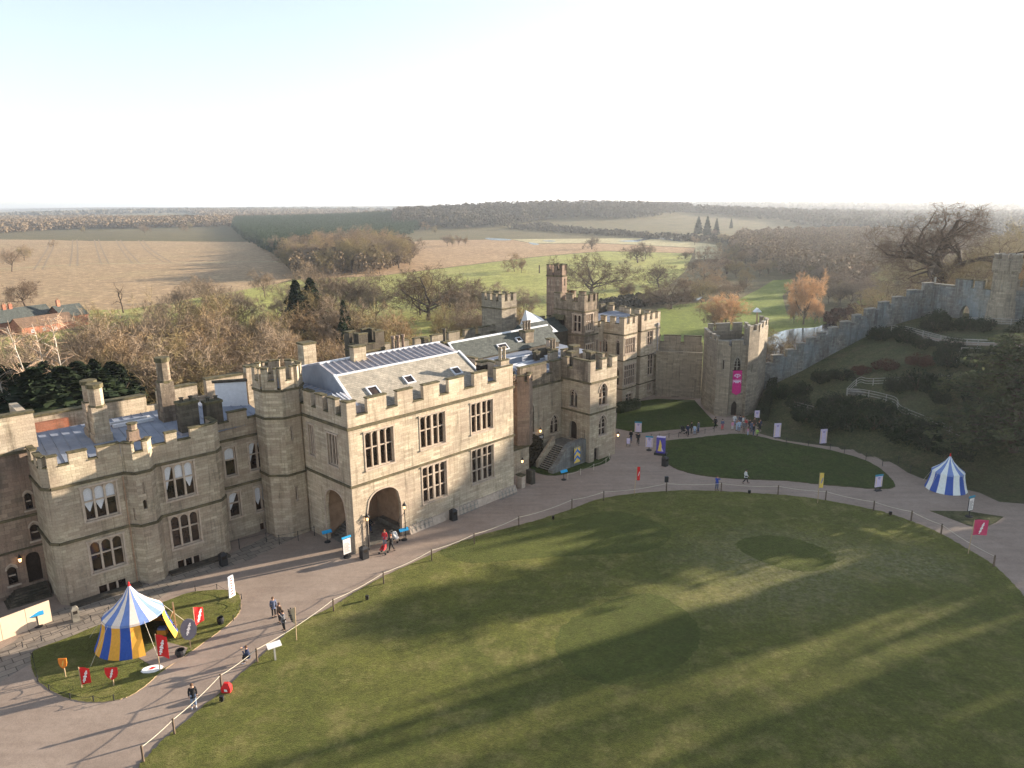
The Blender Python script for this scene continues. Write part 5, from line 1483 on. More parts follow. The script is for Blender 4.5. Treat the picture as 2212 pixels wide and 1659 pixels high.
MT['ivy'] = leafmat('dry_ivy', (0.06, 0.045, 0.025), (0.11, 0.08, 0.045))

class Q:
    """fast quad/triangle soup"""
    def __init__(s): s.v = []; s.f = []; s.n = 0
    def ribbon(s, p, q, w0, w1, rng):
        d = q-p
        a = d.cross(Vector((rng.uniform(-1, 1), rng.uniform(-1, 1), rng.uniform(-1, 1))))
        if a.length < 1e-4:
            return
        a.normalize()
        s.v += [tuple(p-a*w0), tuple(p+a*w0), tuple(q+a*w1), tuple(q-a*w1)]
        s.f.append((s.n, s.n+1, s.n+2, s.n+3)); s.n += 4
    def tube(s, pts, rs, n):
        base = s.n
        for i, p in enumerate(pts):
            d = (pts[min(i+1, len(pts)-1)]-pts[max(i-1, 0)]).normalized()
            a = d.cross(Vector((.31, .95, .1))).normalized(); b = d.cross(a)
            for t in range(n):
                an = 2*math.pi*t/n
                s.v.append(tuple(p+(a*math.cos(an)+b*math.sin(an))*rs[i]))
            s.n += n
        for i in range(len(pts)-1):
            for t in range(n):
                u = (t+1) % n
                s.f.append((base+i*n+t, base+i*n+u, base+(i+1)*n+u, base+(i+1)*n+t))
    def leaf(s, c, r, rng, flat=0.0):
        a = Vector((rng.gauss(0, 1), rng.gauss(0, 1), rng.gauss(0, 1)*(1-flat))).normalized()
        b = a.cross(Vector((rng.gauss(0, 1), rng.gauss(0, 1), rng.gauss(0, 1)))).normalized()
        if flat:
            b.z *= (1-flat)
        s.v += [tuple(c-a*r-b*r*.5), tuple(c+a*r*.9-b*r*.6), tuple(c+a*r+b*r*.6), tuple(c-a*r*.7+b*r*.5)]
        s.f.append((s.n, s.n+1, s.n+2, s.n+3)); s.n += 4
    def mesh(s, name, mat, smooth=False):
        me = bpy.data.meshes.new(name); me.from_pydata(s.v, [], s.f); me.materials.append(mat)
        if smooth:
            me.polygons.foreach_set('use_smooth', [True]*len(s.f))
        me.update(); return me

def bare_tree(seed, H=20, trunk=.22, R=.42, r0=.45, limbs=6, gnarl=.18, twigw=.022, dens=1.0, up=.25, sides=6, levels=4, spread=1.0, el=(.5, 1.2)):
    rng = random.Random(seed)
    T, C = Q(), Q()
    def jit(d, a):
        return (d+Vector((rng.gauss(0, a), rng.gauss(0, a), rng.gauss(0, a)))).normalized()
    def br(p, d, L, r, lv):
        n = (5, 5, 4, 3, 2)[lv]
        pts = [p]; rs = [r]; dd = d
        for i in range(n):
            dd = jit(dd, gnarl*(1.0 if lv else .35))
            dd = (dd+Vector((0, 0, up*(.35 if lv < 2 else .15)))).normalized()
            p = p+dd*L/n
            pts.append(p); rs.append(r*(1-.72*(i+1)/n) if lv else r*(1-.45*(i+1)/n))
        if lv <= 2:
            (T if lv < 2 else C if lv > 2 else T).tube(pts, rs, (sides, 5, 3)[lv])
        else:
            for i in range(n):
                C.ribbon(pts[i], pts[i+1], max(twigw, rs[i]*.9), max(twigw*.6, rs[i+1]*.9), rng)
        if lv >= levels:
            k = int(5*dens)
            for i in range(k):
                q = pts[0].lerp(pts[-1], rng.uniform(.1, 1))
                e = jit(dd, .75)
                q2 = q+e*L*rng.uniform(.45, .9)
                C.ribbon(q, q2, twigw*.8, twigw*.35, rng)
            return
        nc = (limbs, 6, 5, 5)[lv]
        for i in range(nc):
            t = rng.uniform(.45, 1) if lv == 0 else rng.uniform(.22, 1)
            if i == 0:
                t = 1
            x = t*n; k = min(int(x), n-1); q = pts[k].lerp(pts[k+1], x-k)
            base = (pts[k+1]-pts[k]).normalized()
            az = rng.uniform(0, 2*math.pi) if lv else 2*math.pi*(i+rng.uniform(-.3, .3))/nc
            if lv == 0:
                el_ = rng.uniform(*el) if i else 1.35
                e = Vector((math.cos(az)*math.cos(el_)*spread, math.sin(az)*math.cos(el_)*spread, math.sin(el_))).normalized()
                Lc = H*R*rng.uniform(.85, 1.2)
                rc = r*rng.uniform(.42, .62)
            else:
                side = base.cross(Vector((math.cos(az), math.sin(az), .3))).normalized()
                e = (base*.75+side*rng.uniform(.5, 1.0)).normalized()
                Lc = L*rng.uniform(.42, .66)
                rc = rs[k]*rng.uniform(.45, .65)
            br(q, e, Lc, rc, lv+1)
    br(Vector((0, 0, -.4)), Vector((0, 0, 1)), H*trunk*1.6, r0, 0)
    # scale crown so the height is H
    zs = max(v[2] for v in C.v)
    k = H/zs
    T.v = [(x*k, y*k, z*k) for x, y, z in T.v]; C.v = [(x*k, y*k, z*k) for x, y, z in C.v]
    return T, C

def tree_proto(key, kw, tm, cm):
    T, C = bare_tree(**kw)
    return (T.mesh('trunk_'+key, MT[tm], True), C.mesh('crown_'+key, MT[cm]), kw.get('H', 20))
TM = {}
for i in range(6):
    TM['b%d' % i] = tree_proto('b%d' % i, dict(seed=10+i, H=20, trunk=.2+.02*i, R=.34+.02*(i % 3), limbs=8+i % 2, gnarl=.19, twigw=.024, dens=2.6, up=.2, el=(.5, 1.3), spread=.95+.1*(i % 3), r0=.36), 'bark', ('twig', 'twig_olive', 'twig_grey', 'twig', 'twig_olive', 'twig_grey')[i])
for i in range(2):
    TM['k%d' % i] = tree_proto('k%d' % i, dict(seed=(94, 96)[i], H=20, trunk=.17, R=.42, limbs=8, gnarl=.26, twigw=.025, r0=.55, dens=2.2, up=.12, spread=1.3, el=(.35, 1.2)), 'bark_dark', 'twig_dark')
TM['o0'] = tree_proto('o0', dict(seed=61, H=20, trunk=.14, R=.40, limbs=8, gnarl=.12, twigw=.05, dens=1.8, spread=.9, up=.4), 'bark', 'twig_orange')
TM['o1'] = tree_proto('o1', dict(seed=63, H=20, trunk=.16, R=.38, limbs=8, gnarl=.12, twigw=.05, dens=1.8, spread=1.0, up=.35), 'bark', 'twig_orange')
TM['s0'] = tree_proto('s0', dict(seed=71, H=8, trunk=.08, R=.48, limbs=9, gnarl=.2, twigw=.03, r0=.12, dens=1.4, up=.5), 'bark', 'twig_olive')
TM['s1'] = tree_proto('s1', dict(seed=72, H=8, trunk=.06, R=.48, limbs=9, gnarl=.2, twigw=.03, r0=.12, dens=1.4, up=.4), 'bark', 'twig')
TM['snag'] = tree_proto('snag', dict(seed=75, H=12, trunk=.3, R=.3, limbs=5, gnarl=.35, twigw=.02, r0=.22, dens=.2, levels=2), 'bark_dark', 'twig_dark')

def put_tree(name, key, x, y, H, label, cat='tree', group=None, rz=None, z=None, w=1.0, rng=random):
    tme, cme, h0 = TM[key]
    z = gz(x, y) if z is None else z
    r = thing(name, label, cat, (x, y, z), rng.uniform(0, 6.28) if rz is None else rz, group)
    s = H/h0
    r.scale = (s*w, s*w, s)
    for nm, me in (('trunk', tme), ('crown', cme)):
        o = bpy.data.objects.new(nm, me); COL.objects.link(o); o.parent = r
    return r
def put_list(name, L, labels, keys, cat='tree', group=None, w=1.0):
    L = sorted(L, key=lambda p: p[0]/p[1]); rng = random.Random(len(L)*7+len(labels))
    for i, p in enumerate(L):
        lab = labels.replace('#', ordn(i)) if isinstance(labels, str) else labels[i]
        put_tree(name, keys[(i*5+len(L)) % len(keys)], p[0], p[1], p[2], lab, cat, group, w=w*rng.uniform(.9, 1.15), rng=rng)

# belt between the castle and the parkland, three rows deep
row1 = [(x, y, h*1.1) for x, y, h in [(-67.3,96.9,23.6),(-61.8,93.4,22.8),(-66.4,105.9,23.7),(-65.1,110.2,24.3),(-64.8,115.0,24.7),(-64.8,121.8,26.2),(-56.3,110.5,25.9),(-56.4,117.1,24.3),(-57.6,127.6,23.9),(-49.3,114.9,23.1),(-50.4,125.3,22.8),(-45.6,119.6,22.8),(-41.8,117.8,23.4),(-42.4,128.2,20.3),(-37.4,122.4,21.6),(-38.0,134.7,20.5),(-33.4,129.8,20.2),(-32.0,136.3,20.7),(-28.3,135.1,19.8),(-27.1,147.5,19.7),(-23.1,143.1,19.5),(-20.2,148.6,19.0)]]
put_list('bare_tree', row1, 'bare tan-brown tree, # from the left in the row right behind the castle roofs', ['b0', 'b1', 'b3', 'b4', 'b2', 'b5'], group='bare trees right behind the castle roofs', w=1.15)
row2 = [(x, y, h*1.12) for x, y, h in [(-91.8,131.0,21.2),(-91.0,137.6,21.4),(-95.7,152.5,20.7),(-87.8,145.6,21.3),(-88.5,154.4,21.3),(-87.2,159.8,23.1),(-79.7,155.8,23.2),(-80.4,166.6,23.1),(-79.3,172.7,23.9),(-69.2,157.5,22.9),(-71.1,170.8,22.4),(-69.1,177.0,23.7),(-60.8,164.1,21.8),(-62.3,179.5,21.8),(-55.9,173.2,21.0),(-49.2,162.7,19.7),(-50.8,183.1,20.0),(-48.3,188.9,22.5),(-42.3,180.1,20.9),(-41.5,195.6,20.7),(-35.7,186.6,18.8),(-33.5,202.2,17.9),(-28.0,187.9,17.3),(-18.5,204.2,17.5),(-14.0,214.5,18.2),(-8.3,204.8,17.3),(-3.3,215.0,16.6),(2.2,220.0,17.3)]]
put_list('bare_tree', row2, 'bare brown tree, # from the left in the middle row of the wooded river bank', ['b0', 'b3', 'b1', 'b2', 'b5', 'b4'], group='bare trees on the wooded river bank')
row3 = [(-131.0,320.8,17.1),(-134.2,297.1,15.6),(-107.7,295.3,12.6),(-122.3,367.7,14.8),(-123.0,284.5,10.7),(-116.5,295.9,14.8),(-86.1,293.9,16.5),(-75.5,281.5,19.4),(-68.6,281.0,25.9),(-63.8,286.4,21.5),(-58.6,289.7,17.8),(-51.8,279.9,15.5),(-136.5,285.3,10.7),(-93.7,294.4,9.2),(-26.5,290.0,14.2),(-21.4,283.7,15.9),(-16.4,289.3,16.0),(-10.8,286.5,15.1),(4.4,276.4,13.9)]
put_list('bare_tree', row3, 'bare spreading tree, # from the left in the back row along the pasture edge', ['b1', 'b5', 'b0', 'b4', 'b2'], group='bare trees along the pasture edge', w=1.1)
for (x, y, h), key, l, w in zip([(-225.7,342.9,13.8),(-167.3,317.7,16.8),(-32.5,287.9,24.4),(-37.5,303.3,21.5),(39.2,360.1,24.0),(80.2,743.1,13.5),(2.3,498.8,14.1),(6.8,488.1,12.3),(95.8,563.0,15.1),(107.1,594.9,16.3),(78.7,393.4,15.1),(67.9,312.3,15.2),(56.4,353.2,9.0),(54.5,353.3,6.8),(149.1,574.5,13.3),(118.8,485.7,9.2),(-360.9,539.7,20.0),(-426.2,656.8,14.7),(-130.8,477.1,16.6),(-69.2,819.8,13.9)],
        ['k1', 'snag', 'k0', 'b1', 'k0', 'k1', 'b0', 'b3', 'k1', 'b5', 'k1', 'k0', 'b4', 's1', 'b0', 'k1', 'b2', 'b1', 'b5', 'b2'],
        ['bare spreading tree rising behind the farmhouse roof', 'half-dead forked tree standing alone before the brown field', 'large dark oak with a spreading crown in the pasture behind the octagonal chimneys', 'slimmer bare tree close behind the large dark pasture oak', 'large round oak rising just right of the slim lookout turret',
         'bare tree peeping over the large oak by the lookout turret', 'left one of two small round trees on the pasture left of the lookout turret', 'right and smaller one of two round trees on the pasture left of the lookout turret', 'left one of a pair of flat-topped trees in the middle of the pasture', 'right one of a pair of flat-topped trees in the middle of the pasture',
         'bare tree on the near river bank left of the dark-trunked oak', 'bare oak with a dark trunk standing beside the glinting river', 'slender young bare tree in the pasture near the river', 'small thin sapling next to the slender young pasture tree', 'round bare tree at the far right end of the pasture', 'dark bushy tree at the right edge of the pasture',
         'round bare tree at the far left in the brown field', 'smaller round bare tree in the brown field, right of the one at the picture edge', 'pale-limbed bare tree in front of the middle wood', 'leftmost tree of the small clump in the brown ploughed field'],
        [1.15, 1, 1.5, 1, 1.55, 1.1, 1.1, 1, 1.3, 1.3, 1.2, 1.35, 1, 1, 1.2, 1.2, 1.2, 1.3, 1, 1.1]):
    put_tree('bare_tree', key, x, y, h, l, w=w)
put_list('bare_tree', [(-63.6,818.8,11.9),(-57.6,826.9,13.5),(-49.9,825.5,12.0)], 'bare tree in the field clump, # of the three on its right side', ['b1', 'b3', 'b5'])
put_list('bare_tree', [(-143.9,1269.5,16.0),(-112.8,1128.1,15.6),(-72.3,1271.3,9.2),(-762.1,1348.3,14.5),(-604.4,1248.7,18.7),(-604.7,1395.8,15.9),(-626.6,1476.1,15.9),(-599.6,1494.8,15.2),(-544.3,895.7,9.7)], 'small far bare tree on the field edges, # from the left', ['b0', 'b2', 'b4'])
st_ = MB(); p = [(18.6,486.8,5.4)][0]
st_.lathe((0, 0, 0), [(.55, 0), (.4, .8), (.35, p[2]*.6), (.5, p[2]*.65), (.3, p[2]*.97), (0, p[2])], MT['bark_dark'], 7)
tag(st_.obj('dead_trunk'), 'bare dead trunk standing like a post in the pasture', 'tree stump', loc=(p[0], p[1], -12))
# middle wood
midw = [(-186.9,614.3,16.8),(-170.5,578.9,22.5),(-145.4,504.9,24.0),(-145.6,522.8,25.4),(-133.3,496.7,24.2),(-138.8,541.2,26.3),(-121.1,482.3,19.5),(-121.3,502.2,26.0),(-120.6,520.0,27.5),(-111.7,501.2,24.4),(-106.9,500.6,27.4),(-104.5,507.3,21.0),(-104.7,529.4,28.0),(-94.2,499.2,25.8),(-98.4,544.4,27.8),(-93.6,535.9,23.5),(-86.9,527.3,26.3),(-87.3,555.5,28.0),(-80.1,534.3,26.6),(-81.6,576.7,22.8),(-76.8,567.1,20.7),(-167.0,637.9,26.2),(-148.2,624.6,28.0),(-134.5,633.4,29.1),(-120.5,642.4,29.5),(-107.1,657.7,27.4),(-99.0,687.1,22.4),(-191.8,669.9,22.3),(-223.5,719.3,18.7),(-182.6,733.9,24.4),(-145.2,728.0,28.5)]
put_list('bare_tree', midw, 'bare brown tree, # from the left in the wood between the two brown fields', ['b0', 'b2', 'b3', 'b5', 'b1', 'b4'], group='trees of the middle wood', w=1.15)
# valley on the right
rv = random.Random(5)
vb = [(39.4,320.2,2.8),(47.2,325.6,2.9),(59.3,324.7,9.8),(84.0,356.4,12.2),(83.7,338.8,8.9),(85.3,330.5,12.2),(101.1,370.3,11.9),(94.4,329.8,10.5),(102.2,345.9,10.1),(109.0,354.3,8.8),(108.8,419.1,12.9),(122.3,444.8,13.1),(135.7,467.5,12.6),(134.4,443.5,12.3),(125.0,393.6,11.7),(149.6,447.7,13.8),(160.9,464.7,10.3),(160.8,568.3,12.1),(176.2,590.5,12.9),(165.0,524.5,12.8),(180.8,543.3,13.9),(204.1,586.6,14.3),(189.9,521.5,14.3),(214.4,671.1,15.1),(237.1,701.8,14.9),(233.5,649.1,14.2),(227.7,604.0,13.2),(259.4,664.0,14.9),(236.8,582.1,13.5),(266.6,632.0,14.6),(253.9,579.7,12.4),(253.9,555.9,14.6),(248.8,526.3,13.5),(233.1,479.6,11.8),(284.7,773.1,17.7),(319.3,813.0,17.2),(320.1,766.6,16.7),(320.9,725.1,16.2),(321.6,687.8,16.7),(308.5,625.7,17.1),(146.6,351.2,8.7),(140.6,326.3,10.2),(142.3,318.5,13.9),(143.0,311.1,12.2),(151.0,317.8,14.8),(159.4,324.9,12.7),(167.1,332.3,10.3),(170.8,368.2,13.7),(185.9,388.0,13.2),(165.1,379.1,10.6),(304.4,995.7,13.2),(324.1,962.8,12.8),(269.9,1003.9,9.7),(216.9,987.6,7.1),(205.0,1019.3,6.1),(198.1,1084.5,5.2),(168.5,1109.2,6.0),(212.9,561.4,10.3),(205.4,519.6,11.8),(208.7,500.1,12.2),(203.6,466.4,12.9),(197.8,437.0,12.9),(218.8,464.7,11.4),(255.6,513.4,11.0),(294.2,574.2,11.2),(330.0,622.4,11.3),(179.9,469.0,8.6),(175.6,439.3,9.5),(171.7,413.0,10.2),(203.6,612.9,13.0),(197.4,642.4,13.7),(198.5,673.7,12.3),(188.6,675.2,10.3),(161.8,524.9,14.4),(139.0,595.6,7.3),(134.8,508.8,9.4),(135.9,352.1,8.8),(151.3,380.3,8.3),(153.5,341.8,9.6),(164.7,349.7,7.4),(193.4,790.0,11.5),(233.7,829.7,12.5),(262.6,824.1,13.9),(308.3,867.4,15.7),(396.1,849.2,12.3),(392.5,798.7,13.0),(389.3,753.8,13.7),(368.5,680.0,14.4),(383.9,677.4,16.4)]
put_list('bare_tree', vb, 'hazy bare tree, # from the left in the wooded valley behind the gatehouse', ['b2', 'b5', 'b0', 'b3', 'b1', 'k1', 'b4'], group='bare trees in the hazy valley', w=1.35)
vr = [(84.0,170.4,22.5),(134.1,268.4,16.9),(150.5,293.7,21.5),(176.3,336.6,21.3),(163.0,298.4,21.0),(197.3,348.0,20.3),(213.8,361.5,20.4),(221.5,356.9,25.0),(227.4,353.1,28.3),(222.0,332.7,32.1),(185.1,273.2,39.9),(100.5,161.3,25.5),(111.5,166.1,26.9),(210.6,397.7,18.3)]
put_list('bare_tree', vr, 'hazy bare tree, # from the left on the slope behind the big oak', ['b2', 'b5', 'b0', 'k1', 'b4'], group='bare trees behind the big oak', w=1.2)
for (x, y, h), key, l, w in zip([(73.4,249.9,15.8),(70.3,251.9,10.4),(106.8,267.7,21.8),(111.7,269.6,10.2),(104.2,270.0,10.2),(192.7,411.0,11.1),(141.7,318.5,9.9)], ['o0', 'b2', 'o1', 'o0', 'o1', 'o0', 'b3'],
        ['glowing orange-brown willow on the riverside lawn behind the gatehouse turret', 'greyer bare tree on the left flank of the orange-brown willow', 'tall orange willow standing alone on the bright riverside lawn', 'low right-hand stem of the tall orange willow group', 'low left-hand stem of the tall orange willow group', 'small orange-tinted tree high in the hazy valley', 'pale brown tree to the right of the tall orange willow'], [1.35, 1.2, .85, .7, .6, 1.3, 1.1]):
    put_tree('willow_tree' if key[0] == 'o' else 'bare_tree', key, x, y, h, l, w=w)
# the big oak on the mound
T, C = bare_tree(seed=94, H=22, trunk=.2, R=.38, r0=1.25, limbs=8, gnarl=.28, twigw=.024, dens=2.0, up=.12, sides=9, spread=1.3, el=(.35, 1.2))
TM['oak'] = (T.mesh('trunk_oak', MT['bark_dark'], True), C.mesh('crown_oak', MT['twig_dark']), 22)
put_tree('oak_tree', 'oak', 94.6, 163.5, 22.5, 'huge bare oak with gnarled spreading limbs against the sky on the mound', rz=.15, z=12.0, w=1.5)
put_tree('bare_tree', 'b0', 108, 160, 11, 'lower reddish bare tree at the right foot of the huge oak', z=11)
put_tree('bare_tree', 's1', 87, 150, 7, 'low bare thicket tree at the left foot of the huge oak', z=10)
put_tree('bare_tree', 'k0', 49.5, 134, 20, 'dark leaning bare tree between the gatehouse and the stepped wall', w=.9)
put_tree('bare_tree', 'b3', 67, 165, 17, 'bare tree standing in front of the river beyond the stepped wall', w=1.2)
put_tree('bare_tree', 'b1', 62, 178, 16, 'rounded bare tree on the river bank beyond the stepped wall', w=1.2)
put_tree('bare_tree', 's1', 58, 146, 15, 'bushy bare tree rising just above the lower stepped wall', w=1.0)
put_tree('bare_tree', 's0', 46, 140, 13, 'thin bare thicket close behind the gatehouse turret', w=1.0)
# white birches on the left
def birch(x, y, H, lean, label, seed):
    rng = random.Random(seed); T, C = Q(), Q()
    pts = [Vector((lean*t*t, .3*math.sin(3*t), H*t)) for t in [i/8 for i in range(9)]]
    T.tube(pts, [.26*(1-.85*i/8) for i in range(9)], 7)
    for i in range(46):
        t = rng.uniform(.3, 1); p = Vector((lean*t*t, .3*math.sin(3*t), H*t)); az = rng.uniform(0, 6.28)
        d = Vector((math.cos(az), math.sin(az), rng.uniform(.3, 1))).normalized(); L = rng.uniform(1.2, 3.6)*(1.15-t*.6)
        q = p+d*L; T.tube([p, p.lerp(q, .5)+Vector((0, 0, .1)), q], [.05, .035, .02], 3)
        for k in range(16):
            s = p.lerp(q, rng.uniform(.3, 1)); e = s+Vector((rng.gauss(0, .6), rng.gauss(0, .6), rng.gauss(-.1, .6)))
            C.ribbon(s, e, .02, .008, rng)
    r = thing('birch_tree', label, 'tree', (x, y, gz(x, y)))
    for nm, me in (('trunk', T.mesh('birch_trunk', MT['birch'], True)), ('crown', C.mesh('birch_crown', MT['twig_pale']))):
        o = bpy.data.objects.new(nm, me); COL.objects.link(o); o.parent = r
bl = [(-53.4,82.2,31.2),(-54.2,87.6,31.2),(-60.3,94.4,28.7),(-57.3,81.9,28.9)]
for (x, y, h), ln, l, sd_ in zip(bl, (-3.2, -.8, -1.2, -1.5), ('tallest white birch leaning left behind the lead roof', 'straight white birch right of the leaning one', 'thin pale birch behind the two larger ones', 'white birch half cut by the left picture edge'), (1, 2, 3, 4)):
    birch(x, y, h, ln, l, sd_)

# ---- evergreen shrubs, hedges, conifers
def bush_mesh(seed, mat, n=1500, leaf=.16, lumps=9, sq=.75, name='foliage'):
    rng = random.Random(seed); C = Q()
    L = [(Vector((0, 0, .45)), .55)]
    for i in range(lumps):
        az = rng.uniform(0, 6.28); r = rng.uniform(.25, .6); L.append((Vector((math.cos(az)*r, math.sin(az)*r, rng.uniform(.2, .75)*sq)), rng.uniform(.22, .42)))
    for i in range(n):
        c, r = L[rng.randrange(len(L))]
        d = Vector((rng.gauss(0, 1), rng.gauss(0, 1), rng.gauss(0, 1))).normalized()
        p = c+d*r*rng.uniform(.72, 1.06)
        if p.z < -.05:
            p.z = rng.uniform(0, .2)
        C.leaf(p, leaf*rng.uniform(.35, 1)*.5, rng)
    # twiggy stems
    return C.mesh(name, MT[mat])
BM = {k: [bush_mesh(100+i*3+s, k, 2600, .11) for i in range(3)] for s, k in enumerate(('ever', 'hedge', 'ever_olive', 'russet'))}
stemq = Q(); rg_ = random.Random(3)
for i in range(9):
    az = i*.7; stemq.tube([Vector((0, 0, -.1)), Vector((math.cos(az)*.25, math.sin(az)*.25, .35)), Vector((math.cos(az)*.5, math.sin(az)*.5, .7))], [.03, .02, .008], 4)
STEM = stemq.mesh('stems', MT['bark_dark'])
def put_bush(kind, i, x, y, r, h, label, name='shrub', group=None, z=None, cat='shrub'):
    z = gz(x, y) if z is None else z
    o = thing(name, label, cat, (x, y, z), i*1.7, group)
    o.scale = (r, r, h)
    for nm, me in (('foliage', BM[kind][i % 3]), ('stems', STEM)):
        c = bpy.data.objects.new(nm, me); COL.objects.link(c); c.parent = o
    return o
for i, (x, y, h) in enumerate([(-39.6,113.3,19.8),(-39.8,123.7,19.9),(-35.5,119.8,20.7),(-30.1,116.2,20.2),(-49.0,111.7,20.2),(-44.5,109.3,20.0),(-29.0,131.8,18.2)]):
    put_bush('ever_olive', i, x, y, 4.2, h*.8, 'olive-green shrub in the undergrowth behind the roofs, %s from the left' % ordn(i), 'undergrowth_shrub', 'undergrowth shrubs')
def conifer_mesh(seed, mat, H=20, R=3.6, n=2600, leaf=.5, droop=.25, pw=.75, col=False):
    rng = random.Random(seed); C = Q()
    for i in range(n):
        t = rng.random()**pw; z = H*(.06+.94*t); r = R*((1-t)**.8 if not col else (1-t**3.5))*rng.uniform(.35, 1.0)*(1+.18*math.sin(z*2.2+seed)); az = rng.uniform(0, 6.28)
        C.leaf(Vector((math.cos(az)*r, math.sin(az)*r, z-droop*r)), leaf*rng.uniform(.5, 1.1)*(1.05-t*.6), rng, .3)
    T = Q(); T.tube([Vector((0, 0, -.5)), Vector((0, 0, H*.5)), Vector((0, 0, H*.97))], [.45, .28, .04], 6)
    return (T.mesh('conifer_trunk', MT['bark_dark']), C.mesh('conifer_crown', MT[mat]), H)
TM['c0'] = conifer_mesh(1, 'pine'); TM['c3'] = conifer_mesh(7, 'ever', H=20, R=3.2, n=5200, leaf=.8, pw=1.0, col=True); TM['c4'] = conifer_mesh(9, 'ever', H=20, R=3.2, n=5200, leaf=.8, pw=1.0, col=True)
TM['c1'] = conifer_mesh(2, 'ever', R=6.2, n=4200, leaf=.8, droop=.35); TM['c2'] = conifer_mesh(5, 'ever', R=4.8, n=2200, leaf=1.2)
for (x, y, h), key, l, w in zip([(-54.5,187.2,25.8),(-52.3,193.0,25.7),(-41.2,180.4,21.4),(-40.0,173.4,19.6)], ('c1', 'c1', 'c1', 'c1'), ('left one of two dark pines above the octagonal stair turret', 'right and taller one of two dark pines above the roofs', 'dark narrow pine half hidden among bare trees', 'lower dark pine beneath the narrow one'), (1.2, 1.3, .8, .7)):
    put_tree('pine_tree', key, x, y, h, l, w=w)
for (x, y, h), l, w in zip([(265.8,1067.4,24.3),(262.3,1005.7,25.9),(281.6,1031.3,22.3),(361.0,1235.0,16.3)], ('leftmost and broadest of three pointed dark conifers in the far field', 'middle and tallest of three pointed dark conifers in the far field', 'rightmost of three pointed dark conifers in the far field', 'lone pointed conifer right of the group of three'), (1.2, 1.0, .9, .8)):
    put_tree('conifer_tree', 'c2', x, y, h, l, w=w)
# dark hollies behind the left wing
for i, (x, y, h) in enumerate([(-59.6,85.3,25.5),(-56.5,83.7,26.4),(-57.5,89.0,25.5),(-53.0,84.8,25.8),(-54.6,90.8,25.1),(-56.1,97.0,24.1),(-57.2,103.2,22.5),(-58.3,107.2,21.3),(-64.9,91.3,24.8),(-53.1,80.0,26.6),(-51.5,90.3,24.3)]):
    put_tree('holly_tree', ('c4', 'c3', 'c1')[i % 3], x, y, h, 'dark evergreen holly, %s from the left in the shade behind the left wing' % ordn(i), group='dark hollies behind the left wing', w=1.9 if i % 3 < 2 else 1.3)
# mound shrubs: x, y, radius, height, kind
MB_ = [(42.5, 103, 2.2, 2.6, 'ever'), (43.8, 99.5, 2.4, 3, 'ever'), (45.6, 101.5, 2.2, 3.2, 'ever'), (46.2, 97.5, 2.3, 2.8, 'ever'), (48.3, 99.5, 2.6, 3.2, 'ever'), (48.8, 95.5, 2.6, 3, 'ever'), (50.8, 97.5, 2.2, 2.6, 'ever'),
       (50.5, 92, 2.6, 2.8, 'ever'), (51.8, 94.3, 2.3, 2.4, 'hedge'), (52.4, 88.5, 2.6, 2.8, 'ever'), (53.6, 91, 2.2, 2.4, 'ever'), (54.6, 86, 2.3, 2.4, 'ever'), (47.0, 103.2, 2.2, 2.4, 'hedge'), (43.0, 107, 2, 2.2, 'hedge'), (44.6, 110, 2.0, 2.4, 'hedge'), (42.3, 112, 1.8, 2.2, 'ever'),
       (54.6, 102.6, 1.9, 2.4, 'hedge'), (57.0, 101.0, 2.3, 3.2, 'ever'), (60, 99.4, 2.3, 2.6, 'ever'), (63, 97.4, 2.4, 2.8, 'ever'), (66, 95, 2.6, 3, 'ever'), (61.6, 94.2, 2.4, 3, 'ever'), (58, 96.4, 1.6, 1.8, 'hedge'),
       (56.5, 109, 1.9, 1.8, 'russet'), (60.5, 107.2, 2.2, 2.0, 'russet'), (53.4, 109.8, 1.5, 1.5, 'russet'), (50.5, 110.2, 2, 2, 'hedge'), (48, 112, 1.9, 2.2, 'hedge'), (63.5, 105, 2.3, 3.0, 'ever'), (66.2, 103, 2.2, 3.0, 'ever'), (69.5, 101.5, 2.6, 3.4, 'ever'), (72.5, 100, 2.8, 3.6, 'ever'),
       (61.5, 121.5, 2.2, 2.2, 'ever'), (64, 119.6, 2.0, 2.0, 'ever'), (63.2, 116.5, 2.2, 2.0, 'ever'), (63.8, 113.2, 2.2, 1.9, 'hedge'), (66.5, 110.0, 2.3, 1.9, 'hedge'), (69.0, 118.6, 2.6, 2.6, 'ever'), (70.2, 121.4, 2.4, 2.7, 'ever'), (73.0, 117.6, 2.2, 2.2, 'ever'), (74.8, 115.6, 2.2, 2.2, 'ever'),
       (77.5, 112.5, 1.4, 1.4, 'hedge'), (80.5, 113.4, 2.4, 2.2, 'ever'), (83.5, 112.0, 2.6, 2.4, 'ever'), (79.0, 107.0, 2.4, 2.2, 'hedge'), (75.5, 103.5, 2.4, 2.4, 'ever'), (72.5, 124.4, 1.9, 2.4, 'ever'), (83.5, 105.5, 2.6, 2.8, 'ever')]
kn = {'ever': 'dark evergreen shrub', 'hedge': 'dull green shrub', 'russet': 'low russet-leaved shrub'}
for kk in kn:
    sel = sorted([q for q in MB_ if q[4] == kk], key=lambda q: q[0]/q[1])
    for i, (x, y, r, h, k) in enumerate(sel):
        put_bush(k, i, x, y, r*1.25, h, '%s on the shaded mound, %s from the left' % (kn[kk], ordn(i)), 'mound_shrub', 'shrubs on the mound')
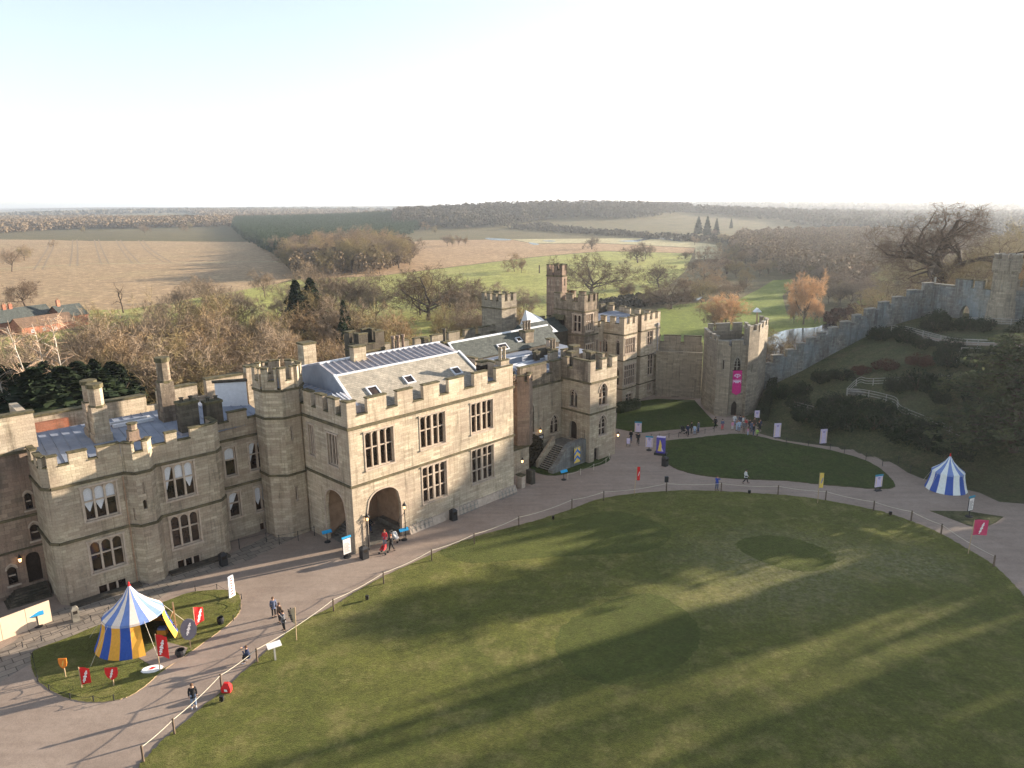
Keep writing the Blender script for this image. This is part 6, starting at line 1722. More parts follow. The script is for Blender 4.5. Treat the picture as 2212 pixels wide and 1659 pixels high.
# clipped hedges
def hedge(x0, y0, x1, y1, w, h, label, kind='hedge', dens=900):
    rng = random.Random(int(x0*10)); C = Q(); L = math.hypot(x1-x0, y1-y0); z0 = gz(x0, y0); z1 = gz(x1, y1)
    for i in range(int(L*w*dens/4)):
        t = rng.random(); s = rng.uniform(-.5, .5)*w; z = rng.random()
        f = rng.random()
        if f < .4:
            z = 1
        elif f < .8:
            s = math.copysign(w/2, s)
        ux, uy = (x1-x0)/L, (y1-y0)/L
        C.leaf(Vector((x0+ux*L*t-uy*s, y0+uy*L*t+ux*s, z0+(z1-z0)*t+h*z))+Vector((rng.gauss(0, .06), rng.gauss(0, .06), rng.gauss(0, .06))), .09, rng)
    o = bpy.data.objects.new('hedge', C.mesh('hedge', MT[kind])); COL.objects.link(o)
    m = MB(); m.obox((x0, y0), (x1, y1), .1, L-.1, -w/2+.1, w/2-.1, min(z0, z1)-.3, min(z0, z1)+h*.9, MT['hedge']); m.obj('inner_growth', o)
    tag(o, label, 'hedge'); return o
hp = [(16.41,111.37),(20.15,114.2)]
hedge(hp[0][0], hp[0][1], hp[1][0], hp[1][1], 1.3, 1.5, 'clipped rounded hedge at the foot of the far wing')
hp = [(37.57,106.31),(43.36,119.09)]
hedge(hp[0][0], hp[0][1], hp[1][0], hp[1][1], 1.2, 1.2, 'dark clipped hedge running up beside the gatehouse')
# ivy by the entrance stair
rng_ = random.Random(8); C = Q()
for i in range(4200):
    x = rng_.uniform(-7.3, -4.0); z = rng_.uniform(0, max(.8, 4.4-abs(x+5.9)*.7)); C.leaf(Vector((x, 4.45+rng_.gauss(0, .16), z)), .12, rng_)
o = bpy.data.objects.new('climbing_ivy', C.mesh('climbing_ivy', MT['ivy'])); COL.objects.link(o); o.location = OG; o.rotation_euler = (0, 0, R43)
tag(o, 'brown dry ivy clinging to the chapel wall beside the entrance steps', 'ivy')
# cedar at the right edge: layered sprays catching the sun
def cedar(seed, H, R, x, y, label, layers=15, name='cedar_tree'):
    rng = random.Random(seed); T, C = Q(), Q()
    T.tube([Vector((0, 0, -.5)), Vector((.2, 0, H*.5)), Vector((0, .1, H))], [.6, .4, .06], 8)
    for l in range(layers):
        z = H*(.10+.88*l/layers); rr = R*(1-.72*(l/layers)**1.3)
        nb = 9
        for b in range(nb):
            az = 2*math.pi*(b+rng.random())/nb; L = rr*rng.uniform(.6, 1.1); p = Vector((0, 0, z))
            q = Vector((math.cos(az)*L, math.sin(az)*L, z+rng.uniform(-.6, .5)))
            T.tube([p, p.lerp(q, .5)+Vector((0, 0, .25)), q], [.12, .07, .02], 4)
            for k in range(int(170*L/R)+20):
                t = rng.uniform(.25, 1.02); c = p.lerp(q, t); sdw = (1.15-t)*L*.34
                c += Vector((-math.sin(az), math.cos(az), 0))*rng.gauss(0, sdw*.6+.15)+Vector((0, 0, .22*math.sin(math.pi*t)+rng.gauss(0, .07)))
                C.leaf(c, rng.uniform(.14, .34), rng, .65)
    r = thing(name, label, 'tree', (x, y, gz(x, y)))
    for nm, me in (('trunk', T.mesh('cedar_trunk', MT['bark_dark'])), ('crown', C.mesh('cedar_crown', MT['cedar']))):
        o = bpy.data.objects.new(nm, me); COL.objects.link(o); o.parent = r
    return r
cedar(4, 14.5, 11.0, 60.2, 84.5, 'blue-green cedar with layered sunlit branch tips at the right picture edge', 15)

# ---- woods too dense to count
def wood(name, label, polys, spacing, h, mat, seed, per=26, conifer=False, rad=4.5, jitter=.45, zoff=0.0, q=1.0):
    rng = np.random.default_rng(seed); V = []; F = []
    pts = []
    for P in polys:
        P = np.array(P); x0, y0 = P.min(0); x1, y1 = P.max(0)
        X, Y = np.meshgrid(np.arange(x0, x1, spacing), np.arange(y0, y1, spacing))
        X = X.ravel()+rng.uniform(-jitter, jitter, X.size)*spacing; Y = Y.ravel()+rng.uniform(-jitter, jitter, Y.size)*spacing
        ins = np.zeros(X.shape, bool)
        for i in range(len(P)):
            a, b = P[i], P[(i+1) % len(P)]
            ins ^= ((a[1] > Y) != (b[1] > Y)) & (X < (b[0]-a[0])*(Y-a[1])/(b[1]-a[1]+1e-9)+a[0])
        pts.append(np.stack([X[ins], Y[ins]], 1))
    pts = np.concatenate(pts); n = len(pts)
    z = ground_z(pts[:, 0], pts[:, 1])+zoff
    hh = h*rng.uniform(.7, 1.15, n)
    N = n*per
    t = np.repeat(np.arange(n), per)
    d = rng.normal(size=(N, 3)); d /= np.linalg.norm(d, axis=1)[:, None]
    if conifer:
        u = rng.random(N)**.7; r = rad*(1-u)*rng.uniform(.4, 1, N); az = rng.uniform(0, 6.28, N)
        c = np.stack([pts[t, 0]+np.cos(az)*r, pts[t, 1]+np.sin(az)*r, z[t]+hh[t]*(.08+.9*u)], 1)
        sz = rad*.45*(1.15-u)
    else:
        c = np.stack([pts[t, 0]+d[:, 0]*rad*.8, pts[t, 1]+d[:, 1]*rad*.8, z[t]+hh[t]*.55+d[:, 2]*hh[t]*.42], 1)
        sz = rad*rng.uniform(.22, .5, N)*q
    a = rng.normal(size=(N, 3)); a /= np.linalg.norm(a, axis=1)[:, None]
    b = np.cross(a, rng.normal(size=(N, 3))); b /= np.linalg.norm(b, axis=1)[:, None]
    a *= sz[:, None]; b *= sz[:, None]
    V = np.stack([c-a, c-b*.8, c+a, c+b*.9], 1).reshape(-1, 3)
    me = bpy.data.meshes.new(name)
    me.vertices.add(N*4); me.vertices.foreach_set('co', V.astype(np.float32).ravel())
    me.loops.add(N*4); me.loops.foreach_set('vertex_index', np.arange(N*4, dtype=np.int32))
    me.polygons.add(N); me.polygons.foreach_set('loop_start', np.arange(0, N*4, 4, dtype=np.int32)); me.polygons.foreach_set('loop_total', np.full(N, 4, np.int32))
    me.materials.append(MT[mat]); me.update(calc_edges=True)
    o = bpy.data.objects.new(name, me); COL.objects.link(o)
    o['kind'] = 'stuff'; o['label'] = label
    return o
MT['wood_brown'] = leafmat('far_brown_wood', (0.18, 0.13, 0.08), (0.26, 0.19, 0.12), isl=(.75, 1.15))
MT['wood_dark'] = leafmat('far_dark_wood', (0.085, 0.075, 0.055), (0.14, 0.115, 0.08), isl=(.75, 1.15))
wood('conifer_plantation', 'dense dark green conifer plantation between the brown fields',
     [[(-555.3,1508.9),(-364.1,1033.8),(-280.8,839.4),(-197.5,642.1),(-190.1,663.7),(-192.2,773.1),(-181.5,859.2),(-149.8,962.8),(-157.0,1294.9),(-195.4,1574.3),(-275.8,1784.6),(-506.9,2059.1),(-632.8,2059.1),(-687.0,1894.9)]], 7.0, 16, 'pine', 3, 60, True, 3.6)
wood('distant_wood', 'brown wood closing off the broad field on the left',
     [[(-896.6,1194.5),(-942.9,1394.7),(-923.9,1561.9),(-757.1,1569.2),(-581.1,1574.3),(-803.4,2181.0),(-1195.5,2533.1),(-1574.3,2856.5),(-1923.2,2856.5),(-2068.8,2770.8)]], 17, 16, 'wood_brown', 4, 70, rad=8, q=.6)
wood('distant_wood', 'brown belt of trees behind the conifer plantation',
     [[(-718.8,1950.1),(-506.9,2059.1),(-213.5,1721.9),(-331.0,2745.0),(-912.9,3718.4),(-1875.4,4378.1)]], 20, 17, 'wood_brown', 5, 26, rad=9)
wood('hillside_wood', 'large blue-brown wood on the low hill in the middle of the horizon',
     [[(-202.7,1307.6),(-167.0,1343.6),(-112.3,1282.4),(-9.5,1321.5),(88.3,1479.1),(230.5,1461.4),(307.2,1531.6),(439.5,1806.5),(593.5,1950.1),(868.1,2856.5),(750.7,4133.6),(317.1,5321.2),(-387.1,6212.9),(-662.6,4484.0)]], 17, 21, 'wood_dark', 6, 70, rad=8, q=.6)
wood('distant_wood', 'hazy wood along the right of the horizon',
     [[(400.3,1644.8),(469.7,1541.2),(530.9,1449.9),(478.7,1117.7),(501.7,1023.6),(521.1,944.0),(578.6,811.2),(1392.0,1899.7),(1271.9,2318.2),(1129.9,2651.4),(835.9,2750.1),(546.3,2247.5)]], 19, 17, 'wood_dark', 8, 50, rad=9, q=.7)
wood('riverbank_scrub', 'line of bushes along the far river bank',
     [[(-9.2,1275.5),(65.2,1373.8),(76.0,1273.5),(153.0,1095.9),(216.8,934.3),(278.2,873.7),(254.0,796.9),(201.5,867.4),(142.4,1019.3),(70.0,1171.5)]], 10, 7, 'wood_dark', 9, 22, rad=4)
wood('valley_wood', 'hazy mass of bare trees filling the valley behind the stepped wall',
     [[(268.1,875.8),(338.2,920.1),(458.5,958.9),(439.7,744.5),(456.2,665.4),(307.0,425.7),(317.3,571.0),(281.0,510.3),(224.3,464.1),(163.6,349.8),(179.5,438.9),(166.9,440.2),(163.0,470.9),(174.4,544.1),(198.5,673.7)]], 9.5, 14, 'wood_brown', 21, 190, rad=5.2, q=.42)
wood('middle_underwood', 'dense brown trees filling the wood between the two brown fields',
     [[(-194.1,630.8),(-132.6,459.3),(-119.5,475.9),(-89.8,492.0),(-75.0,566.9),(-97.0,720.4),(-150.9,807.6),(-202.9,816.7),(-220.6,739.9)]], 8.5, 16, 'wood_brown', 22, 220, rad=5.2, q=.4)
wood('near_river_scrub', 'dark brushwood along the near river bank behind the tall tower',
     [[(38.78,332.51),(60.12,347.55),(67.4,340.12),(88.33,356.02),(84.16,338.8),(59.25,318.69),(40.65,314.23)]], 4, 3, 'wood_dark', 10, 60, rad=2)
wood('dogwood_scrub', 'reddish scrub between the riverside lawn and the stepped wall',
     [[(115.06,269.36),(128.05,291.91),(141.58,301.43),(153.34,306.07),(133.26,268.21),(119.6,256.68)]], 3.5, 3.2, 'russet', 12, 60, rad=2)
wood('underwood', 'tangled brown undergrowth between the castle and the river bank trees',
     [[toW(OW, R43, -40, 24), toW(OW, R43, 24, 26), toW(OM, R46, 16, 36), toW(OM, R46, 60, 38), toW(OM, R46, 58, 62), toW(OM, R46, 10, 70), toW(OW, R43, 10, 80), toW(OW, R43, -50, 90), toW(OW, R43, -70, 60)]], 4.6, 4.5, 'twig_dark', 14, 130, rad=2.6, q=.4)
wood('far_hedges', 'hazy lines of trees and hedges out to the horizon',
     [[(-9125.2,10684.9),(-2488.6,6780.8),(-357.3,5732.6),(-464.8,7462.7),(-3918.8,10684.5),(-32415.0,37984.1)], [(-2047.4,3718.4),(-1272.9,4326.9),(-531.4,3318.1),(-613.6,3834.0),(-2280.6,6213.0),(-3153.0,5732.8)], [(562.6,3095.8),(1645.5,2247.5),(2362.3,3231.1),(966.0,5321.2)], [(-3181.9,3718.5),(-2047.4,3718.4),(-2560.4,4653.1),(-4549.4,5321.4)]], 60, 15, 'wood_dark', 15, 16, rad=26)

# ---- farmhouse
fo = (-174.3, 260.7, -12)
fr0 = math.atan2(276.8-260.7, 8)
farm = thing('farmhouse', 'low red-brick farmhouse with brown and black roofs among the trees at the far left', 'house', fo, fr0)
m = MB()
Lf = 20
wh = [(3.2+4.2*i, 4.2+4.2*i, .6, 1.8) for i in range(3)]
wall(m, (0, 0), (Lf, 0), -.3, 2.9, MT['brickred'], wh, .15); wall(m, (Lf, 0), (Lf, 8), -.3, 2.9, MT['brickred']); wall(m, (Lf, 8), (0, 8), -.3, 2.9, MT['brickred']); wall(m, (0, 8), (0, 0), -.3, 2.9, MT['brickred'])
m.face([(0, 0, 2.9), (0, 8, 2.9), (0, 4, 5.8)][::-1], MT['brickred']); m.face([(Lf, 0, 2.9), (Lf, 8, 2.9), (Lf, 4, 5.8)], MT['brickred'])
m.box(-9, 0, 9, 18, -.3, 4.0, MT['brickred']); m.box(17, 27, 2.5, 12.5, -.3, 4.2, MT['brickred'])
m.face([(27, 2.5, 4.2), (27, 12.5, 4.2), (27, 7.5, 8)], MT['brickred']); m.face([(17, 2.5, 4.2), (17, 12.5, 4.2), (17, 7.5, 8)][::-1], MT['brickred'])
m.obj('wall', farm)
for h in wh:
    window(farm, (0, 0), (Lf, 0), h, 2, 1, .12, heads=False, hood=False, tm=MT['white'], mw=.06)
m = MB(); m.face([(-.3, -.4, 2.7), (Lf+.3, -.4, 2.7), (Lf+.3, 4, 5.9), (-.3, 4, 5.9)], MT['tile_brown']); m.face([(Lf+.3, 8.4, 2.7), (-.3, 8.4, 2.7), (-.3, 4, 5.9), (Lf+.3, 4, 5.9)], MT['tile_brown']); m.obj('roof', farm)
m = MB()
for (x0, x1, y0, y1, e_, r_) in ((-16, 18, 9, 19, 4.2, 8.6), (17, 27, 2.5, 12.5, 4.2, 8.2)):
    ym = (y0+y1)/2
    m.face([(x0-.4, y0-.4, e_), (x1+.4, y0-.4, e_), (x1+.4, ym, r_), (x0-.4, ym, r_)], MT['slate_dark']); m.face([(x1+.4, y1+.4, e_), (x0-.4, y1+.4, e_), (x0-.4, ym, r_), (x1+.4, ym, r_)], MT['slate_dark'])
    m.face([(x0, y0, e_), (x0, ym, r_-.05), (x0, y1, e_)], MT['brickred']); m.face([(x1, y0, e_), (x1, y1, e_), (x1, ym, r_-.05)], MT['brickred'])
m.obj('rear_roof', farm)
m = MB(); m.box(-16, 18, 9.1, 18.9, -.3, 4.1, MT['brickred']); m.obj('rear_wall', farm)
for x, y in ((-5, 14), (3, 14), (5.2, 14), (19, 7.5)):
    c = MB(); c.box(x-.6, x+.6, y-.45, y+.45, 6, 10.2, MT['brickred']); c.lathe((x-.25, y, 10.2), [(.2, 0), (.16, .7), (0, .7)], MT['plaster'], 7); c.lathe((x+.25, y, 10.2), [(.2, 0), (.16, .7), (0, .7)], MT['plaster'], 7); c.obj('chimney', farm)

# ================================================================== tents, signs, posts and small things
PM = plainmat
PM('tent_blue', (0.035, 0.09, 0.36)); PM('tent_blue_light', (0.16, 0.24, 0.50)); PM('tent_yellow', (0.72, 0.36, 0.05)); PM('tent_cream', (0.80, 0.68, 0.58)); PM('tent_white', (0.72, 0.76, 0.74))
PM('cloth_red', (0.62, 0.025, 0.025)); PM('emblem_white', (0.8, 0.78, 0.76)); PM('cloth_orange', (0.75, 0.22, 0.03)); PM('slate_shield', (0.13, 0.13, 0.16)); PM('blue_sign', (0.03, 0.33, 0.62))
PM('purple_panel', (0.09, 0.07, 0.34)); PM('lilac_panel', (0.60, 0.52, 0.68)); PM('teal_band', (0.03, 0.22, 0.33)); PM('gold', (0.72, 0.52, 0.12)); PM('heraldic_blue', (0.05, 0.16, 0.5)); PM('banner_pink', (0.55, 0.06, 0.14))
PM('paper', (0.75, 0.70, 0.66)); PM('ink', (0.03, 0.03, 0.04)); PM('sand_cloth', (0.45, 0.36, 0.24))

def tent(name, label, x, y, Rb, Re, he, H, cr, cw, n=20, gap=(), rz=0.0, sx=1.0):
    t = thing(name, label, 'tent', (x, y, gz(x, y)+.05), rz)
    t.scale = (sx, 1, 1)
    P = lambda r, z, a: (r*math.cos(a), r*math.sin(a), z)
    rf, wl_, vl = MB(), MB(), MB()
    for i in range(n):
        a0, a1 = 2*math.pi*i/n, 2*math.pi*(i+1)/n
        mr, mw_ = MT[cr[i % 2]], MT[cw[i % 2]]
        prof = [(.06, H), (Re*.28, H-(H-he)*.38), (Re*.62, H-(H-he)*.72), (Re, he)]
        for (r0, z0), (r1, z1) in zip(prof[:-1], prof[1:]):
            rf.face([P(r1, z1, a0), P(r1, z1, a1), P(r0, z0, a1), P(r0, z0, a0)], mr)
        vl.face([P(Re*1.02, he-.16, a0), P(Re*1.02, he-.16, a1), P(Re*1.015, he+.01, a1), P(Re*1.015, he+.01, a0)], MT[cr[i % 2]])
        if i in gap:
            continue
        k = 4
        for j in range(k):
            u0, u1 = j/k, (j+1)/k
            r0, r1 = Re+(Rb-Re)*u0**1.5, Re+(Rb-Re)*u1**1.5
            am = (a0+a1)/2
            f0, f1 = -.035*Rb*math.sin(math.pi*min(1, u0+.3)), -.035*Rb*math.sin(math.pi*min(1, u1+.3))
            z0, z1 = he*(1-u0), he*(1-u1)
            wl_.face([P(r1, z1, a0), P(r1+f1, z1, am), P(r0+f0, z0, am), P(r0, z0, a0)], mw_)
            wl_.face([P(r1+f1, z1, am), P(r1, z1, a1), P(r0, z0, a1), P(r0+f0, z0, am)], mw_)
    rf.obj('roof', t); wl_.obj('side_wall', t); vl.obj('valance', t)
    f = MB(); f.lathe((0, 0, H-.06), [(.07, 0), (.1, .1), (.05, .18), (.07, .3), (0, .42)], MT['cloth_red'], 8); f.obj('finial', t)
    p = MB(); p.tube([(0, 0, 0), (0, 0, H)], .05, MT['lightwood']); p.obj('centre_pole', t)
    g = MB()
    for i in range(0, n, 4):
        a = 2*math.pi*(i+.5)/n
        g.tube([P(Re, he, a), P(Rb*1.35, 0, a)], .014, MT['rope'], 4)
    g.obj('guy_ropes', t)
    return t
tent('pavilion_tent', 'round pavilion striped blue and yellow below, blue and cream above, on the tongue of lawn', -28.75, 50.15, 2.65, 1.95, 2.35, 4.55, ('tent_blue_light', 'tent_cream'), ('tent_blue', 'tent_yellow'), 20, (16, 17, 18), rz=.35, sx=1.08)
tent('pavilion_tent', 'smaller round pavilion striped blue and white beside the path junction', 49.3, 78.9, 2.15, 1.65, 2.15, 3.9, ('tent_blue_light', 'tent_white'), ('tent_blue', 'tent_white'), 16, rz=.2)

def staff_emblem(m, cx, cz, s, y, mt, tilt=.3):
    """ragged white leaf-like badge"""
    c, sn = math.cos(tilt), math.sin(tilt)
    for i, w in enumerate((.35, .7, .55, .85, .5, .7, .4)):
        z0, z1 = (i-3.5)*.3*s, (i-2.4)*.3*s
        q = [(-w*.33*s, z0), (w*.33*s, z0+.08*s), (w*.24*s, z1), (-w*.2*s, z1-.06*s)]
        m.face([(cx+a*c+b*sn, y-i*.0005, cz-a*sn+b*c) for a, b in q], mt)

def flag(label, x, y, ph, fw, fh, rz, mat, lean=0.0, emb=True, top=None, pole_m='lightwood', name='flag', em=None, cat='flag', taper=.0, wave=.08):
    t = thing(name, label, cat, (x, y, gz(x, y)), rz)
    p = MB(); p.tube([(0, 0, -.1), (lean, 0, ph)], .035, MT[pole_m], 6); p.obj('pole', t)
    m = MB(); n = 6; th = .012
    z1 = top or ph-.05
    for s in (-th, th):
        for i in range(n):
            u0, u1 = i/n, (i+1)/n
            f = lambda u: (lean+.04+fw*u, s+wave*math.sin(u*5)*fw)
            a, b = f(u0), f(u1)
            q = [(a[0], a[1], z1-fh+taper*fh*u0*.5), (b[0], b[1], z1-fh+taper*fh*u1*.5), (b[0], b[1], z1-taper*fh*u1*.5), (a[0], a[1], z1-taper*fh*u0*.5)]
            m.face(q if s < 0 else q[::-1], MT[mat])
    m.obj('cloth', t)
    if emb:
        e = MB()
        for s in (-1, 1):
            staff_emblem(e, lean+.04+fw*.5, z1-fh*.5, min(fw, fh*.5)*.72, s*(th+.05+wave*fw), MT[em or 'emblem_white'])
        e.obj('emblem', t)
    return t
def shield(label, x, y, z0, w, h, rz, mat, post=True, em='emblem_white', oval=False, tilt=0.0):
    t = thing('shield_board', label, 'shield', (x, y, gz(x, y)), rz)
    m = MB()
    if oval:
        o = [(w/2*math.cos(a)*(1 if abs(math.sin(a)) < .9 else .9), h/2+h/2*math.sin(a)) for a in [2*math.pi*i/12 for i in range(12)]]
    else:
        o = [(0, 0), (w*.36, h*.22), (w*.5, h*.55), (w*.5, h), (-w*.5, h), (-w*.5, h*.55), (-w*.36, h*.22)]
    m.hexa([(a, .03, z0+b) for a, b in o], [(a, -.03, z0+b) for a, b in o], MT[mat])
    s = m.obj('shield', t)
    e = MB(); staff_emblem(e, 0, z0+h*.52, w*.42, -.036, MT[em]); e.obj('emblem', s)
    if post:
        p = MB(); p.box(-.03, .03, .031, .08, -.1, z0+h*.6, MT['lightwood']); p.obj('post', t)
    return t
sp = [(-31.54,45.6),(-29.73,44.45),(-27.61,44.56),(-25.17,46.22),(-24.11,48.9),(-24.49,50.75),(-25.8,46.38),(-24.49,48.03),(-23.17,52.28),(-23.79,56.45),(-26.23,51.26),(-27.41,52.58)]
shield('small orange banner-shield, leftmost on the shaded tent garden', *sp[0], .75, .55, .8, .1, 'cloth_orange', em='gold')
flag('narrow red banner with a white badge near the front of the tent garden', *sp[1], 1.65, .62, 1.35, .2, 'cloth_red', taper=.2)
shield('red shield with a white badge on a stake at the front of the tent garden', *sp[2], .55, .85, .95, .05, 'cloth_red')
flag('tall red banner with a white leaf badge beside the tent opening', *sp[3], 3.0, .95, 1.7, -.25, 'cloth_red')
shield('big dark slate-coloured shield with a pale ragged badge right of the tent', *sp[4], .8, 1.15, 1.75, .5, 'slate_shield', oval=True, em='emblem_white')
flag('red pennant banner behind the dark shield', *sp[5], 2.4, .7, 1.6, .9, 'cloth_red', taper=.3)
m = MB(); o = [(math.cos(i*math.pi/5)*.75, math.sin(i*math.pi/5)*.42) for i in range(10)]
m.hexa([(a, b, .0) for a, b in o], [(a*.9, b*.9, .12) for a, b in o], MT['emblem_white']); m.face([(-.3, -.1, .128), (.0, -.16, .128), (.3, .05, .128), (0, .15, .128)], MT['cloth_red'])
o_ = m.obj('fallen_shield'); tag(o_, 'white shield with a red mark lying flat on the tent garden grass', 'shield', loc=(sp[6][0], sp[6][1], .07)); o_.rotation_euler = (0, .1, .5)
def pot(label, x, y, r, h, name='cooking_pot', cat='pot'):
    m = MB(); m.lathe((0, 0, 0), [(0, 0), (r*.7, .0), (r, h*.5), (r*.85, h), (r*.72, h), (r*.8, h*.5), (0, h*.2)], MT['iron'], 12)
    tag(m.obj(name), label, cat, loc=(x, y, gz(x, y)+.06))
pot('round black pot at the corner of the bare earth floor', sp[7][0], sp[7][1], .38, .5)
pot('black tub at the right tip of the tent garden', sp[8][0], sp[8][1], .28, .55)
bd = thing('display_board', 'tall white and red painted board standing at the far tip of the tent garden', 'board', (sp[9][0], sp[9][1], .05), 1.1)
m = MB(); m.hexa([(-.32, -.05, 0), (.32, -.05, 0), (.32, .05, 0), (-.32, .05, 0)], [(-.26, -.05, 1.9), (.26, -.05, 1.9), (.26, .05, 1.9), (-.26, .05, 1.9)], MT['emblem_white']); m.obj('panel', bd)
m = MB()
for i in range(7):
    m.face([(-.16+.05*(i % 2), -.056, .2+.24*i), (.14, -.056, .24+.24*i), (.1, -.056, .36+.24*i), (-.12, -.056, .33+.24*i)], MT['cloth_red'])
m.obj('painted_marks', bd)
tw = thing('wooden_frame', 'upright timber post and frame standing beside the tent', 'frame', (sp[10][0], sp[10][1], .05), .4)
m = MB(); m.box(-.05, .05, -.05, .05, 0, 2.5, MT['lightwood']); m.obj('post', tw)
m = MB(); m.tube([(-.9, .2, 0), (-.1, .1, 1.6)], .05, MT['lightwood']); m.tube([(-.9, .5, .9), (.1, .0, .5)], .04, MT['lightwood']); m.box(-.7, -.1, .1, .5, .0, .55, MT['door']); m.obj('brace', tw)
m = MB(); m.box(-.35, .35, -.25, .25, 0, .4, MT['tent_yellow']); m.box(-.3, .3, -.2, .2, .4, .55, MT['tent_blue_light'])
tag(m.obj('cloth_bundle'), 'pile of folded yellow and blue cloth by the timber frame', 'bundle', loc=(sp[10][0]-.9, sp[10][1]-.3, .06))

def posts_line(name, label, pts, h, r, mat, rmat, group=None, sag=.12, top=.92, rope_name='rope', rope_label='', rr=.022, cat='post', skip=()):
    """every post a thing of its own, with the rope between them as another"""
    for i, p in enumerate(pts):
        m = MB(); z = gz(p[0], p[1]) if abs(gz(p[0], p[1])) > .3 else .1
        m.box(-r, r, -r, r, -.15, h, MT[mat]); m.hexa([(-r*1.15, -r*1.15, h+.002), (r*1.15, -r*1.15, h+.002), (r*1.15, r*1.15, h+.002), (-r*1.15, r*1.15, h+.002)], [(-r*.5, -r*.5, h+.08), (r*.5, -r*.5, h+.08), (r*.5, r*.5, h+.08), (-r*.5, r*.5, h+.08)], MT[mat])
        o = m.obj(name); tag(o, label.replace('#', ordn(i)), cat, group, (p[0], p[1], z))
    m = MB()
    for i, (a, b) in enumerate(zip(pts[:-1], pts[1:])):
        if i in skip:
            continue
        A = Vector((a[0], a[1], .1+h*top)); B = Vector((b[0], b[1], .1+h*top)); q = []
        L = (B-A).length
        for k in range(9):
            t = k/8; v = A.lerp(B, t); v.z -= sag*L*.25*4*t*(1-t); q.append(v)
        m.tube(q, rr, MT[rmat], 5)
    tag(m.obj(rope_name), rope_label, 'rope')
pp_ = [(-22.07,37.36),(-21.27,39.71),(-20.01,44.14),(-18.56,47.11),(-14.63,53.9),(-11.31,58.31),(-7.57,62.53),(-3.8,65.87),(0.55,69.75),(6.31,74.15),(10.0,76.33),(17.41,78.63),(23.56,78.46),(29.66,77.48),(34.29,75.77),(38.13,72.8),(40.72,70.16),(41.96,66.93),(42.87,60.25)]
posts_line('rope_post', 'wooden rope post edging the big lawn, # counted from the bottom left corner', pp_, 1.05, .05, 'post', 'rope', 'rope posts round the big lawn', .10, .95, 'barrier_rope', 'pale rope slung from post to post along the edge of the big lawn')
lt_ = [(17.47,78.87)][0]
m = MB(); m.box(-.2, .2, -.14, .14, 1.1, 1.75, MT['bin']); m.box(-.03, .03, -.03, .03, -.1, 1.1, MT['post']); tag(m.obj('speaker_box'), 'black box on a short post at the far edge of the big lawn', 'speaker', loc=(lt_[0], lt_[1]+.25, 0))
for i, (p, l) in enumerate(zip([(4.13,71.3),(26.56,77.81)]+[(39.28,71.56)]+[(-12.23,55.57)]+[(-19.46,42.76)], ('small black spotlight in the grass left of the far end of the rope', 'small black spotlight at the far lawn edge near the walking person', 'small black spotlight on the right-hand lawn edge', 'short dark stub post on the lawn below the entrance arches', 'short brown stub post on the lawn below the red bag'))):
    m = MB(); m.box(-.13, .13, -.1, .1, .1, .42, MT['bin']); m.box(-.05, .05, -.04, .04, -.02, .1, MT['iron']); m.box(-.1, .1, -.115, -.1, .15, .37, MT['glass'])
    tag(m.obj('ground_spotlight'), l, 'spotlight', loc=(p[0], p[1], .1))
# sign on legs beside the near rope
p = [(-17.33,47.33)][0]
t = thing('lectern_sign', 'pale tilted information plate on a post beside the near end of the rope', 'sign', (p[0], p[1], .1), .6)
m = MB(); m.box(-.06, .06, -.05, .05, -.1, 1.15, MT['rail']); m.obj('post', t); m = MB(); m.hexa([(-.5, -.22, 1.1), (.5, -.22, 1.1), (.5, .22, 1.3), (-.5, .22, 1.3)], [(-.5, -.23, 1.15), (.5, -.23, 1.15), (.5, .21, 1.35), (-.5, .21, 1.35)], MT['paper']); m.obj('plate', t)

def info_board(label, x, y, rz, w=.95, h=1.5, z0=.45, panel='lilac_panel', band='teal_band', foot='disc', crest_=True, name='sign_board', frame=None, text=False):
    t = thing(name, label, 'sign', (x, y, gz(x, y)+.02), rz)
    m = MB(); m.box(-w/2, w/2, -.03, .03, z0, z0+h, MT[frame or panel]); pn = m.obj('panel', t)
    m = MB(); m.box(-w/2+.05, w/2-.05, -.036, -.031, z0+.05, z0+h-.22, MT[panel]); m.obj('poster', pn)
    if band:
        m = MB(); m.box(-w/2-.03, w/2+.03, -.05, .05, z0+h-.16, z0+h+.02, MT[band]); m.obj('header', pn)
    if crest_:
        m = MB(); crest(m, 0, z0+h-.42, .14, -.04, MT['purple_panel'], MT['lilac_panel']); m.obj('crest', pn)
        m = MB()
        for sx in (-1, 1):
            m.face([(sx*w*.36, -.04, z0+.1), (sx*w*.42, -.04, z0+.1), (sx*w*.42, -.04, z0+h-.3), (sx*w*.36, -.04, z0+h-.3)], MT['gold'])
        m.obj('border', pn)
    if text:
        m = MB()
        for i in range(9):
            m.face([(-w*.36, -.04, z0+.2+i*.11), (w*(.36-.1*(i % 3)), -.04, z0+.2+i*.11), (w*(.36-.1*(i % 3)), -.04, z0+.235+i*.11), (-w*.36, -.04, z0+.235+i*.11)], MT['ink'])
        m.obj('lettering', pn)
    m = MB()
    if foot == 'disc':
        m.lathe((0, .02, 0), [(0, 0), (.38, 0), (.36, .08), (.05, .12), (.05, z0), (0, z0)], MT['iron'], 14)
    else:
        m.box(-w*.35, -w*.35+.07, -.04, .04, -.02, z0, MT['iron']); m.box(w*.35-.07, w*.35, -.04, .04, -.02, z0, MT['iron']); m.box(-w*.4, w*.4, -.25, .25, 0, .06, MT['iron'])
    m.obj('stand', t)
    return t
bp = [(17.78,100.1),(18.13,93.4),(19.33,91.68),(36.81,98.2),(42.02,95.26),(41.38,78.56),(47.28,71.14),(36.22,105.15)]
info_board('lilac sign with a teal header behind the two strollers in black', *bp[0], -.25)
info_board('lilac sign on a round foot at the near point of the island lawn', *bp[1], -.25)
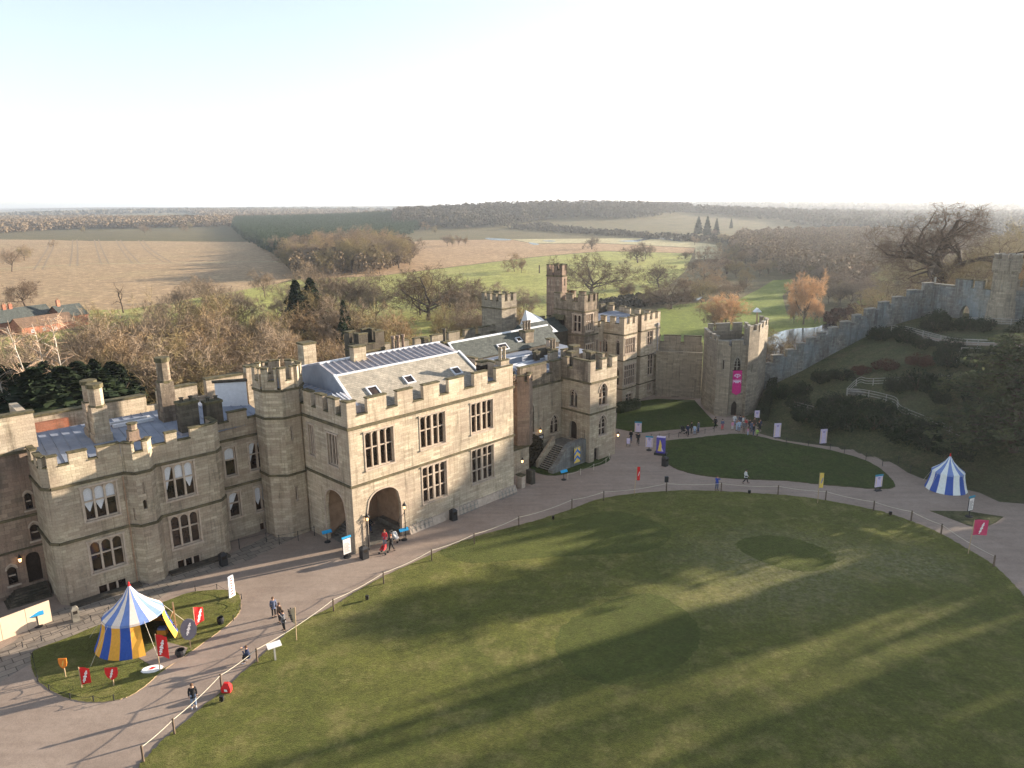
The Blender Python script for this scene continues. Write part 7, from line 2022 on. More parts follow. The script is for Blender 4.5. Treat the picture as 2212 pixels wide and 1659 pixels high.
info_board('tall lilac board with a crest, left one of two on grass right of the gatehouse', *bp[3], .15, w=1.0, h=2.0, z0=.12, band=None, foot='feet')
info_board('tall lilac board with a crest, right one of two on grass right of the gatehouse', *bp[4], .2, w=1.0, h=2.0, z0=.12, band=None, foot='feet')
info_board('lilac sign with teal header on black legs at the right tip of the island lawn', *bp[5], .3, foot='feet', w=.98, h=1.45)
info_board('dark-framed notice with white poster on the small triangular grass island', *bp[6], .45, w=.85, h=1.6, z0=.7, panel='paper', frame='ink', text=True, crest_=False)
info_board('small lilac board standing behind the queue at the gatehouse door', *bp[7], .0, w=.75, h=1.1, z0=.9, band=None, foot='feet')
t = thing('display_cube', 'purple four-sided display column with a golden figure on the point of the island lawn', 'display', (bp[2][0], bp[2][1], .05), -.35)
m = MB(); m.box(-.55, .55, -.3, .3, .25, 2.35, MT['purple_panel']); m.box(-.55, .55, -.3, .3, 2.353, 2.4, MT['lilac_panel']); m.obj('panel', t)
m = MB(); m.face([(-.35, -.31, .5), (.1, -.31, .5), (.15, -.31, 1.3), (0, -.31, 1.9), (-.12, -.31, 2.1), (-.2, -.31, 1.4)], MT['gold']); m.face([(.12, -.312, .5), (.4, -.312, .5), (.1, -.312, 1.1)], MT['lilac_panel']); m.obj('artwork', t)
m = MB(); m.box(-.8, .8, -.5, .5, -.02, .25, MT['iron']); m.obj('base', t)
p = [(-15.56,63.48)][0]
info_board('dark-framed notice with a blue header on a round foot left of the big arch', p[0], p[1], .75, w=.9, h=1.75, z0=.35, panel='paper', band='blue_sign', frame='ink', text=True, crest_=False)
for (x, y), l in zip([(-18.23,66.76),(-10.75,67.06)]+[(6.06,82.91)]+[(-37.5,52.2)], ('small blue pointer sign on a round foot left of the left arch', 'small blue pointer sign on a round foot right of the big arch', 'small blue pointer sign on a round foot before the entrance steps', 'small blue sign standing in front of the plywood hoarding')):
    t = thing('pointer_sign', l, 'sign', (x, y, .02), .6)
    m = MB(); m.lathe((0, 0, 0), [(0, 0), (.32, 0), (.3, .06), (.035, .1), (.035, .95), (0, .95)], MT['iron'], 12); m.obj('stand', t)
    m = MB(); m.hexa([(-.48, -.12, .95), (.48, -.12, .95), (.48, .1, 1.2), (-.48, .1, 1.2)], [(-.48, -.16, .99), (.48, -.16, .99), (.48, .06, 1.24), (-.48, .06, 1.24)], MT['blue_sign']); b_ = m.obj('plate', t)
    m = MB(); m.hexa([(-.3, -.1, 1.025), (.3, -.1, 1.025), (.3, -.06, 1.068), (-.3, -.06, 1.068)], [(-.3, -.11, 1.035), (.3, -.11, 1.035), (.3, -.07, 1.078), (-.3, -.07, 1.078)], MT['paper']); m.obj('lettering', b_)
def bin_(label, x, y, rz, w=.55, h=1.15, mat='bin', name='litter_bin'):
    t = thing(name, label, 'bin', (x, y, .02), rz)
    m = MB(); m.box(-w/2, w/2, -w/2, w/2, 0, h*.82, MT[mat]); m.obj('body', t)
    m = MB(); m.hexa([(-w/2-.04, -w/2-.04, h*.84), (w/2+.04, -w/2-.04, h*.84), (w/2+.04, w/2+.04, h*.84), (-w/2-.04, w/2+.04, h*.84)], [(-w*.25, -w*.25, h), (w*.25, -w*.25, h), (w*.25, w*.25, h), (-w*.25, w*.25, h)], MT[mat]); m.obj('lid', t)
    m = MB(); m.box(-w*.3, w*.3, -w/2-.012, -w/2-.002, h*.55, h*.76, MT['interior_riser_dark']); m.obj('slot', t)
for (x, y), l, w, mt in zip([(-13.95,63.25),(-6.25,71.68)]+[(-26.66,62.16),(-35.0,52.98)]+[(19.01,87.35)], ('black litter bin at the foot of the sunlit corner pier', 'black litter bin against the plinth below the lower hall windows', 'round-topped black litter bin near the right end of the left wing', 'stone-coloured litter bin at the left corner of the left wing', 'black litter bin on the edge of the island lawn'), (.65, .62, .6, .5, .62), ('bin', 'bin', 'bin', 'step', 'bin')):
    bin_(l, x, y, .75, w=w, h=1.25, mat=mt)
# street lamps by the arch
def lamp_post(label, x, y, H, rz):
    t = thing('lamp_post', label, 'lamp post', (x, y, .02), rz)
    m = MB(); m.tube([(0, 0, 0), (0, 0, H-.75)], .045, MT['iron'], 6); m.tube([(-.45, 0, H-1.5), (-.1, 0, H-1.0), (0, 0, H-1.35)], .02, MT['iron'], 5); m.tube([(-.25, 0, H-2.2), (.25, 0, H-2.2)], .02, MT['iron'], 5); m.tube([(-1.0, 0, H-2.0), (-.6, 0, H-1.3), (0, 0, H-1.1)], .018, MT['iron'], 5); m.obj('pole', t)
    m = MB()
    for i in range(6):
        a = i*math.pi/3
        m.tube([(.1*math.cos(a), .1*math.sin(a), H-.75), (.2*math.cos(a), .2*math.sin(a), H-.3)], .014, MT['iron'], 4)
    m.lathe((0, 0, H-.3), [(.24, 0), (.1, .2), (.05, .26), (.05, .36), (0, .42)], MT['iron'], 8); m.obj('lantern', t)
    m = MB(); m.lathe((0, 0, H-.68), [(0, 0), (.07, .02), (.09, .2), (0, .3)], MT['lamp'], 8); m.obj('bulb', t)
lp_ = [(-13.81,64.94),(-10.6,67.15)]
lamp_post('black iron lamp post with lit lantern left of the big arch', lp_[0][0], lp_[0][1], 3.7, .8); lamp_post('black iron lamp post with lit lantern right of the big arch', lp_[1][0], lp_[1][1], 3.9, .8)
def wall_lantern(label, o, r, x, y, z):
    t = thing('wall_lantern', label, 'lantern', toW(o, r, x, y)+(z,), r)
    m = MB(); m.tube([(0, .3, .1), (0, 0, .35)], .02, MT['iron'], 4); m.lathe((0, 0, .1), [(.17, 0), (.14, .08), (.04, .3), (0, .4)], MT['iron'], 7); m.obj('bracket', t)
    m = MB(); m.lathe((0, 0, -.25), [(0, 0), (.09, .03), (.13, .3), (0, .34)], MT['lamp'], 7); m.obj('bulb', t)
wall_lantern('lit lantern on the chapel wall at the top of the entrance steps', OG, R43, -4.2, 4.5, 4.3)
wall_lantern('lit lantern on the right-hand edge of the porch tower', OG, R43, 5.3, -.3, 2.7)
wall_lantern('small lit lantern low on the wall just right of the sunlit block', OG, R43, -9.6, 2.2, 2.2)
wall_lantern('lit red-glowing lantern beside the far-left doorway', OW, R43, -1.8, 4.4, 3.4)
m = MB(); m.box(-.45, .45, -.03, .03, 0, .55, MT['ink']); m.box(-.3, .3, -.036, -.031, .1, .16, MT['paper']); m.box(-.34, .34, -.036, -.031, .22, .28, MT['paper']); m.box(-.3, .25, -.036, -.031, .34, .40, MT['paper'])
o_ = m.obj('notice_plate'); tag(o_, 'small black notice with white lines under the lantern by the steps', 'sign', loc=toW(OG, R43, -4.2, 4.4)+(3.2,)); o_.rotation_euler = (0, 0, R43)
# heraldic banner on the stair wall
t = thing('heraldic_banner', 'yellow and blue chevron banner hung on the stair flank wall', 'banner', toW(OG, R43, -1.95, .31)+(.55,), R43)
m = MB()
m.face([(-.55, -.03, 0), (.55, -.03, 0), (.55, -.03, 2.0), (-.55, -.03, 2.0)], MT['gold'])
m.obj('cloth', t)
m = MB()
for z in (.15, .95):
    m.face([(-.55, -.045, z), (0, -.045, z+.5), (0, -.045, z+.85), (-.55, -.045, z+.35)], MT['heraldic_blue']); m.face([(0, -.045, z+.5), (.55, -.045, z), (.55, -.045, z+.35), (0, -.045, z+.85)], MT['heraldic_blue'])
for x in (-.35, 0, .35):
    m.face([(x-.1, -.045, 1.85), (x+.1, -.045, 1.85), (x+.06, -.045, 1.97), (x-.06, -.045, 1.97)], MT['heraldic_blue'])
m.obj('chevrons', t)
# other flags
p = [(-16.51,49.84)][0]
flag('sand-coloured pennant with a dark badge on a striped pole at the near lawn edge', p[0], p[1], 2.9, .75, 1.4, 2.7, 'sand_cloth', lean=-.12, em='ink', taper=.6)
p = [(13.62,77.89)][0]
flag('thin red flag with white badges on a tall leaning pole before the entrance steps', p[0], p[1], 3.4, .35, 1.6, .3, 'cloth_red', lean=.25)
p = [(33.1,74.98),(42.11,62.77)]
flag('limp yellow and blue flag on a pole at the far lawn edge', p[0][0], p[0][1], 3.6, .45, 1.7, .2, 'gold', em='heraldic_blue', lean=-.05)
flag('square pinkish red flag with white badges at the right-hand lawn edge', p[1][0], p[1][1], 3.5, 1.25, 1.5, .05, 'banner_pink', lean=.15)
# hoarding
hb = thing('hoarding', 'pale plywood hoarding panels at the bottom left edge', 'hoarding', (-39.6, 49.7, 0), math.atan2(3.3, 2.7))
m = MB()
for i in range(4):
    m.box(-2.6+1.72*i, -.9+1.72*i-.01, -.03, .03, 0, 1.85, MT['ply'])
m.obj('panels', hb)
m = MB()
for i in range(4):
    m.box(-2.0+1.72*i, -1.9+1.72*i, .03, .12, 0, 1.7, MT['lightwood'])
m.obj('props', hb)
# hurdles (green metal bicycle racks)
for (x, y), l in zip([(-9.21,69.45),(-4.75,73.87),(-0.61,77.83)], ('green metal hurdle against the plinth, nearest the big arch', 'middle green metal hurdle against the plinth', 'green metal hurdle against the plinth, farthest from the big arch')):
    t = thing('metal_hurdle', l, 'hurdle', (x, y, .02), R46)
    m = MB()
    for i in range(5):
        a = -1.1+i*.55
        m.tube([(a-.22, -.1, 0), (a-.22, .05, .75), (a-.1, .1, .95), (a+.1, .1, .95), (a+.22, .05, .75), (a+.22, -.1, 0)], .02, MT['galv'], 4)
    m.obj('hoops', t)
    m = MB(); m.tube([(-1.35, .05, .45), (1.35, .05, .45)], .02, MT['galv'], 4); m.tube([(-1.35, -.1, .03), (1.35, -.1, .03)], .02, MT['galv'], 4); m.obj('bar', t)
# low wall stubs right of the hall
ws = thing('stone_pier', 'dark stone piers of a low gateway at the right foot of the sunlit block', 'pier', OM, R46)
m = MB(); m.box(22.3, 23.0, 1.8, 4.6, -.1, 1.3, MT['dark_stone']); m.obj('wall', ws)
m = MB(); m.box(22.6, 23.2, -.3, .5, -.1, 1.5, MT['trim']); m.box(22.5, 23.3, -.4, .6, 1.503, 1.62, MT['coping']); m.obj('pier', ws); m = MB(); m.box(24.3, 24.9, -.3, .6, -.1, 1.7, MT['dark_stone']); m.obj('pier', ws)
# red bag
m = MB(); m.hexa([(-.28, -.2, 0), (.28, -.2, 0), (.28, .2, 0), (-.28, .2, 0)], [(-.33, -.24, .35), (.33, -.24, .35), (.3, .2, .38), (-.3, .2, .38)], MT['cloth_red'], top=False)
m.hexa([(-.33, -.24, .35), (.33, -.24, .35), (.3, .2, .38), (-.3, .2, .38)], [(-.15, -.08, .68), (.17, -.1, .66), (.15, .08, .68), (-.15, .1, .68)], MT['cloth_red'])
m.tube([(-.1, .15, .6), (0, .35, .5), (.05, .3, .1)], .03, MT['iron'], 5); m.face([(-.1, -.245, .15), (.12, -.245, .12), (.1, -.245, .3), (-.08, -.245, .32)], MT['emblem_white'])
p = [(-19.52,43.82)][0]
tag(m.obj('backpack'), 'bright red rucksack with white marks lying at the lawn edge by a rope post', 'bag', loc=(p[0], p[1], .1))
# chain fences beside the far path and the low hoops round the tent garden
def low_fence(label, pts, h=.7, name='chain_fence', mat='iron', sag=.18, r=.025, n_top=1):
    f = thing(name, label, 'fence'); m = MB(); c = MB()
    P = [(p[0], p[1], max(.05, gz(p[0], p[1]))) for p in pts]
    for x, y, z in P:
        m.box(x-r, x+r, y-r, y+r, z-.1, z+h, MT[mat])
    for a, b in zip(P[:-1], P[1:]):
        A, B = Vector(a)+Vector((0, 0, h*.92)), Vector(b)+Vector((0, 0, h*.92)); q = []
        for k in range(7):
            t = k/6; v = A.lerp(B, t); v.z -= sag*4*t*(1-t); q.append(v)
        c.tube(q, .014, MT[mat], 4)
    m.obj('posts', f); c.obj('chain', f)
low_fence('low chain fence between the two strollers and the gatehouse path', [(19.3,98.25),(20.46,98.39),(21.84,98.53),(23.24,98.81),(24.57,99.0),(26.07,99.89),(27.33,100.32),(28.81,100.99)])
low_fence('low chain fence along the narrow path right of the gatehouse', [(37.03,95.25),(39.51,93.99),(41.8,92.45),(43.16,91.29),(44.76,88.69),(45.74,86.42)], h=.95)
low_fence('sparse chain fence at the foot of the mound left of the striped blue tent', [(48.14,87.27),(47.81,83.79),(49.45,82.6)], h=1.0)
low_fence('thin rope round the grass verge below the porch tower', [(6.55,82.99),(8.2,84.48),(9.99,86.19),(11.74,88.15),(12.44,90.04)], h=.75, mat='rope', name='rope_fence')
low_fence('low iron fence along the far side of the tent garden and paving', [(-37.7,47.94),(-36.93,49.36),(-36.01,50.17),(-34.67,51.71),(-33.77,52.96),(-33.04,54.27)], h=.45)
low_fence('low iron fence round the near end of the tent garden', [(-35.25,47.9),(-33.21,45.2),(-31.82,44.21),(-29.83,43.25),(-28.1,42.96),(-26.8,43.07)], h=.45)
low_fence('low iron fence round the far tip of the tent garden', [(-27.34,57.51),(-25.6,57.8),(-22.86,56.06),(-22.39,54.46),(-22.34,52.75)], h=.45)
low_fence('dark iron railing along the shaded foot of the left wing and the stair turret', [toW(OM, R46, s, d) for s, d in ((-10.2, 10.2), (-7, 9.2), (-4.5, 8.6), (-3.9, 7.2), (-2.2, 6.6), (-.5, 6.4))], h=1.0, name='iron_railing', sag=.0)
p = [(-22.9,512.7)]
pf = thing('flagpole', 'thin pole standing among the trees behind the roofs', 'pole', toW(OM, R46, 7.5, 24)+(-6,))
m = MB(); m.tube([(0, 0, 0), (0, 0, 19)], .06, MT['rail'], 5); m.obj('pole', pf)

# ================================================================== people
def skin(name, V, E, R, root=0, sub=1):
    me = bpy.data.meshes.new(name+'_cage'); me.from_pydata(V, E, []); me.update()
    o = bpy.data.objects.new(name+'_cage', me); COL.objects.link(o)
    s = o.modifiers.new('s', 'SKIN'); s.use_smooth_shade = True
    if not me.skin_vertices:
        me.attributes
    sv = me.skin_vertices[0].data if me.skin_vertices else None
    if sv is None:
        return None
    for i, r in enumerate(R):
        sv[i].radius = (r, r) if not isinstance(r, tuple) else r
        sv[i].use_root = (i == root)
    if sub:
        m = o.modifiers.new('u', 'SUBSURF'); m.levels = sub; m.render_levels = sub
    dg = bpy.context.evaluated_depsgraph_get(); dg.update()
    out = bpy.data.meshes.new_from_object(o.evaluated_get(dg))
    out.name = name
    bpy.data.objects.remove(o)
    return out
PM('skin_tone', (0.50, 0.30, 0.21)); PM('hair_dark', (0.045, 0.03, 0.022)); PM('hair_brown', (0.13, 0.07, 0.04)); PM('hair_red', (0.30, 0.10, 0.04))
for nm_, c in (('black_cloth', (.014, .014, .016)), ('navy_cloth', (.03, .04, .085)), ('bluegrey_cloth', (.10, .12, .19)), ('grey_cloth', (.14, .14, .15)), ('white_cloth', (.62, .62, .62)), ('jeans', (.18, .23, .33)), ('dark_jeans', (.05, .07, .13)), ('pink_cloth', (.62, .25, .38)), ('red_cloth', (.55, .04, .05)), ('royal_cloth', (.03, .07, .38)), ('lime_cloth', (.35, .55, .12)), ('paleblue_cloth', (.38, .50, .66)), ('brown_cloth', (.10, .065, .045)), ('shoe_dark', (.02, .02, .02)), ('shoe_white', (.7, .7, .7))):
    PM(nm_, c)
SPINE = [(0, 0, .95), (0, 0, 1.12), (0, 0, 1.30), (0, -.005, 1.44), (0, -.01, 1.52), (0, -.025, 1.585), (0, -.03, 1.66), (0, -.015, 1.72)]
POSES = {
 'stand': dict(arms=[[(.18, 0, 1.42), (.235, .02, 1.16), (.235, -.06, .92)], [(-.18, 0, 1.42), (-.235, .02, 1.16), (-.235, -.06, .92)]], legs=[[(.09, 0, .92), (.10, -.01, .50), (.10, .02, .09), (.12, -.15, .04)], [(-.09, 0, .92), (-.11, -.01, .50), (-.12, .02, .09), (-.14, -.15, .04)]]),
 'walk': dict(arms=[[(.18, 0, 1.42), (.23, .12, 1.18), (.22, .10, .94)], [(-.18, 0, 1.42), (-.23, -.08, 1.17), (-.21, -.24, .98)]], legs=[[(.09, 0, .92), (.09, -.16, .52), (.09, -.30, .12), (.10, -.46, .07)], [(-.09, 0, .92), (-.09, .08, .50), (-.10, .33, .16), (-.10, .22, .04)]]),
 'photo': dict(arms=[[(.18, 0, 1.42), (.27, -.20, 1.30), (.07, -.30, 1.56)], [(-.18, 0, 1.42), (-.27, -.20, 1.30), (-.07, -.30, 1.56)]], legs=[[(.09, 0, .92), (.11, -.02, .50), (.13, .02, .09), (.15, -.15, .04)], [(-.09, 0, .92), (-.11, -.01, .50), (-.12, .05, .09), (-.14, -.12, .04)]]),
 'push': dict(arms=[[(.18, -.06, 1.38), (.22, -.26, 1.18), (.2, -.50, 1.08)], [(-.18, -.06, 1.38), (-.22, -.26, 1.18), (-.2, -.50, 1.08)]], legs=[[(.09, 0, .92), (.09, -.12, .52), (.09, -.18, .10), (.10, -.34, .05)], [(-.09, 0, .92), (-.09, .08, .50), (-.10, .30, .14), (-.10, .20, .04)]]),
 'crouch': dict(arms=[[(.18, 0, .98), (.28, -.22, .82), (.06, -.34, 1.06)], [(-.18, 0, .98), (-.40, -.16, 1.02), (-.22, -.34, 1.10)]], legs=[[(.10, .02, .46), (.16, -.36, .56), (.14, -.26, .10), (.15, -.44, .05)], [(-.10, .02, .46), (-.20, -.34, .50), (-.16, -.12, .10), (-.17, -.28, .05)]], dz=-.46),
}
PB = {}
def build_pose(key):
    p = POSES[key]; dz = p.get('dz', 0)
    sp_ = [(x, y+(-.05 if dz else 0)*(i > 1), z+dz+(.02 if dz else 0)) for i, (x, y, z) in enumerate(SPINE)]
    V = list(sp_); R = [.13, .12, .14, .12, .055, .075, .095, .06]; E = [(i, i+1) for i in range(len(sp_)-1)]
    V.append((0, sp_[6][1]-.105, sp_[6][2]-.012)); R.append(.016); E.append((6, len(V)-1))      # nose
    for s in (-1, 1):
        V.append((s*.088, sp_[6][1]+.01, sp_[6][2]-.005)); R.append(.02); E.append((6, len(V)-1))  # ears
    for arm in p['arms']:
        b = len(V); sgn = 1 if arm[0][0] > 0 else -1
        V += arm; R += [.058, .044, .032]; E += [(3, b), (b, b+1), (b+1, b+2)]
        w, e = Vector(arm[2]), Vector(arm[1]); d = (w-e).normalized(); side = d.cross(Vector((0, 1, 0))).normalized() if abs(d.y) < .9 else Vector((1, 0, 0))
        n = d.cross(side)
        pa = len(V); V.append(tuple(w+d*.05)); R.append(.03); E.append((b+2, pa))
        for k, (o, L) in enumerate(((-.03, .060), (-.010, .072), (.010, .070), (.03, .055))):
            f = len(V); V += [tuple(w+d*.085+side*o), tuple(w+d*(.085+L*.6)+side*o*1.1+n*.008), tuple(w+d*(.085+L)+side*o*1.1+n*.025)]; R += [.0095, .009, .008]; E += [(pa, f), (f, f+1), (f+1, f+2)]
        f = len(V); V += [tuple(w+d*.05+side*.045+n*.01), tuple(w+d*.09+side*.055+n*.025)]; R += [.011, .009]; E += [(pa, f), (f, f+1)]
    for leg in p['legs']:
        b = len(V); V += leg; R += [.085, .058, .042, .032]; E += [(0, b), (b, b+1), (b+1, b+2), (b+2, b+3)]
    body = skin('body_'+key, V, E, R, 0, 1)
    # coat
    V = sp_[:5]; R = [.165, .155, .17, .145, .085]; E = [(i, i+1) for i in range(4)]
    for arm in p['arms']:
        b = len(V); e = Vector(arm[1]); w = Vector(arm[2]); V = V+[arm[0], arm[1], tuple(e.lerp(w, .92))]; R += [.08, .063, .05]; E += [(3, b), (b, b+1), (b+1, b+2)]
    V = V+[(0, .0, sp_[0][2]-.12)]; R.append(.15); E.append((0, len(V)-1))
    coat = skin('coat_'+key, V, E, R, 0, 1)
    V = [sp_[0]]; R = [.14]; E = []
    for leg in p['legs']:
        b = len(V); a, k = Vector(leg[2]), Vector(leg[1]); V += [leg[0], leg[1], tuple(k.lerp(a, .95))]; R += [.105, .078, .062]; E += [(0, b), (b, b+1), (b+1, b+2)]
    trs = skin('trousers_'+key, V, E, R, 0, 1)
    V = []; R = []; E = []
    for leg in p['legs']:
        b = len(V); V += [tuple(Vector(leg[2])+Vector((0, .03, -.03))), tuple(Vector(leg[3])+Vector((0, -.01, .005)))]; R += [.05, .044]; E += [(b, b+1)]
    shs = MB()
    for leg in p['legs']:
        a, t = Vector(leg[2]), Vector(leg[3]); shs.tube([a+Vector((0, .05, -.035)), a.lerp(t, .5)+Vector((0, 0, -.01)), t+Vector((0, -.03, 0))], .05, MT['shoe_dark'], 8, .036)
    sh = shs.mesh('shoes_'+key, True)
    hm = MB(); c = Vector(sp_[6])+Vector((0, .022, .028))
    hm.lathe(tuple(c), [(.098, -.07), (.108, -.02), (.104, .03), (.078, .075), (.035, .098), (0, .102)], MT['hair_dark'], 12)
    ha = hm.mesh('hair_'+key, True)
    em = MB()
    for s in (-1, 1):
        em.lathe((s*.034, sp_[6][1]-.083, sp_[6][2]+.0), [(0, -.01), (.01, 0), (0, .01)], MT['ink'], 6)
    em.tube([(-.022, sp_[6][1]-.09, sp_[6][2]-.05), (.022, sp_[6][1]-.09, sp_[6][2]-.05)], .004, MT['red_cloth'], 4)
    ey = em.mesh('face_'+key)
    return dict(body=body, jacket=coat, trousers=trs, shoes=sh, hair=ha, face=ey)
for k_ in POSES:
    PB[k_] = build_pose(k_)
def person(pose, x, y, rz, label, jacket='black_cloth', trousers='dark_jeans', hair='hair_dark', shoes='shoe_dark', s=1.0, z=0.02, group=None):
    t = thing('person', label, 'person', (x, y, z), rz, group); t.scale = (s, s, s)
    for part, mt in (('body', 'skin_tone'), ('jacket', jacket), ('trousers', trousers), ('shoes', shoes), ('hair', hair), ('face', None)):
        me = PB[pose][part]
        o = bpy.data.objects.new(part, me); COL.objects.link(o); o.parent = t
        if mt:
            if not me.materials:
                me.materials.append(MT['skin_tone'])
            o.material_slots[0].link = 'OBJECT'; o.material_slots[0].material = MT[mt]
    return t
def pushchair(label, x, y, rz, mat='red_cloth', z=.02):
    t = thing('pushchair', label, 'pushchair', (x, y, z), rz)
    f = MB()
    for s in (-.22, .22):
        f.tube([(s, .45, 1.05), (s, .2, .7), (s, -.35, .15)], .016, MT['galv'], 5); f.tube([(s, -.15, .55), (s, .3, .12)], .016, MT['galv'], 5)
    f.tube([(-.22, .45, 1.05), (.22, .45, 1.05)], .02, MT['iron'], 5); f.obj('frame', t)
    m = MB(); m.hexa([(-.2, -.3, .35), (.2, -.3, .35), (.2, .15, .4), (-.2, .15, .4)], [(-.2, -.3, .5), (.2, -.3, .5), (.2, .1, .55), (-.2, .1, .55)], MT[mat]); m.hexa([(-.2, .05, .5), (.2, .05, .5), (.2, .2, .5), (-.2, .2, .5)], [(-.18, .2, .95), (.18, .2, .95), (.18, .28, .95), (-.18, .28, .95)], MT[mat])
    for i in range(4):
        a0, a1 = i*.4+.3, i*.4+.7
        m.face([(-.22, .2-.35*math.sin(a0), .62+.4*math.cos(a0)), (.22, .2-.35*math.sin(a0), .62+.4*math.cos(a0)), (.22, .2-.35*math.sin(a1), .62+.4*math.cos(a1)), (-.22, .2-.35*math.sin(a1), .62+.4*math.cos(a1))], MT[mat])
    m.obj('seat', t)
    for wx, wy in ((-.24, -.35), (.24, -.35), (-.24, .32), (.24, .32)):
        w = MB(); w.tube([(wx-.02, wy, .1), (wx+.02, wy, .1)], .1, MT['iron'], 12); w.obj('wheel', t)
    return t
pos = [(-21.11,42.28),(-19.26,47.26),(-19.25,53.25),(-18.48,52.36),(-17.86,51.24),(-11.62,64.64),(-12.53,65.34),(16.28,97.0),(17.04,95.67),(24.65,99.45),(25.48,100.72),(25.78,100.05),(26.51,100.9),(29.45,102.82),(30.29,102.11),(27.14,81.09),(23.26,79.18)]
person('stand', *pos[0], .5, 'person in black jacket and pale jeans standing by the near rope', 'black_cloth', 'jeans', 'hair_brown', 'shoe_white', 1.02)
person('crouch', *pos[1], -1.2, 'person in navy crouching by the rope to take a photograph', 'navy_cloth', 'black_cloth', 'hair_brown', 'shoe_white')
person('stand', *pos[2], .6, 'person in blue-grey jacket and black trousers standing on the gravel', 'bluegrey_cloth', 'black_cloth', 'hair_brown')
person('stand', *pos[3], -.6, 'person in dark brown coat standing close behind another in grey', 'brown_cloth', 'black_cloth', 'hair_brown')
person('photo', *pos[4], -.8, 'person in grey top and black trousers raising both hands, beside the sand-coloured pennant', 'grey_cloth', 'black_cloth')
person('push', pos[5][0], pos[5][1], -1.9, 'person in long dark coat bending over a red pushchair by the arch', 'black_cloth', 'black_cloth', 'hair_red', s=.98)
person('stand', pos[6][0]+.1, pos[6][1]+.45, 0, 'person in red jacket beyond the red pushchair', 'red_cloth', 'jeans', 'hair_red', s=.95)
pc_ = [(-12.29,64.17),(-11.58,66.72),(15.68,95.41),(24.3,100.76)]
pushchair('red pushchair at the foot of the big arch', *pc_[0], -1.9, 'red_cloth'); pushchair('pushchair draped with a white cloth inside the shade of the big arch', *pc_[1], 1.2, 'white_cloth')
pushchair('lilac pushchair pushed along the gravel by the porch tower', *pc_[2], -.2, 'lilac_panel'); pushchair('dark pushchair parked beside the group on the far path', *pc_[3], .8, 'black_cloth')
q = toW(OM, R46, 2.7, 2.2); person('walk', q[0], q[1], 2.2, 'small child in pink jacket just inside the big arch', 'pink_cloth', 'jeans', 'hair_red', s=.62, z=.05)
q = toW(OM, R46, 3.6, 2.9); person('push', q[0], q[1], 1.2, 'person in black bending down inside the big arch', 'black_cloth', 'dark_jeans', s=.95, z=.05)
person('push', pos[7][0], pos[7][1], -.15, 'person in black jacket pushing the lilac pushchair', 'black_cloth', 'dark_jeans'); person('walk', pos[8][0], pos[8][1], -.1, 'person all in black walking beside the lilac pushchair', 'black_cloth', 'black_cloth')
for k, (i, l, j, tr, s) in enumerate(((9, 'person in dark blue at the left of the group on the far path', 'navy_cloth', 'black_cloth', 1), (10, 'person in black at the back of the group on the far path', 'black_cloth', 'black_cloth', 1), (11, 'shorter person in pale blue in the group on the far path', 'paleblue_cloth', 'jeans', .82), (12, 'person in grey coat at the right of the group on the far path', 'grey_cloth', 'dark_jeans', 1), (13, 'person in black walking alone towards the gatehouse', 'black_cloth', 'black_cloth', 1), (14, 'person in grey and red on the path before the gatehouse', 'bluegrey_cloth', 'red_cloth', .92))):
    person('walk' if i in (13, 9) else 'stand', *pos[i], k*1.3, l, j, tr, s=s)
person('walk', *pos[15], 1.45, 'person in white jacket and black trousers striding along the shaded path', 'white_cloth', 'black_cloth'); person('photo', *pos[16], .2, 'person in bright blue coat holding up a camera at the far lawn edge', 'royal_cloth', 'dark_jeans', 'hair_brown')
cr = [(31.75,102.12),(32.63,104.1),(32.24,101.71),(32.4,101.12),(33.29,103.57),(33.56,103.15),(32.95,100.61),(33.79,102.45),(33.14,99.42),(34.06,101.55),(34.02,100.58),(33.75,98.93),(34.99,102.4),(34.11,98.45),(35.05,100.54),(35.59,101.74)]
cj = [('pink_cloth', 'white_cloth', .75, 'child in pink and white at the left end of the queue'), ('white_cloth', 'jeans', 1, 'person in white top nearest the gatehouse door'), ('paleblue_cloth', 'paleblue_cloth', .8, 'child in pale blue in the queue'), ('paleblue_cloth', 'jeans', 1, 'tall person in pale blue and jeans in the queue'),
      ('navy_cloth', 'dark_jeans', 1, 'person in navy at the back of the queue'), ('white_cloth', 'grey_cloth', 1, 'person in whitish coat with pale hair in the queue'), ('grey_cloth', 'brown_cloth', 1, 'person in grey coat and brown trousers in the queue'), ('red_cloth', 'black_cloth', .9, 'person in red top in the middle of the queue'),
      ('pink_cloth', 'paleblue_cloth', .66, 'small child in pink with a pale blue skirt before the queue'), ('black_cloth', 'black_cloth', 1, 'person in black behind the small child in pink'), ('bluegrey_cloth', 'dark_jeans', 1, 'person in slate-blue coat in the queue'), ('black_cloth', 'dark_jeans', 1.02, 'person in black at the near side of the queue'),
      ('brown_cloth', 'black_cloth', 1, 'person in dark brown at the back right of the queue'), ('lime_cloth', 'black_cloth', .75, 'child in lime green jacket at the near right of the queue'), ('black_cloth', 'black_cloth', 1, 'person in black at the right end of the queue'), ('navy_cloth', 'black_cloth', .95, 'person in navy farthest right in the queue')]
for i, ((x, y), (j, tr, s, l)) in enumerate(zip(cr, cj)):
    person(('stand', 'walk', 'stand')[i % 3], x, y, (i*2.1) % 6.28, l, j, tr, ('hair_brown', 'hair_dark', 'hair_red')[i % 3], s=s, group='queue at the gatehouse door')

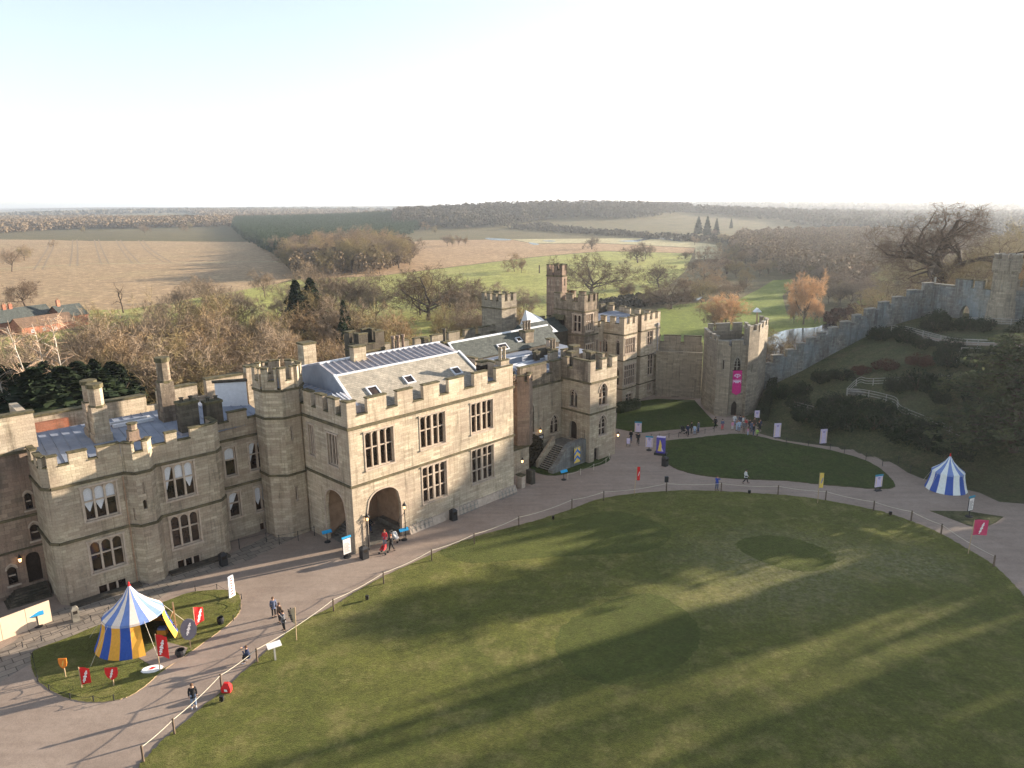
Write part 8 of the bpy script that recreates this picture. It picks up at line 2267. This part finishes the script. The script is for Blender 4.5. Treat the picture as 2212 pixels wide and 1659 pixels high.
# ================================================================== unseen mound-flank trees beyond the right picture edge; evergreens shaped to shade the court
LANES = [(53, 47, 1.2), (55.3, 42, 1.3), (57.6, 36, 1.3), (60, 29, 1.3), (62.3, 24, 1.3), (64.8, 16, 1.3), (67.5, 9, 1.3), (70, 2, 1.4), (72.6, -2, 1.4), (75.4, 8, 1.5), (78.4, 18, 1.5), (81.5, 22, 1.5)]
rl_ = random.Random(19)
w_ = 5.0
while w_ < 42.5:
    LANES.append((w_, rl_.choice((-6, -2, 3, 8, 14, 22, 34, 46, 54)), rl_.uniform(.7, 1.15)))
    w_ += rl_.uniform(1.25, 2.3)
# (offset across the sunlight, how far the lane stays lit, width)
for i, (w_, v0, wd) in enumerate(LANES):
    vo = 156 if w_ > 74 else 142 if w_ > 56 else 126+(i*37 % 19)
    x, y = .906*vo-.423*w_, .423*vo+.906*w_
    g0 = gz(x, y); h = (vo-v0)*.207-g0+1.0
    if h < 2:
        continue
    put_tree('conifer_tree', ('c3', 'c4')[i % 2], x, y, h, 'unseen evergreen shaped for its shade beyond the right picture edge, %s along the mound flank' % ordn(i), w=wd*(1.15 if w_ < 52 else 1.7)/(h*.15), z=g0)
for i, (x, y, h) in enumerate([(112, 90, 22), (108, 74, 22), (102, 52, 20)]):
    put_tree('bare_tree', 'b%d' % (i % 6), x, y, h, 'bare tree among the evergreens beyond the right picture edge, %s along the slope' % ordn(i))

# ================================================================== the air
hz_ = MB()
hz_.box(-14500, 14500, -500, 27000, -60, 130, None)
me = bpy.data.meshes.new('haze'); me.from_pydata(hz_.v, [], hz_.f)
hm_ = bpy.data.materials.new('haze'); hm_.use_nodes = True
hn = hm_.node_tree
for n_ in list(hn.nodes):
    if n_.type == 'BSDF_PRINCIPLED':
        hn.nodes.remove(n_)
pv_ = hn.nodes.new('ShaderNodeVolumePrincipled')
pv_.inputs['Color'].default_value = (0.86, 0.92, 1.0, 1)
pv_.inputs['Density'].default_value = 0.00012
pv_.inputs['Anisotropy'].default_value = 0.45
hn.links.new(pv_.outputs[0], hn.nodes['Material Output'].inputs['Volume'])
me.materials.append(hm_)
ho = bpy.data.objects.new('haze', me); COL.objects.link(ho)
struct(ho, 'stuff', 'pale winter haze over the whole landscape')
